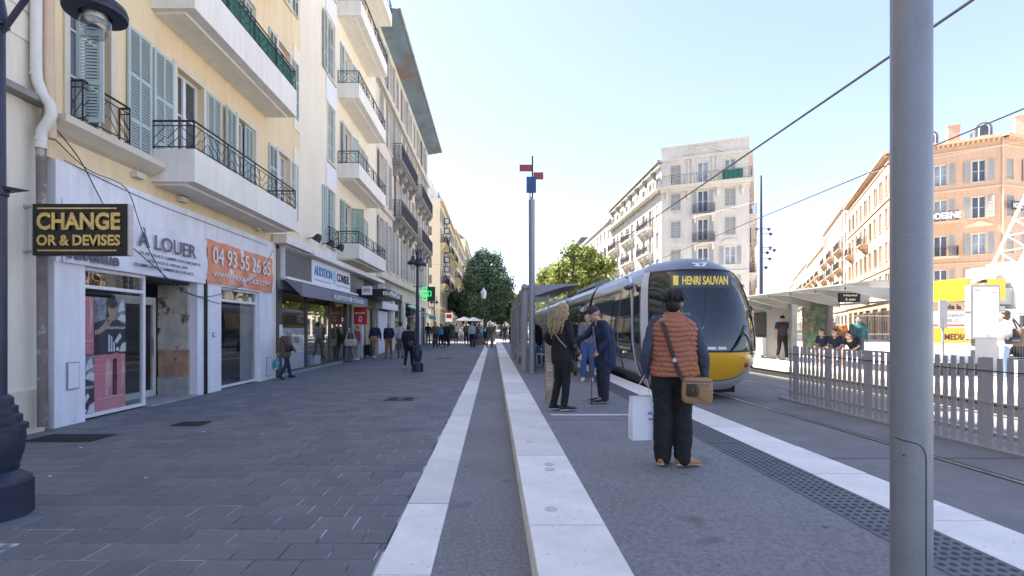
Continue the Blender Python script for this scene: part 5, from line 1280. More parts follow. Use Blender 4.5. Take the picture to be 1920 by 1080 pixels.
# overhead wires
wz = 5.8
def longwire(X, z, y0, y1, r, label):
    pts = []
    n = 12
    for i in range(n+1):
        y = y0+(y1-y0)*i/n; pts.append((0, y-y0, 0))
    o = MB().path(pts, r, 5).build('overhead_wire', m_black, None, loc=(X, y0, z)); tag(o, label, 'wire')
longwire(6.28, 5.80, -4, 75, .022, 'overhead tram wire crossing the sky nearest to the foreground pole')
longwire(10.4, 5.80, -4, 90, .016, 'lower overhead wire ending near the tall floodlight mast')
o = MB().path([(0, 0, 0), (-14, 9, -1.2), (-24, 20, -2.4), (-33, 34, -3.0)], .012, 4).build('overhead_wire', m_steel, None, loc=(46, 30, 15.5)); tag(o, 'thin pale span wire high above the right hand street', 'wire')
o = MB().path([(-19, 0, .5), (-8, 0, -.6), (3, 0, -1), (14, 0, .2)], .015, 4).build('overhead_wire', m_steel, None, loc=(4, 60, 9.5)); tag(o, 'span wire crossing the street beyond the tram', 'wire')

# ================= SHELTERS =================
m_shel = mat('grey shelter metal', (0.26, 0.27, 0.29), 0.4, 0.4, 0.06, 3)
m_shel2 = mat('pale shelter metal', (0.36, 0.36, 0.35), 0.45, 0.2, 0.05, 2)
SH = thing('tram_shelter', 'grey metal tram shelter with wing roof on the near platform', 'shelter', (.85, 15.0, .2))
mb = MB(); secs = [(.02, 2.50), (.10, 2.60), (.9, 2.62), (1.75, 2.64)]; lo = [(1.75, 2.60), (1.3, 2.55), (.9, 2.44), (.5, 2.30), (.1, 2.22)]
mb.prism(secs+lo, 0, 9.2, 'y'); mb.build('roof', m_shel, SH)
for i in range(4):
    y = .05+i*3.03; MB().loft([(.06, y, 0), (.06, y, 2.3)], [.07, .07], 10).build('post', m_shel2, SH)
    if i < 3:
        pn = MB().box(.03, .07, y+.12, y+2.9, .35, .42).box(.03, .07, y+.12, y+2.9, 2.1, 2.18).box(.03, .07, y+.12, y+.18, .421, 2.1).box(.03, .07, y+2.84, y+2.9, .421, 2.1).box(.03, .07, y+1.5, y+1.56, .421, 2.1).build('panel_frame', m_shel, SH); MB().box(.045, .055, y+.18, y+2.84, .42, 2.1).build('pane', m_clear, pn)
MB().tube((.08, -.25, 0), (.08, -.25, 2.35), .10, 12).build('corner_post', m_shel2, SH); MB().ball((.08, -.25, 2.52), .10, n=14, k=8).tube((.08, -.25, 2.35), (.08, -.25, 2.45), .05).build('ball_finial', m_shel2, SH, True)
MB().box(.35, .85, 1.2, 8, .42, .47).box(.55, .62, 1.5, 1.6, 0, .42).box(.55, .62, 7.5, 7.6, 0, .42).build('bench', m_steel, SH)
MB().box(.8, .84, .0, .04, 1.0, 2.3).box(1.35, 1.39, 0, .04, 0, 2.4).build('side_frame', m_shel, SH); MB().box(.15, 1.35, .015, .025, .5, 2.25).build('side_pane', m_clear, SH)
bn = thing('litter_bin', 'round slatted grey litter bin beside the signal mast', 'bin', (1.08, 14.9, .2))
MB().lathe([(.20, .02), (.20, .74)], n=20).build('liner', m_dark, bn); mb = MB()
for k in range(11): mb.lathe([(.225, .06+k*.065), (.225, .10+k*.065)], n=24, cap=False)
mb.build('hoop', m_shel, bn); MB().lathe([(.23, .75), (.235, .80), (.17, .82), (.165, .76)], n=24, cap=False).build('rim', m_shel2, bn, True)
tp_ = thing('info_post', 'slim wood grained information post behind the blonde woman', 'post', (.97, 8.64, .2))
MB().box(-.07, .07, -.04, .04, 0, 1.17).build('body', mat('beige wood grain laminate', (0.33, 0.27, 0.19), .5, 0, .25, 5, streak=.3), tp_)
MB().box(-.055, .055, -.047, -.041, .22, .70).build('label_plate', mat('worn plate', (.40, .33, .25), .5, 0, .4, 16), tp_)
letter('NICE', .09, .03, m_white, tp_, (-.045, -.048, .62)); letter('TRAM', .09, .03, m_white, tp_, (-.045, -.048, .56)); MB().box(-.03, .03, -.052, -.0475, .38, .45).build('sticker', m_ol, tp_)

OS = thing('tram_shelter', 'pale shelter with curved roof sheltering the seated boys on the opposite platform', 'shelter', (9.9, 13.9, .25))
def roofz(x, y): return 2.42+.10*math.sin(x*1.5)-.012*(y-4)**2*.5
for k in range(7):
    y = .2+k*1.3; mb = MB(); mb.prism([(.1, 2.34), (1.0, 2.10), (1.75, 1.95), (1.75, 2.38), (.1, 2.42)], y-.04, y+.04, 'y'); mb.build('roof_rib', m_shel2, OS)
mb = MB(); N = 10
for i in range(N):
    a, b = -.3+2.3*i/N, -.3+2.3*(i+1)/N; f = lambda x: 2.43+.10*math.sin((x+.3)/2.3*math.pi)
    mb.prism([(a, f(a)), (b, f(b)), (b, f(b)+.035), (a, f(a)+.035)], -.3, 8.4, 'y')
mb.build('roof', m_shel2, OS)
for k in range(3):
    y = .3+k*3.6; MB().tube((1.72, y, 0), (1.72, y, 2.4), .06).build('post', m_shel2, OS)
MB().tube((1.35, -.15, 0), (1.35, -.15, 2.2), .09, 14).build('round_post', m_shel2, OS)
bp_ = MB().box(1.70, 1.74, .4, 3.0, .5, .56).box(1.70, 1.74, .4, 3.0, 2.0, 2.06).build('panel_frame', m_shel2, OS); MB().box(1.715, 1.725, .4, 3.0, .56, 2.0).build('pane', m_clear, bp_)
ad = MB().box(1.62, 1.78, 3.15, 4.6, .25, 2.15).build('advert_case', mat('brown advert frame', (.16, .13, .11), .5), OS)
m_adp = mat('green advert print', (0.10, 0.16, 0.11), .25, 0, .7, 3, spec=.8, stain=((.40, .22, .14), 2.2, .54)); MB().box(1.605, 1.619, 3.3, 4.45, .4, 2.02).build('advert', m_adp, ad)
letter('GRAND ANGLE', 1.3, .12, m_white, ad, (1.60, 4.5, 2.2), R(-90), bold=.02)
MB().box(1.6, 1.64, 3.1, 4.7, 2.16, 2.36).build('name_board', m_shel, OS)
MB().box(1.6, 1.8, 5.2, 8.0, .05, 2.3).build('end_panel', m_shel2, OS); MB().box(1.56, 1.599, 7.0, 7.9, .9, 1.9).build('ticket_screen', m_dark, OS); MB().box(1.45, 1.599, 7.0, 7.9, .1, .85).build('ticket_machine', m_offwhite, OS)
ds = MB().box(.45, 1.05, .9, 1.0, 2.02, 2.30).build('departure_screen', m_black, OS); letter('Hôpital', .4, .08, m_white, ds, (.55, .895, 2.18), bold=.02); letter('2 min', .3, .07, m_white, ds, (.6, .895, 2.07), bold=.02)
MB().box(.2, .9, 6.8, 6.9, 1.95, 2.25).build('departure_screen', m_black, OS)
MB().box(1.10, 1.55, .6, 3.6, .40, .45).box(1.3, 1.36, .8, .86, 0, .40).box(1.3, 1.36, 3.3, 3.36, 0, .40).build('bench', m_steel, OS)
ip = thing('map_panel', 'tall white tram map panel facing the woman with the shoulder bag', 'sign', (13.35, 13.5, .25))
MB().box(-.37, .42, -.02, .16, .95, 2.42).build('case', m_grey, ip); MB().box(-.32, .37, -.03, -.0201, 1.0, 2.37).build('map_sheet', m_white, ip)
MB().box(-.24, .42, .0, .12, 0, .949).build('stand', m_shel2, ip); MB().box(.43, .60, .02, .1, 0, 1.85).build('side_post', m_shel2, ip)
for i in range(7): MB().box(-.22+.06*i, -.05+.06*i, -.0315, -.0301, 1.2+.15*i, 1.205+.15*i).build('map_line', m_steel, ip)
letter('TRAM', .14, .05, m_grey, ip, (-.28, -.034, 2.25)); letter('PLAN', .12, .04, m_grey, ip, (.18, -.034, 2.2))
MB().box(-2.2, -.4, -.3, .1, .0, .30).build('bench_block', mat('dark stone block', (.05, .05, .055), .7), ip)
tag(MB().tube((0, 0, 0), (0, 0, 1.55), .03).box(-.12, .12, -.02, .02, 1.3, 2.15).build('notice_pole', m_shel2, None, loc=(13.6, 15, .2)), 'slender white notice pole on the sunny plaza left of the map panel', 'pole')
# ================= CRANE TRUCK AND SITE HOARDING =================
m_cy = mat('crane yellow', (0.80, 0.47, 0.02), .4, 0, .05, 2, coat=.3)
CR = thing('crane_truck', 'yellow and white mobile crane truck with raised lattice boom', 'crane', (21.0, 22.0, .2), R(4))
MB().box(-1.5, 9, -1.2, 1.2, .75, 1.35).build('chassis', m_white, CR)
for i in range(5):
    for s in (-1.15, 1.15):
        w = MB().lathe([(.30, -.16), (.50, -.16), (.54, -.1), (.54, .1), (.50, .16), (.30, .16)], n=18).build('wheel', m_black, CR, loc=(-.6+i*1.9, s, .54), rz=(R(90), 0, 0))
MB().box(-1.6, 1.0, -1.25, 1.2, 1.36, 2.1).build('carrier_deck', m_white, CR)
cw = MB().box(-1.65, .25, -1.35, 1.2, 2.45, 3.35).build('counterweight', m_cy, CR); MB().box(.26, .89, -1.1, 1.0, 2.3, 3.0).build('link_frame', m_shel2, CR); MB().box(-1.2, -.6, -1.37, -1.351, 3.18, 3.30).build('lifting_slot', m_black, CR)
for i in range(3): MB().prism([(-1.35+0, 2.5+i*.3), (-.75, 2.72+i*.3), (-.75, 2.88+i*.3), (-1.35, 2.66+i*.3)], -1.38, -1.351, 'y').build('hazard_stripe', m_white, CR)
MB().box(.9, 7.5, -1.2, 1.1, 1.9, 3.6).build('superstructure', m_white, CR); MB().box(.95, 3.2, -1.0, .9, 3.61, 4.0).box(1.6, 2.0, -.6, .6, 4.01, 4.2).build('winch_housing', m_white, CR)
MB().tube((.55, -.9, 3.3), (.55, .8, 3.3), .28, 16).build('winch_drum', m_shel2, CR)
for i in range(7): MB().box(1.4+i*.55, 1.8+i*.55, -1.22, -1.201, 1.92, 2.2).build('tread_plate', mat('brown grating %d' % i, (.20, .13, .06), .7), CR)
cb = MB().box(5.0, 6.6, -1.9, -1.21, 1.6, 3.3).build('cab', m_white, CR); MB().box(5.2, 6.4, -1.93, -1.901, 2.3, 3.15).build('cab_window', m_tglass, cb)
def lattice(a, b, w, n, m, name, tri=.05):
    a = Vector(a); b = Vector(b); d = (b-a).normalized(); s1 = Vector((0, 1, 0)); s2 = d.cross(s1).normalized(); s1 = s2.cross(d)
    mb = MB(); cs = [(1, 1), (1, -1), (-1, -1), (-1, 1)]; L = (b-a).length
    P = lambda k, i: a+d*L*i/n+s1*w/2*cs[k][0]+s2*w/2*cs[k][1]
    for k in range(4):
        mb.tube(P(k, 0), P(k, n), tri, 5)
        for i in range(n):
            mb.tube(P(k, i), P((k+1) % 4, i+1) if i % 2 else P((k+1) % 4, i), tri*.5, 4); mb.tube(P((k+i) % 4, i), P((k+i+1) % 4, i+1), tri*.5, 4)
    return mb.build(name, m, CR)
lattice((1.5, -.7, 3.7), (6.9, -.7, 14.5), 1.1, 15, m_white, 'boom_lattice', .06)
MB().prism([(2.0, 4.1), (4.3, 4.1), (6.3, 8.3), (5.0, 8.8)], -1.1, -.9, 'y').build('boom_side', m_cy, CR)
MB().tube((2.2, -.9, 3.8), (7.5, -.9, 8.6), .12).build('boom_ram', m_white, CR)
MB().box(4.6, 4.9, -1.3, -1.21, 2.6, 3.4).prism([(3.6, 2.5), (4.3, 2.5), (3.95, 3.2)], -1.23, -1.2, 'y').build('warning_plate', m_cy, CR)
HO = thing('site_hoarding', 'white and yellow building site hoarding with printed words beside the pole', 'hoarding', (16.6, 19.2, .2))
MB().box(0, 2.4, 0, .05, 0, 2.3).build('board', m_white, HO); MB().box(0, 2.4, -.012, -.001, .72, 1.30).build('yellow_band', m_cy, HO)
m_brn = mat('brown lettering', (.12, .06, .03), .6); MB().box(0, 2.4, -.010, -.001, 1.95, 2.3).build('tan_band', mat('tan band', (.45, .30, .20), .6), HO)
letter('e de la', .75, .20, m_black, HO, (.75, -.016, 2.02), bold=.03); letter('(c', .2, .20, m_black, HO, (1.62, -.016, 2.02), bold=.03)
letter('DE CHANTIER', 1.3, .12, m_soot, HO, (.6, -.014, 1.72), bold=.02); letter('ACCES 12', .8, .12, m_soot, HO, (.6, -.014, 1.52), bold=.02); letter('MEDIAN', 1.1, .24, m_brn, HO, (.85, -.018, .84), bold=.04)
MB().box(0, 2.4, -.011, -.001, 1.36, 1.44).build('red_stripe', mat('faded red stripe', (.6, .12, .08), .6), HO)
def barrier(loc, L, label, grp):
    t = thing('site_fence', label, 'fence', loc, 0, grp); mb = MB()
    MB().tube((0, 0, 0), (0, 0, 2.0), .025).build('post', m_shel2, t); MB().tube((L, 0, 0), (L, 0, 2.0), .025).build('post', m_shel2, t)
    for z in (.1, 1.0, 1.9): mb.tube((0, 0, z), (L, 0, z), .018, 5)
    mb.build('rail', m_shel2, t); mb = MB()
    for i in range(int(L/.12)): mb.tube((i*.12, 0, .1), (i*.12, 0, 1.9), .004, 4)
    o = mb.build('wire_mesh', m_shel2, t); tag(o, kind='stuff'); return t
barrier((13.6, 24.5, .2), 3.4, 'wire mesh site fence panel behind the seated boys', 'mesh site fences'); barrier((17.1, 24.5, .2), 3.4, 'wire mesh site fence panel left of the hoarding', 'mesh site fences'); barrier((20.6, 20.2, .2), 3.6, 'wire mesh site fence panel in front of the crane', 'mesh site fences')
# parked van glimpsed through the shelter
VN = thing('parked_van', 'white van parked beyond the opposite shelter', 'van', (14.5, 33, .2), R(90))
MB().prism([(0, .35), (5, .35), (5, 1.2), (4.2, 1.35), (3.6, 2.1), (0, 2.2)], -.95, .95, 'y').build('body', m_white, VN); MB().prism([(4.15, 1.4), (3.62, 2.0), (2.9, 2.0), (2.9, 1.4)], -.96, .96, 'y').build('side_window', m_tglass, VN)
for x in (.9, 4.1):
    for s in (-.85, .85): MB().lathe([(.33, -.1), (.33, .1)], n=16).build('wheel', m_black, VN, loc=(x, s, .33), rz=(R(90), 0, 0))
# cafe parasols, stall, planters in the distance on the left
for i, (x, y) in enumerate(((-3.4, 58), (-2.4, 60))):
    t = thing('parasol', '%s white cafe parasol in front of the big tree' % ('left', 'right')[i], 'parasol', (x, y, 0), 0, 'white cafe parasols'); MB().tube((0, 0, 0), (0, 0, 2.7), .03).build('pole', m_iron, t)
    MB().lathe([(.9, 2.35), (.9, 2.5), (.1, 2.8)], n=8, cap=False).build('canopy', m_white, t)
t = thing('planter', 'orange brown wooden planter box among the distant crowd', 'planter', (-1.4, 45, 0)); MB().box(-.5, .5, -.3, .3, 0, .55).build('box', mat('terracotta planter', (.35, .16, .08), .8), t); MB().ball((0, 0, .65), .5, .3, .3).build('plants', m_leafd, t)
t = thing('road_sign', 'small red and white sign on a post in front of the yellow building', 'sign', (-5.0, 56, 0)); MB().tube((0, 0, 0), (0, 0, 3), .05).build('post', m_iron, t); MB().box(-.4, .4, -.05, 0, 2.2, 3.2).build('plate', m_white, t); MB().box(-.3, .3, -.06, -.051, 2.6, 3.05).build('red_mark', m_red, t)
# ================= PEOPLE =================
PEND = []
def cloth(name, col, rough=.85, var=.12, sc=14): return mat(name, col, rough, 0, var, sc, .25, 90)
c_black = cloth('black cloth', (.012, .012, .014)); c_navy = cloth('navy cloth', (.018, .028, .065)); c_jean = cloth('blue denim', (.06, .12, .27)); c_jeanl = cloth('light denim', (.22, .30, .42))
c_grey = cloth('grey cloth', (.16, .16, .17)); c_lgrey = cloth('light grey cloth', (.42, .42, .42)); c_white = cloth('white cloth', (.72, .72, .73)); c_beige = cloth('beige cloth', (.36, .31, .25))
c_brown = cloth('brown jacket cloth', (.16, .10, .06)); c_rust = cloth('mustard corduroy', (.30, .13, .025)); c_blue = cloth('sky blue cloth', (.05, .25, .45)); c_pink = cloth('pink cloth', (.45, .12, .15))
c_olive = cloth('olive cloth', (.08, .10, .06)); c_teal = cloth('teal cloth', (.03, .16, .16)); c_orange = cloth('orange cloth', (.65, .20, .06)); c_slate = cloth('slate jersey', (.055, .065, .10)); c_puff = cloth('burnt orange quilted nylon', (.39, .14, .075), .6, .08)
h_black = cloth('black hair', (.012, .010, .010), .5); h_grey = cloth('grey hair', (.30, .29, .28), .6); h_brown = cloth('brown hair', (.05, .028, .016), .5); h_blond = cloth('blond hair', (.36, .25, .13), .5, .35, 30)
s_white = cloth('white shoe', (.66, .66, .66), .6, .05); s_black = cloth('black shoe', (.014, .014, .016), .5); s_tan = cloth('orange tan shoe', (.42, .19, .07), .7); s_sole = cloth('pale shoe sole', (.55, .42, .28), .8)
BASE = dict(hipL=(-.085, 0, .90), hipR=(.085, 0, .90), kneeL=(-.10, .02, .49), kneeR=(.10, .02, .49), ankL=(-.10, -.01, .09), ankR=(.10, -.01, .09), toeL=(-.12, .16, .03), toeR=(.12, .16, .03),
            pel=(0, 0, .94), waist=(0, 0, 1.08), chest=(0, .01, 1.27), nb=(0, -.01, 1.43), head=(0, .02, 1.575),
            shL=(-.17, 0, 1.375), shR=(.17, 0, 1.375), elL=(-.225, -.03, 1.12), elR=(.225, -.03, 1.12), wrL=(-.235, .04, .88), wrR=(.235, .04, .88))
POSE = {'stand': {}, 'walkA': dict(kneeL=(-.09, .14, .51), ankL=(-.09, .22, .10), toeL=(-.10, .38, .06), kneeR=(.09, -.04, .49), ankR=(.09, -.26, .15), toeR=(.10, -.14, .03), elL=(-.23, -.10, 1.14), wrL=(-.23, -.12, .90), elR=(.23, .02, 1.13), wrR=(.22, .20, .93)),
        'walkB': dict(kneeR=(.09, .14, .51), ankR=(.09, .20, .10), toeR=(.10, .36, .05), kneeL=(-.09, -.02, .49), ankL=(-.09, -.22, .14), toeL=(-.10, -.09, .03), elR=(.23, -.09, 1.14), wrR=(.23, -.10, .90), elL=(-.23, .02, 1.13), wrL=(-.20, .18, .95)),
        'sit': dict(hipL=(-.09, 0, .48), hipR=(.09, 0, .48), kneeL=(-.14, .42, .48), kneeR=(.14, .42, .48), ankL=(-.14, .44, .09), ankR=(.14, .40, .09), toeL=(-.16, .60, .03), toeR=(.16, .56, .03),
                    pel=(0, 0, .53), waist=(0, .03, .66), chest=(0, .10, .85), nb=(0, .15, 1.00), head=(0, .22, 1.14), shL=(-.17, .13, .95), shR=(.17, .13, .95), elL=(-.22, .18, .70), elR=(.22, .18, .70), wrL=(-.12, .36, .58), wrR=(.12, .38, .58))}
def remesh(o, v, it=3, disp=0):
    m = o.modifiers.new('r', 'REMESH'); m.mode = 'VOXEL'; m.voxel_size = v; m.use_smooth_shade = True
    s = o.modifiers.new('s', 'SMOOTH'); s.iterations = it; s.factor = .5
    if disp:
        tx = bpy.data.textures.get('folds') or bpy.data.textures.new('folds', 'CLOUDS'); tx.noise_scale = .085; tx.noise_depth = 2
        d = o.modifiers.new('d', 'DISPLACE'); d.texture = tx; d.strength = disp; d.mid_level = .5; d.texture_coords = 'LOCAL'
    PEND.append(o)
def hand(mb, w, d, palm, side, curl=.5, sc=1.0, n=6):
    w = Vector(w); d = Vector(d).normalized(); palm = Vector(palm).normalized(); palm = (palm-d*palm.dot(d)).normalized(); s = d.cross(palm)*side
    mb.loft([w-d*.02, w+d*.03*sc, w+d*.075*sc], [(.026*sc, .020*sc), (.038*sc, .016*sc), (.040*sc, .014*sc)], 8, side=tuple(s), round_=True)
    for i, (off, L) in enumerate(((.028, .068), (.010, .075), (-.010, .070), (-.028, .055))):
        b = w+d*.070*sc+s*off*sc; a1 = curl*.6; a2 = curl*1.5
        p1 = b+(d*math.cos(a1)+palm*math.sin(a1))*L*.5*sc; p2 = p1+(d*math.cos(a2)+palm*math.sin(a2))*L*.5*sc
        mb.loft([b, p1, p2], [.0088*sc, .008*sc, .0065*sc], n, round_=True)
    b = w+d*.02*sc+s*.028*sc; p1 = b+(d*.6+s*.7+palm*.3).normalized()*.035*sc; p2 = p1+(d*.85+s*.1+palm*.5).normalized()*.03*sc
    mb.loft([b, p1, p2], [.012*sc, .010*sc, .008*sc], n, round_=True)
def head_geo(mb, c, fwd=(0, 1, 0), up=(0, 0, 1), k=1.0):
    f = Vector(fwd).normalized(); u = Vector(up).normalized(); r_ = f.cross(u).normalized(); u = r_.cross(f)
    M_ = Matrix((r_, f, u)).transposed(); c = Vector(c)
    P = lambda x, y, z: c+M_ @ Vector((x, y, z))*k
    mb.ball(P(0, -.012, .025), .076*k, .094*k, .092*k, 14, 10, rot=M_); mb.ball(P(0, .022, -.035), .058*k, .066*k, .080*k, 12, 8, rot=M_)
    mb.ball(P(0, .050, -.085), .030*k, .030*k, .028*k, 8, 6, rot=M_)
    mb.loft([P(0, .082, .015), P(0, .104, -.028), P(0, .088, -.038)], [.009*k, .014*k, .012*k], 8, round_=True)
    for s in (-1, 1): mb.ball(P(s*.077, -.005, -.015), .010*k, .020*k, .032*k, 8, 6, rot=M_)
    return P, M_
def person(label, loc, face, H=1.7, pose='stand', top=None, legs=None, shoes=None, hair=None, hs='short', skin=None, group='pedestrians on the left pavement', v=.018, over=None, sleeve='long', wide=1.0, coat=0, legw=1.0, headf=(0, 1, 0), headu=(0, 0, 1), disp=0, deep=1.0, flare=1.0, hsc=1.0, hands=True, curl=.5, shorts=False, cat='person', nohood=True, extra=None):
    k = H/1.70; J = dict(BASE); J.update(POSE[pose]); J.update(over or {}); J = {a: Vector(b)*k for a, b in J.items()}
    t = thing('person', label, cat, loc, face, group); sk = skin or m_skin
    def L(mb, pts, r_, **q): mb.loft([J[p] if isinstance(p, str) else Vector(p) for p in pts], [(a[0]*k, a[1]*k) if isinstance(a, tuple) else (a*k, a*k) for a in r_], q.pop('n', 12), round_=True, **q)
    def limb(mb, a, b, c, ra, rb, rc):
        A, B_, C_ = J[a], J[b], J[c]; L(mb, [A, A.lerp(B_, .4), B_, B_.lerp(C_, .35), C_], [ra, ra*.96, rb, rb*1.04, rc])
    body = MB(); side = (J['shR']-J['shL']).normalized()
    L(body, ['pel', 'waist', 'chest', J['nb']-Vector((0, 0, .05*k))], [(.15, .105), (.125, .09), (.15, .10), (.09, .07)], side=side)
    L(body, [J['nb']-Vector((0, 0, .06*k)), J['nb'], J['head']-Vector((0, .02*k, .04*k))], [.062, .052, .050])
    P, Mh = head_geo(body, J['head'], headf, headu, k)
    for s in 'LR':
        sg_ = -1 if s == 'L' else 1
        L(body, [J['nb'].lerp(J['sh'+s], .3), J['sh'+s]], [.05, .045])
        limb(body, 'sh'+s, 'el'+s, 'wr'+s, .044, .036, .026); lw_ = min(1, legw)*.9; limb(body, 'hip'+s, 'knee'+s, 'ank'+s, .078*lw_, .050*lw_, .034*lw_)
        L(body, [J['ank'+s], J['toe'+s]], [.036, .030])
        d = (J['wr'+s]-J['el'+s]).normalized()
        if hands: hand(body, J['wr'+s], d, Vector((-sg_, 0.15, 0)) if abs(d.x) < .7 else Vector((0, 0, -1)), -1 if s == 'L' else 1, curl, 1.0*k)
    b = body.build('body', sk, t); remesh(b, min(v, .016) if v < .012 else v*.8, 2)
    # top
    tm = MB(); w = wide; zb = .06+coat
    low = J['pel']-(J['waist']-J['pel']).normalized()*(coat*k)
    if pose == 'sit': low = J['pel']
    L(tm, [low, J['pel'], 'waist', J['waist'].lerp(J['chest'], .5), 'chest', J['chest'].lerp(J['nb'], .62), J['nb']-Vector((0, 0, .015*k))], [(.175*w, .125*w*deep), (.170*w, .122*w*deep), (.152*w, .112*w*deep), (.163*w, .118*w*deep), (.172*w, .120*w*deep), (.135*w, .095*w), (.070, .062)], side=side)
    for s in 'LR':
        A, B_, C_ = J['sh'+s], J['el'+s], J['wr'+s]
        L(tm, [J['nb'].lerp(A, .35)-Vector((0, 0, .02*k)), A], [.060*w, .060*w])
        if sleeve == 'long': limb(tm, 'sh'+s, 'el'+s, 'wr'+s, .060*w, .050*w, .036)
        elif sleeve == 'short': L(tm, [A, A.lerp(B_, .65)], [.060*w, .056*w])
    o = tm.build('jacket' if sleeve == 'long' else 'shirt', top or c_black, t); remesh(o, v, 3, disp)
    lm = MB()
    L(lm, [J['pel'].lerp(J['waist'], .5), 'pel', J['hipL'].lerp(J['hipR'], .5)-Vector((0, 0, .03*k))], [(.150, .112), (.166, .122), (.150, .115)], side=side)
    for s in 'LR':
        a_ = J['ank'+s]; 
        if shorts: L(lm, [J['hip'+s], J['knee'+s]], [.094*legw, .080*legw])
        else: L(lm, [J['hip'+s], J['hip'+s].lerp(J['knee'+s], .5), J['knee'+s], J['knee'+s].lerp(a_, .4), a_+Vector((0, 0, .0))], [.094*legw, .084*legw, .066*legw*flare**.5, .064*legw*flare**.8, .052*legw*flare])
    o = lm.build('trousers', legs or c_black, t); remesh(o, v, 3, disp)
    for s in 'LR':
        a_, q = J['ank'+s], J['toe'+s]; d = Vector((q.x-a_.x, q.y-a_.y, 0)).normalized(); base = min(a_.z-.085*k, q.z-.03*k) if False else 0
        heel = Vector((a_.x, a_.y, 0))-d*.05*k; zz = a_.z-.075*k; zt = q.z-.028*k
        sm_ = MB(); sdv = Vector((d.y, -d.x, 0))
        sm_.loft([heel+Vector((0, 0, zz+.045*k)), heel+d*.08*k+Vector((0, 0, zz+.052*k)), Vector((q.x, q.y, zt+.04*k))-d*.06*k, Vector((q.x, q.y, zt+.032*k))+d*.03*k], [(.032*k, .038*k), (.038*k, .048*k), (.045*k, .036*k), (.036*k, .022*k)], 10, side=tuple(sdv), round_=True)
        so_ = sm_.build('shoe', shoes or s_black, t, True)
        sl_ = MB(); sl_.loft([heel+Vector((0, 0, zz+.012*k))-d*.01, heel+d*.1*k+Vector((0, 0, zz+.012*k)), Vector((q.x, q.y, zt+.012*k))+d*.04*k], [(.036*k, .012*k), (.042*k, .012*k), (.040*k, .011*k)], 8, side=tuple(sdv), round_=True)
        sl_.build('sole', s_sole if shoes is s_tan else (s_white if shoes is s_white or v < .012 else s_black), so_, True)
    if hs != 'none':
        hm = MB(); hk = k
        if hs in ('short', 'bob', 'long', 'bun'):
            hm.ball(P(0, -.026, .040), .086*k*hsc, .095*k*hsc, .092*k*hsc, 14, 10, rot=Mh); hm.ball(P(0, -.060, -.020), .072*k*hsc, .055*k*hsc, .080*k*hsc, 12, 8, rot=Mh)
        if hs == 'bob': hm.ball(P(0, -.04, -.04), .088*k, .075*k, .09*k, 12, 8, rot=Mh)
        if hs == 'bun': hm.ball(P(0, -.1, .08), .05*k, .05*k, .05*k, 10, 8)
        if v < .012 and hs == 'short':       # combed strands over the skull
            r = random.Random(9)
            for i in range(150):
                az = R(r.uniform(-215, 35)); l1 = r.uniform(.9, 2.05); l0 = r.uniform(.1, l1-.55); pts = []
                for j in range(5):
                    q = l0+(l1-l0)*j/4; rr_ = 1.03+.05*math.sin(j)+r.uniform(-.015, .02)
                    pts.append(P(.089*hsc*rr_*math.sin(q)*math.cos(az+.25*(q-l0)), -.030+.094*hsc*rr_*math.sin(q)*math.sin(az+.25*(q-l0)), .030+.092*hsc*rr_*math.cos(q)))
                hm.loft(pts, [.006*k, .010*k, .010*k, .008*k, .003*k], 5, round_=False)
        if hs == 'long':
            r = random.Random(5)
            for i in range(150):
                a = R(r.uniform(-208, 28)); dep_ = r.uniform(.75, 1.12)
                x0, y0 = .082*math.cos(a)*dep_, -.03+(.085*math.sin(a) if math.sin(a) < 0 else .05*math.sin(a))*dep_
                ln = r.uniform(.22, .40); pts = []; ph = r.uniform(0, 6); fq = r.uniform(13, 22); am = r.uniform(.008, .016)
                for j in range(13):
                    q = j/12; sp_ = 1+.68*math.sin(min(1, q*1.5)*1.57)*(1-.18*q)
                    pts.append(P(x0*sp_+am*math.sin(ph+q*fq), y0*sp_-.015*q+am*math.cos(ph+q*fq), .085-ln*q*1.22-.02))
                hm.loft(pts, [(.004+.0085*math.sin(math.pi*(.08+.9*j/12)))*k for j in range(13)], 5)
        if hs == 'cap':
            hm.ball(P(0, -.03, -.0), .080*k, .080*k, .07*k, 12, 8, rot=Mh)
        o = hm.build('hair', hair or h_black, t, True)
        if hs != 'long' and not (v < .012 and hs == 'short'): remesh(o, v*.6, 2, .014 if v < .012 else 0)
        if hs == 'cap':
            cm = MB(); cm.ball(P(0, -.008, .050), .088*k, .104*k, .072*k, 14, 8, rot=Mh); cm.loft([P(0, .06, .045), P(0, .15, .030)], [(.07*k, .010*k), (.05*k, .006*k)], 10, side=tuple(Mh @ Vector((1, 0, 0))), round_=True)
            cm.build('cap', extra or c_navy, t, True)
    if v < .02:
        e = MB()
        for s in (-1, 1): e.ball(P(s*.030, .070, .005), .011*k, .008*k, .007*k, 8, 6)
        e.build('eyes', m_phair, t, True); e = MB(); e.ball(P(0, .082, -.060), .022*k, .008*k, .006*k, 8, 6); e.build('mouth', m_pk, t, True)
    return t, J, P
def gp(px, pyf, z=0.0): d = (CH-z)*FPX/(pyf-CY); return Vector(((px-CX)/FPX*d, d, z))
def hgt(pyf, pyt, z=0.0): return (pyf-pyt)/(pyf-CY)*(CH-z)

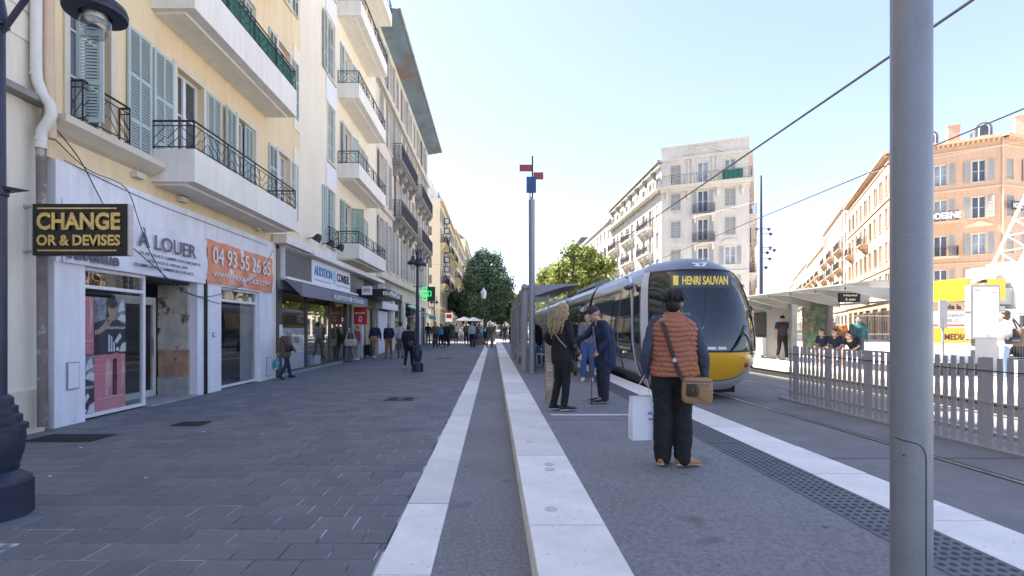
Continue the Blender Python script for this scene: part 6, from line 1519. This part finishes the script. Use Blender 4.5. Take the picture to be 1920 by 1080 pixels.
# --- woman in the orange vest (foreground)
v0 = Vector((1.705, 4.70, .2))
ov = dict(hipL=(-.10, 0, .88), hipR=(.10, 0, .88), kneeL=(-.095, .01, .49), kneeR=(.09, .01, .49), ankL=(-.105, -.02, .09), ankR=(.075, -.05, .09), toeL=(-.04, .09, .03), toeR=(.20, .0, .03),
          elR=(.265, -.04, 1.07), wrR=(.305, .03, .855), elL=(-.265, -.03, 1.08), wrL=(-.25, .06, .85), head=(.01, .02, 1.575))
t, J, P = person('woman in orange quilted vest and black trousers seen from behind', v0, R(-6), 1.67, 'stand', c_slate, c_black, s_tan, h_black, 'short', m_skin, None, .0095, ov, 'long', 1.05, 0, 1.18, headf=(.35, 1, 0), disp=.030, curl=.7, flare=1.28, hsc=1.07)
k = 1.67/1.7
vm = MB(); rings = []; 
prof_v = [(.865, .212, .150), (.95, .216, .155), (1.05, .205, .146), (1.15, .207, .142), (1.25, .214, .142), (1.33, .212, .135), (1.385, .190, .115), (1.42, .130, .095), (1.445, .082, .078), (1.475, .072, .072)]
def pv_(z):
    for a, b in zip(prof_v[:-1], prof_v[1:]):
        if z <= b[0]: q = (z-a[0])/(b[0]-a[0]); return a[1]+(b[1]-a[1])*q, a[2]+(b[2]-a[2])*q
    return prof_v[-1][1:]
vs = []; fs = []; NZ, NT = 150, 64; rq = random.Random(2); phs = [rq.uniform(-.25, .25) for _ in range(20)]
for j in range(NZ+1):
    z = .865+(1.475-.865)*j/NZ; rx, ry = pv_(z)
    for i in range(NT):
        a = 2*math.pi*i/NT; zz = z+.006*math.sin(3*a+1)+.004*math.sin(7*a)
        q = abs(math.sin(math.pi*(zz-.865)/.047)); bul = .015*(q**.6)*(1+.25*math.sin(5*a+31*z))+.004*math.sin(17*a+63*z)*q+.003*math.sin(41*a-z*60)*q-.006*math.exp(-((math.degrees(a)-270)/4)**2)*0
        e = .75; cx_, sx_ = math.cos(a), math.sin(a)
        x = math.copysign(abs(cx_)**e, cx_)*(rx*.96+bul); y = math.copysign(abs(sx_)**.9, sx_)*(ry+bul)-.005
        vs.append((x*k, y*k, z*k))
for j in range(NZ):
    for i in range(NT): a = j*NT+i; b = j*NT+(i+1) % NT; fs.append((a, b, b+NT, a+NT))
vm.add(vs, fs).build('quilted_vest', c_puff, t, True, fix=False)
# shoulder bag
sbg = thing('shoulder_bag', 'tan leather shoulder bag hanging at the hip of the woman in the orange vest', 'bag', v0+Vector((.135, -.215, .62)), R(-14))
m_tan = mat('tan leather', (.34, .20, .085), .55, 0, .15, 12, .3, 60); m_brl = mat('dark brown leather', (.045, .022, .014), .5, 0, .2, 12)
def softbox(w, d, h, name, m, parent, loc, b=.03, sq=.8):
    mb = MB(); n = 20; L_ = []
    for z, q in ((0, .80), (b*.4, .94), (b, 1), (h*.5, 1.03), (h-b, .98), (h-b*.3, .9), (h, .78)):
        L_.append((z, q))
    vs = []; fs = []
    for z, q in L_:
        for i in range(n): a = 2*math.pi*i/n; c_, s_ = math.cos(a), math.sin(a); vs.append((math.copysign(abs(c_)**.35, c_)*w/2*q, math.copysign(abs(s_)**.35, s_)*d/2*q, z))
    for j in range(len(L_)-1):
        for i in range(n): a = j*n+i; bb = j*n+(i+1) % n; fs.append((a, bb, bb+n, a+n))
    fs.append(tuple(range(n))[::-1]); fs.append(tuple((len(L_)-1)*n+i for i in range(n)))
    return mb.add(vs, fs).build(name, m, parent, True, loc=loc)
softbox(.285, .10, .235, 'bag_body', m_tan, sbg, (0, 0, 0)); softbox(.10, .03, .12, 'pocket', m_brl, sbg, (-.055, -.055, .07), .02); softbox(.10, .035, .12, 'pocket', m_tan, sbg, (.06, -.055, .04), .02); softbox(.28, .115, .045, 'flap', m_tan, sbg, (0, 0, .20), .015)
MB().tube((-.10, -.062, .195), (.10, -.062, .195), .005).tube((.02, -.075, .14), (.10, -.075, .14), .004).build('zip', m_steel, sbg); MB().ball((-.05, -.073, .13), .006).build('button', m_steel, sbg)
mb = MB(); iR = Matrix.Rotation(R(14), 3, 'Z'); pts = [iR @ (Vector(p)-Vector((.135, -.215, .62))) for p in ((-.005, -.225, .84), (-.035, -.20, .90), (-.075, -.185, 1.02), (-.115, -.178, 1.14), (-.15, -.165, 1.27), (-.172, -.13, 1.36), (-.178, -.06, 1.405), (-.17, .03, 1.405), (-.14, .13, 1.33), (-.05, .17, 1.15), (.10, .18, .98), (.20, .12, .90), (.245, .0, .86), (.262, -.15, .83))]
mb.loft(pts, [(.021, .004)]*len(pts), 6, side=(1, -.1, .25)).build('strap', m_brl, sbg, True)
bk_ = iR @ (Vector((-.080, -.192, 1.03))-Vector((.135, -.215, .62))); MB().lathe([(.022, -.003), (.022, .003)], n=16).build('buckle', m_steel, sbg, loc=tuple(bk_), rz=(R(90), 0, 0))
wb_ = thing('paper_bag', 'white paper carrier bag held low by the woman in the orange vest', 'bag', v0+Vector((-.275, .06, .235)), R(8))
m_pap = mat('white paper', (.74, .74, .76), .6, 0, .03, 3, .3, 14)
mb = MB(); w, d, h = .235, .11, .415
vs = [(-w/2, -d/2, 0), (w/2, -d/2, 0), (w/2, d/2, 0), (-w/2, d/2, 0), (-w/2-.004, -d/2*.9, h*.5), (w/2+.004, -d/2*.9, h*.48), (w/2+.004, d/2*.9, h*.5), (-w/2-.004, d/2*.9, h*.5), (-w/2+.005, -d/2*.75, h), (w/2-.003, -d/2*.75, h-.008), (w/2-.003, d/2*.75, h), (-w/2+.005, d/2*.75, h-.004), (-w/2+.02, 0, h*.45), (w/2-.02, 0, h*.42), (-w/2+.03, 0, h-.005), (w/2-.03, 0, h-.01)]
mb.add(vs, [(0,1,2,3),(0,1,5,4),(2,3,7,6),(4,5,9,8),(6,7,11,10),(3,0,4,12),(3,12,7),(1,2,6,13),(1,13,5),(4,8,14,12),(12,14,11,7),(5,13,15,9),(13,6,10,15)])
mb.build('paper', m_pap, wb_); MB().path([(-.05, -.02, h-.01), (-.03, -.01, h+.12), (.02, -.01, h+.20), (.05, -.01, h+.13), (.06, -.02, h-.01)], .004).build('handle', m_pap, wb_)
letter('NICE', .07, .03, m_bl, wb_, (.03, -.062, .24), bold=.03, depth=.003); letter('PARIS', .07, .022, m_bl, wb_, (.035, -.062, .19), bold=.02, depth=.003)

sbg.scale = (.9, 1, .95)
# --- blonde woman
b0 = Vector((1.075, 7.80, .2))
ov = dict(elR=(.215, .03, 1.12), wrR=(.20, .17, .90), elL=(-.25, -.14, 1.14), wrL=(-.20, .04, 1.02), kneeR=(.085, .03, .49), kneeL=(-.085, -.0, .49), ankR=(.08, -.01, .09), ankL=(-.09, -.10, .09), toeR=(.09, .17, .03), toeL=(-.10, .08, .03), head=(0, .04, 1.58))
t, J, P = person('woman with long curly blond hair, black top and leggings', b0, R(-62), 1.68, 'stand', c_black, c_black, s_black, h_blond, 'long', m_skin, None, .010, ov, 'long', 1.12, .12, 1.02, headf=(0, 1, -.15), disp=.024, deep=1.15, hsc=1.1)
k = 1.68/1.7
for s in 'LR': 
    a_ = J['ank'+s]; MB().lathe([(.040, -.01), (.042, .03)], (a_.x, a_.y, a_.z), 12).build('sock', c_white, t, True)
w_ = J['wrR'].lerp(J['elR'], .5); MB().loft([J['wrR'].lerp(J['elR'], .1), J['wrR'].lerp(J['elR'], .75)], [(.047, .047), (.056, .056)], 12, cap=False).build('sleeve_pattern', mat('sequined sleeve print', (.05, .045, .04), .5, 0, .4, 60, stain=((.30, .26, .20), 40, .58)), t, True)
MB().path([(-.14, -.125, 1.36), (0, -.150, 1.24), (.13, -.14, 1.12), (.19, -.05, 1.0)], .012).build('bag_strap', m_soot, t)
hb = thing('handbag', 'black handbag on a looped strap in front of the blonde woman', 'bag', b0+Vector((.14, -.14, .62)), R(-62))
softbox(.20, .08, .16, 'bag_body', m_brl, hb, (0, 0, 0)); MB().path([(-.08, 0, .15), (-.05, .02, .3), (.05, .02, .3), (.08, 0, .15)], .008).build('strap', m_black, hb)

# --- old man with cane
o0 = Vector((1.84, 8.64, .2))
ov = dict(pel=(0, -.11, .93), hipL=(-.09, -.10, .88), hipR=(.09, -.10, .88), waist=(0, -.11, 1.07), chest=(0, -.06, 1.26), nb=(0, .0, 1.415), head=(0, .095, 1.555), shL=(-.18, -.02, 1.36), shR=(.17, .01, 1.35), elL=(-.25, -.07, 1.10), wrL=(-.21, .08, .90),
          elR=(.20, .18, 1.15), wrR=(.18, .40, 1.06), kneeL=(-.11, -.07, .48), kneeR=(.09, -.06, .48), ankL=(-.10, -.06, .09), ankR=(.09, -.10, .09), toeL=(-.12, .13, .03), toeR=(.11, .09, .03))
t, J, P = person('elderly man in navy jacket and cap leaning on a cane', o0, R(97), 1.70, 'stand', c_navy, cloth('dark navy trousers', (.02, .026, .045)), s_black, h_grey, 'cap', mat('ruddy skin', (.60, .33, .22), .5, 0, .08, 20), None, .010, ov, 'long', 1.22, .22, 1.15, deep=1.22, flare=1.25, headf=(0, .93, -.38), headu=(0, .38, .93), disp=.028, extra=mat('navy and brown cap', (.035, .03, .05), .8, 0, .2, 5), curl=.8)
MB().loft([(-.05, .12, 1.33), (-.05, .10, 1.15), (-.06, .075, .95), (-.07, .06, .82)], [(.035, .008)]*4, 8, side=(1, 0, 0)).build('checked_shirt', mat('checked shirt', (.25, .27, .32), .8, 0, .6, 18), t, True)
for z in (1.24, 1.22): MB().box(-.215, -.208, -.06, .03, z, z+.004).build('pocket_seam', m_black, t)
hw = J['wrL']
cn_ = thing('walking_cane', 'wooden walking cane in the hand of the elderly man', 'cane', o0+Vector((-.17, -.215, 0)))
MB().tube((0, 0, 0), (0, 0, .84), .010, 10).path([(0, 0, .83), (.0, 0, .87), (.02, 0, .895), (.06, 0, .90), (.09, 0, .88)], .012, 8).build('shaft', mat('brown wood', (.16, .07, .035), .45), cn_, True); MB().lathe([(.014, 0), (.014, .03)], n=10).build('rubber_tip', m_black, cn_)

# person in jeans behind him
p = gp(1102, 714, .2)
person('person in blue jeans and white shoes standing behind the elderly man', p, R(165), 1.66, 'stand', c_grey, c_jean, s_white, h_grey, 'short', None, None, .016, dict(elR=(.20, .05, 1.14), wrR=(.08, .2, 1.05)), 'long', 1.0, 0, 1.15)
person('dark haired person in black coat with backpack under the near shelter', Vector((1.62, 16.6, .2)), R(20), 1.70, 'stand', c_black, c_jean, s_white, h_black, 'bob', None, None, .018, None, 'long', 1.15, .15)
person('person in teal trousers sitting on the near shelter bench', Vector((1.42, 17.7, .2)), R(-95), 1.68, 'sit', c_grey, c_teal, s_white, h_brown, 'short', None, None, .018)
person('woman in black standing between the shelter and the tram door', Vector((2.35, 13.6, .2)), R(-10), 1.68, 'stand', c_black, c_black, s_black, h_brown, 'bob', None, None, .018, None, 'long', 1.0, .1)

# --- left pavement pedestrians
def ped(px, pf, pt, lb, face, pose, top, legs, shoes, hair, hs='short', **kw):
    q = gp(px, pf, 0.0); return person(lb, q, R(face), min(1.92, max(1.5, hgt(pf, pt))), pose, top, legs, shoes, hair, hs, kw.pop('skin', None), v=.018, **kw)[0], q
t, q = ped(536, 711, 620, 'elderly man in brown jacket walking past the hearing aid shop with a teal bag', -35, 'walkA', c_brown, c_navy, s_black, h_grey, wide=1.22, coat=.12, over=dict(nb=(0, .05, 1.41), head=(0, .12, 1.53), chest=(0, .03, 1.25)))
cb_ = thing('carrier_bag', 'teal and white plastic carrier bag held by the man in the brown jacket', 'bag', q+Vector((-.30, .02, .28)), R(-20)); softbox(.20, .10, .30, 'bag_body', mat('teal plastic', (.08, .35, .36), .4, 0, .4, 8, stain=((.6, .65, .66), 6, .52)), cb_, (0, 0, 0)); MB().path([(-.06, 0, .29), (0, 0, .46), (.06, 0, .29)], .008).build('handle', m_white, cb_)
MB().loft([(-.16, -.02, 1.36), (-.02, -.165, 1.2), (.16, -.12, 1.0)], [(.02, .006)]*3, 6, side=(1, 0, 1)).build('strap', m_black, t); softbox(.12, .20, .20, 'satchel', m_black, t, (.22, -.04, .82))
t, q = ped(655, 679, 612, 'woman in dark waistcoat with a large pale shoulder bag walking toward the camera', 175, 'walkB', c_olive, c_grey, s_black, h_black, 'bob')
hb = thing('shoulder_bag', 'large cream shoulder bag carried by the woman in the dark waistcoat', 'bag', q+Vector((.12, -.24, .72)), R(5)); softbox(.50, .16, .30, 'bag_body', mat('cream canvas', (.55, .45, .38), .8), hb, (0, 0, 0)); MB().path([(-.2, 0, .28), (-.15, .08, .6), (.1, .1, .6), (.2, 0, .28)], .015).build('strap', m_white, hb)
t, q = ped(669, 675, 611, 'child-like figure in pink top close to the snack shop door', 150, 'stand', c_pink, c_lgrey, s_white, h_brown)
t, q = ped(703, 671, 604, 'man in dark open jacket and beige trousers with a yellow waist bag', 178, 'walkA', c_navy, c_beige, s_white, h_grey, wide=1.15)
hb = thing('waist_bag', 'mustard yellow bag worn across the front of the man in beige trousers', 'bag', q+Vector((0, -.24, .86)), 0); softbox(.30, .12, .24, 'bag_body', mat('mustard leather', (.42, .24, .05), .6), hb, (0, 0, 0))
tc_ = thing('shopping_trolley', 'small black shopping trolley pulled by the man with the yellow bag', 'trolley', q+Vector((-.42, .1, 0))); softbox(.28, .22, .55, 'trolley_bag', c_black, tc_, (0, 0, .12)); MB().path([(-.08, 0, .1), (-.08, 0, .95), (.08, 0, .95), (.08, 0, .1)], .012).build('handle', m_iron, tc_)
for s in (-.13, .13): MB().lathe([(.08, -.02), (.08, .02)], n=14).build('wheel', m_black, tc_, loc=(s, .08, .08), rz=(0, R(90), 0))
ped(729, 671, 605, 'person in navy jacket and mustard corduroy trousers walking toward the camera', 180, 'walkB', c_navy, c_rust, s_black, h_grey, wide=1.15)
ped(751, 672, 603, 'person in pale grey jacket walking away beside the roller shutter', 10, 'walkA', c_lgrey, c_grey, s_black, h_black, wide=1.1)
t, q = ped(766, 692, 608, 'stocky man all in black walking away past the twin lamp post', -5, 'walkB', c_black, c_black, s_white, h_black, wide=1.3, coat=.08)
softbox(.20, .10, .20, 'hip_bag', mat('dark grey leather', (.05, .05, .055), .6), t, (.14, -.20, .84))
t, q = ped(799, 640, 602, 'man in shorts, black jacket and white shirt outside the pharmacy', 175, 'stand', c_black, c_beige, s_white, h_black)
ped(818, 641, 606, 'person in olive coat and light jeans in front of the yellow kiosk', 178, 'walkA', c_olive, c_jeanl, s_black, h_grey, wide=1.1)
ped(837, 651, 604, 'man in black walking away next to the person with the blue backpack', 0, 'walkB', c_black, c_black, s_black, h_grey, wide=1.15)
t, q = ped(845, 643, 603, 'person in pale jacket with a sky blue backpack walking away', 0, 'walkA', c_lgrey, c_black, s_white, h_brown)
softbox(.34, .18, .46, 'backpack', c_blue, t, (0, -.22, 1.02))
ped(886, 646, 605, 'man in dark navy jacket and white trousers walking away near the strip', 4, 'walkA', c_navy, c_white, s_white, h_grey, wide=1.2)
ped(871, 640, 607, 'person in light patterned shirt ahead of the navy jacketed man', 170, 'walkB', c_lgrey, c_jean, s_black, h_brown)
ped(946, 643, 603, 'woman with big dark curly hair and long dark coat near the platform kerb', 0, 'walkB', c_black, c_black, s_black, h_black, 'bob', wide=1.1, coat=.35)
ped(957, 649, 606, 'person in black leaning on the end of the near shelter', 90, 'stand', c_black, c_black, s_black, h_black)

# --- opposite platform
G2 = 'people on the opposite platform'
person('young man in black cap and dark printed t-shirt standing at the shelter end', Vector((11.30, 19.4, .25)), R(165), 1.75, 'walkA', cloth('charcoal shirt', (.035, .033, .05)), c_black, s_white, h_black, 'cap', m_skin2, G2, .015, dict(wrR=(.24, .0, .88), wrL=(-.24, .05, .88)), 'short', 1.05, extra=c_black)
for i, (y, lb, tp_, hr) in enumerate(((16.65, 'seated boy with brown hair and dark t-shirt, leftmost on the bench', c_navy, h_brown), (16.02, 'seated boy in navy t-shirt, middle of the three on the bench', c_navy, h_brown), (15.30, 'seated boy in black and white top bending forward, rightmost on the bench', c_black, h_black))):
    person(lb, Vector((11.15, y, .25)), R(112), 1.66, 'sit', tp_, cloth('pale shorts %d' % i, (.50, .46, .44)), s_white, hr, 'short', m_skin, G2, .015, dict(chest=(0, .14, .83), nb=(0, .24, .96), head=(0, .33, 1.06)) if i == 2 else None, 'short', shorts=True)
person('worker in bright orange top bending behind the shelter glass', Vector((12.9, 18.4, .2)), R(95), 1.7, 'stand', c_orange, c_lgrey, s_black, h_grey, 'short', m_skin, G2, .018, dict(chest=(0, .12, 1.22), nb=(0, .24, 1.32), head=(0, .34, 1.42)), 'long', 1.3)
person('person in dark green top standing behind the shelter glass', Vector((12.8, 17.4, .2)), R(150), 1.72, 'stand', c_teal, c_grey, s_black, h_black, 'short', m_skin, G2, .018, wide=1.2)
wv = Vector((12.38, 12.0, .25))
t, J, P = person('woman in white blouse and light jeans studying the map panel', wv, R(38), 1.68, 'stand', c_white, c_jeanl, s_white, h_brown, 'bob', m_skin, G2, .014, dict(elL=(-.24, .08, 1.16), wrL=(-.10, .26, 1.12), elR=(.24, .02, 1.13), wrR=(.10, .24, 1.08)), 'long', 1.15, .05, 1.0)
hb = thing('shoulder_bag', 'large brown bag on the back of the woman in the white blouse', 'bag', wv+Vector((.28, -.10, .82)), R(20)); softbox(.38, .20, .42, 'bag_body', mat('brown canvas', (.12, .085, .06), .8), hb, (0, 0, 0)); MB().path([(-.15, 0, .4), (-.22, .05, .62), (-.1, .1, .66), (.1, .02, .4)], .015).build('strap', m_brl, hb)
hb = thing('waist_bag', 'black waist bag with silver zip worn low by the woman in the white blouse', 'bag', wv+Vector((-.04, -.22, .86)), R(10)); softbox(.36, .12, .17, 'bag_body', m_black, hb, (0, 0, 0)); MB().tube((-.12, -.066, .10), (.12, -.066, .10), .006).build('zip', m_steel, hb)

# evaluate all pending meshes in one pass
bpy.context.view_layer.update(); dg = bpy.context.evaluated_depsgraph_get()
new = [(o, bpy.data.meshes.new_from_object(o.evaluated_get(dg), preserve_all_data_layers=False, depsgraph=dg)) for o in PEND]
for o, me in new:
    nm = o.name; mm = [q for q in o.data.materials]; o.modifiers.clear(); o.data = me
    if not me.materials:
        for q in mm: me.materials.append(q)
    me.polygons.foreach_set('use_smooth', [True]*len(me.polygons))

# --- distant crowd: copies of existing walkers with their own clothes
protos = [o for o in bpy.data.objects if o.get('category') == 'person' and o.parent is None and o.get('group') == 'pedestrians on the left pavement']
rc = random.Random(12); tops = [c_black, c_navy, c_grey, c_lgrey, c_white, c_olive, c_brown, c_blue, c_pink, c_black, c_navy]; leg_ = [c_black, c_navy, c_jean, c_grey, c_beige, c_black]
tn = {c_black: 'black', c_navy: 'navy', c_grey: 'grey', c_lgrey: 'light grey', c_white: 'white', c_olive: 'olive', c_brown: 'brown', c_blue: 'sky blue', c_pink: 'pink', c_jean: 'blue', c_beige: 'beige'}
spots = []
TT = [c_black, c_navy, c_grey, c_lgrey, c_white, c_olive, c_brown, c_blue, c_pink]; LL = [c_black, c_navy, c_jean, c_grey, c_beige]; combos = [(a, b) for a in TT for b in LL]; rc.shuffle(combos); combos.sort(key=lambda ab: ab[0] in (c_white, c_blue, c_pink))
for i in range(34):
    y = 36+i*1.05+rc.uniform(-.4, .4); x = rc.uniform(-3.4, .1) if i % 3 else rc.uniform(-5.8, -3)
    spots.append((x, y))
for i, (x, y) in enumerate(spots):
    pr_ = rc.choice(protos); c = dup(pr_); c.location = (x, y, 0); c.rotation_euler = (0, 0, R(rc.choice([0, 180, 175, 5, 20, -15])+rc.uniform(-12, 12)))
    s = rc.uniform(.95, 1.06); c.scale = (s, s, s); a, b = combos[i]
    for ch in c.children:
        nm = ch.name.split('.')[0]
        if nm in ('jacket', 'shirt', 'trousers') and ch.material_slots:
            ch.material_slots[0].link = 'OBJECT'; ch.material_slots[0].material = b if nm == 'trousers' else a
    px = int((x/y*FPX+CX))
    c['label'] = 'distant person in %s top and %s trousers in the crowd before the trees' % (tn[a], tn[b])
    c['group'] = 'distant crowd before the trees'
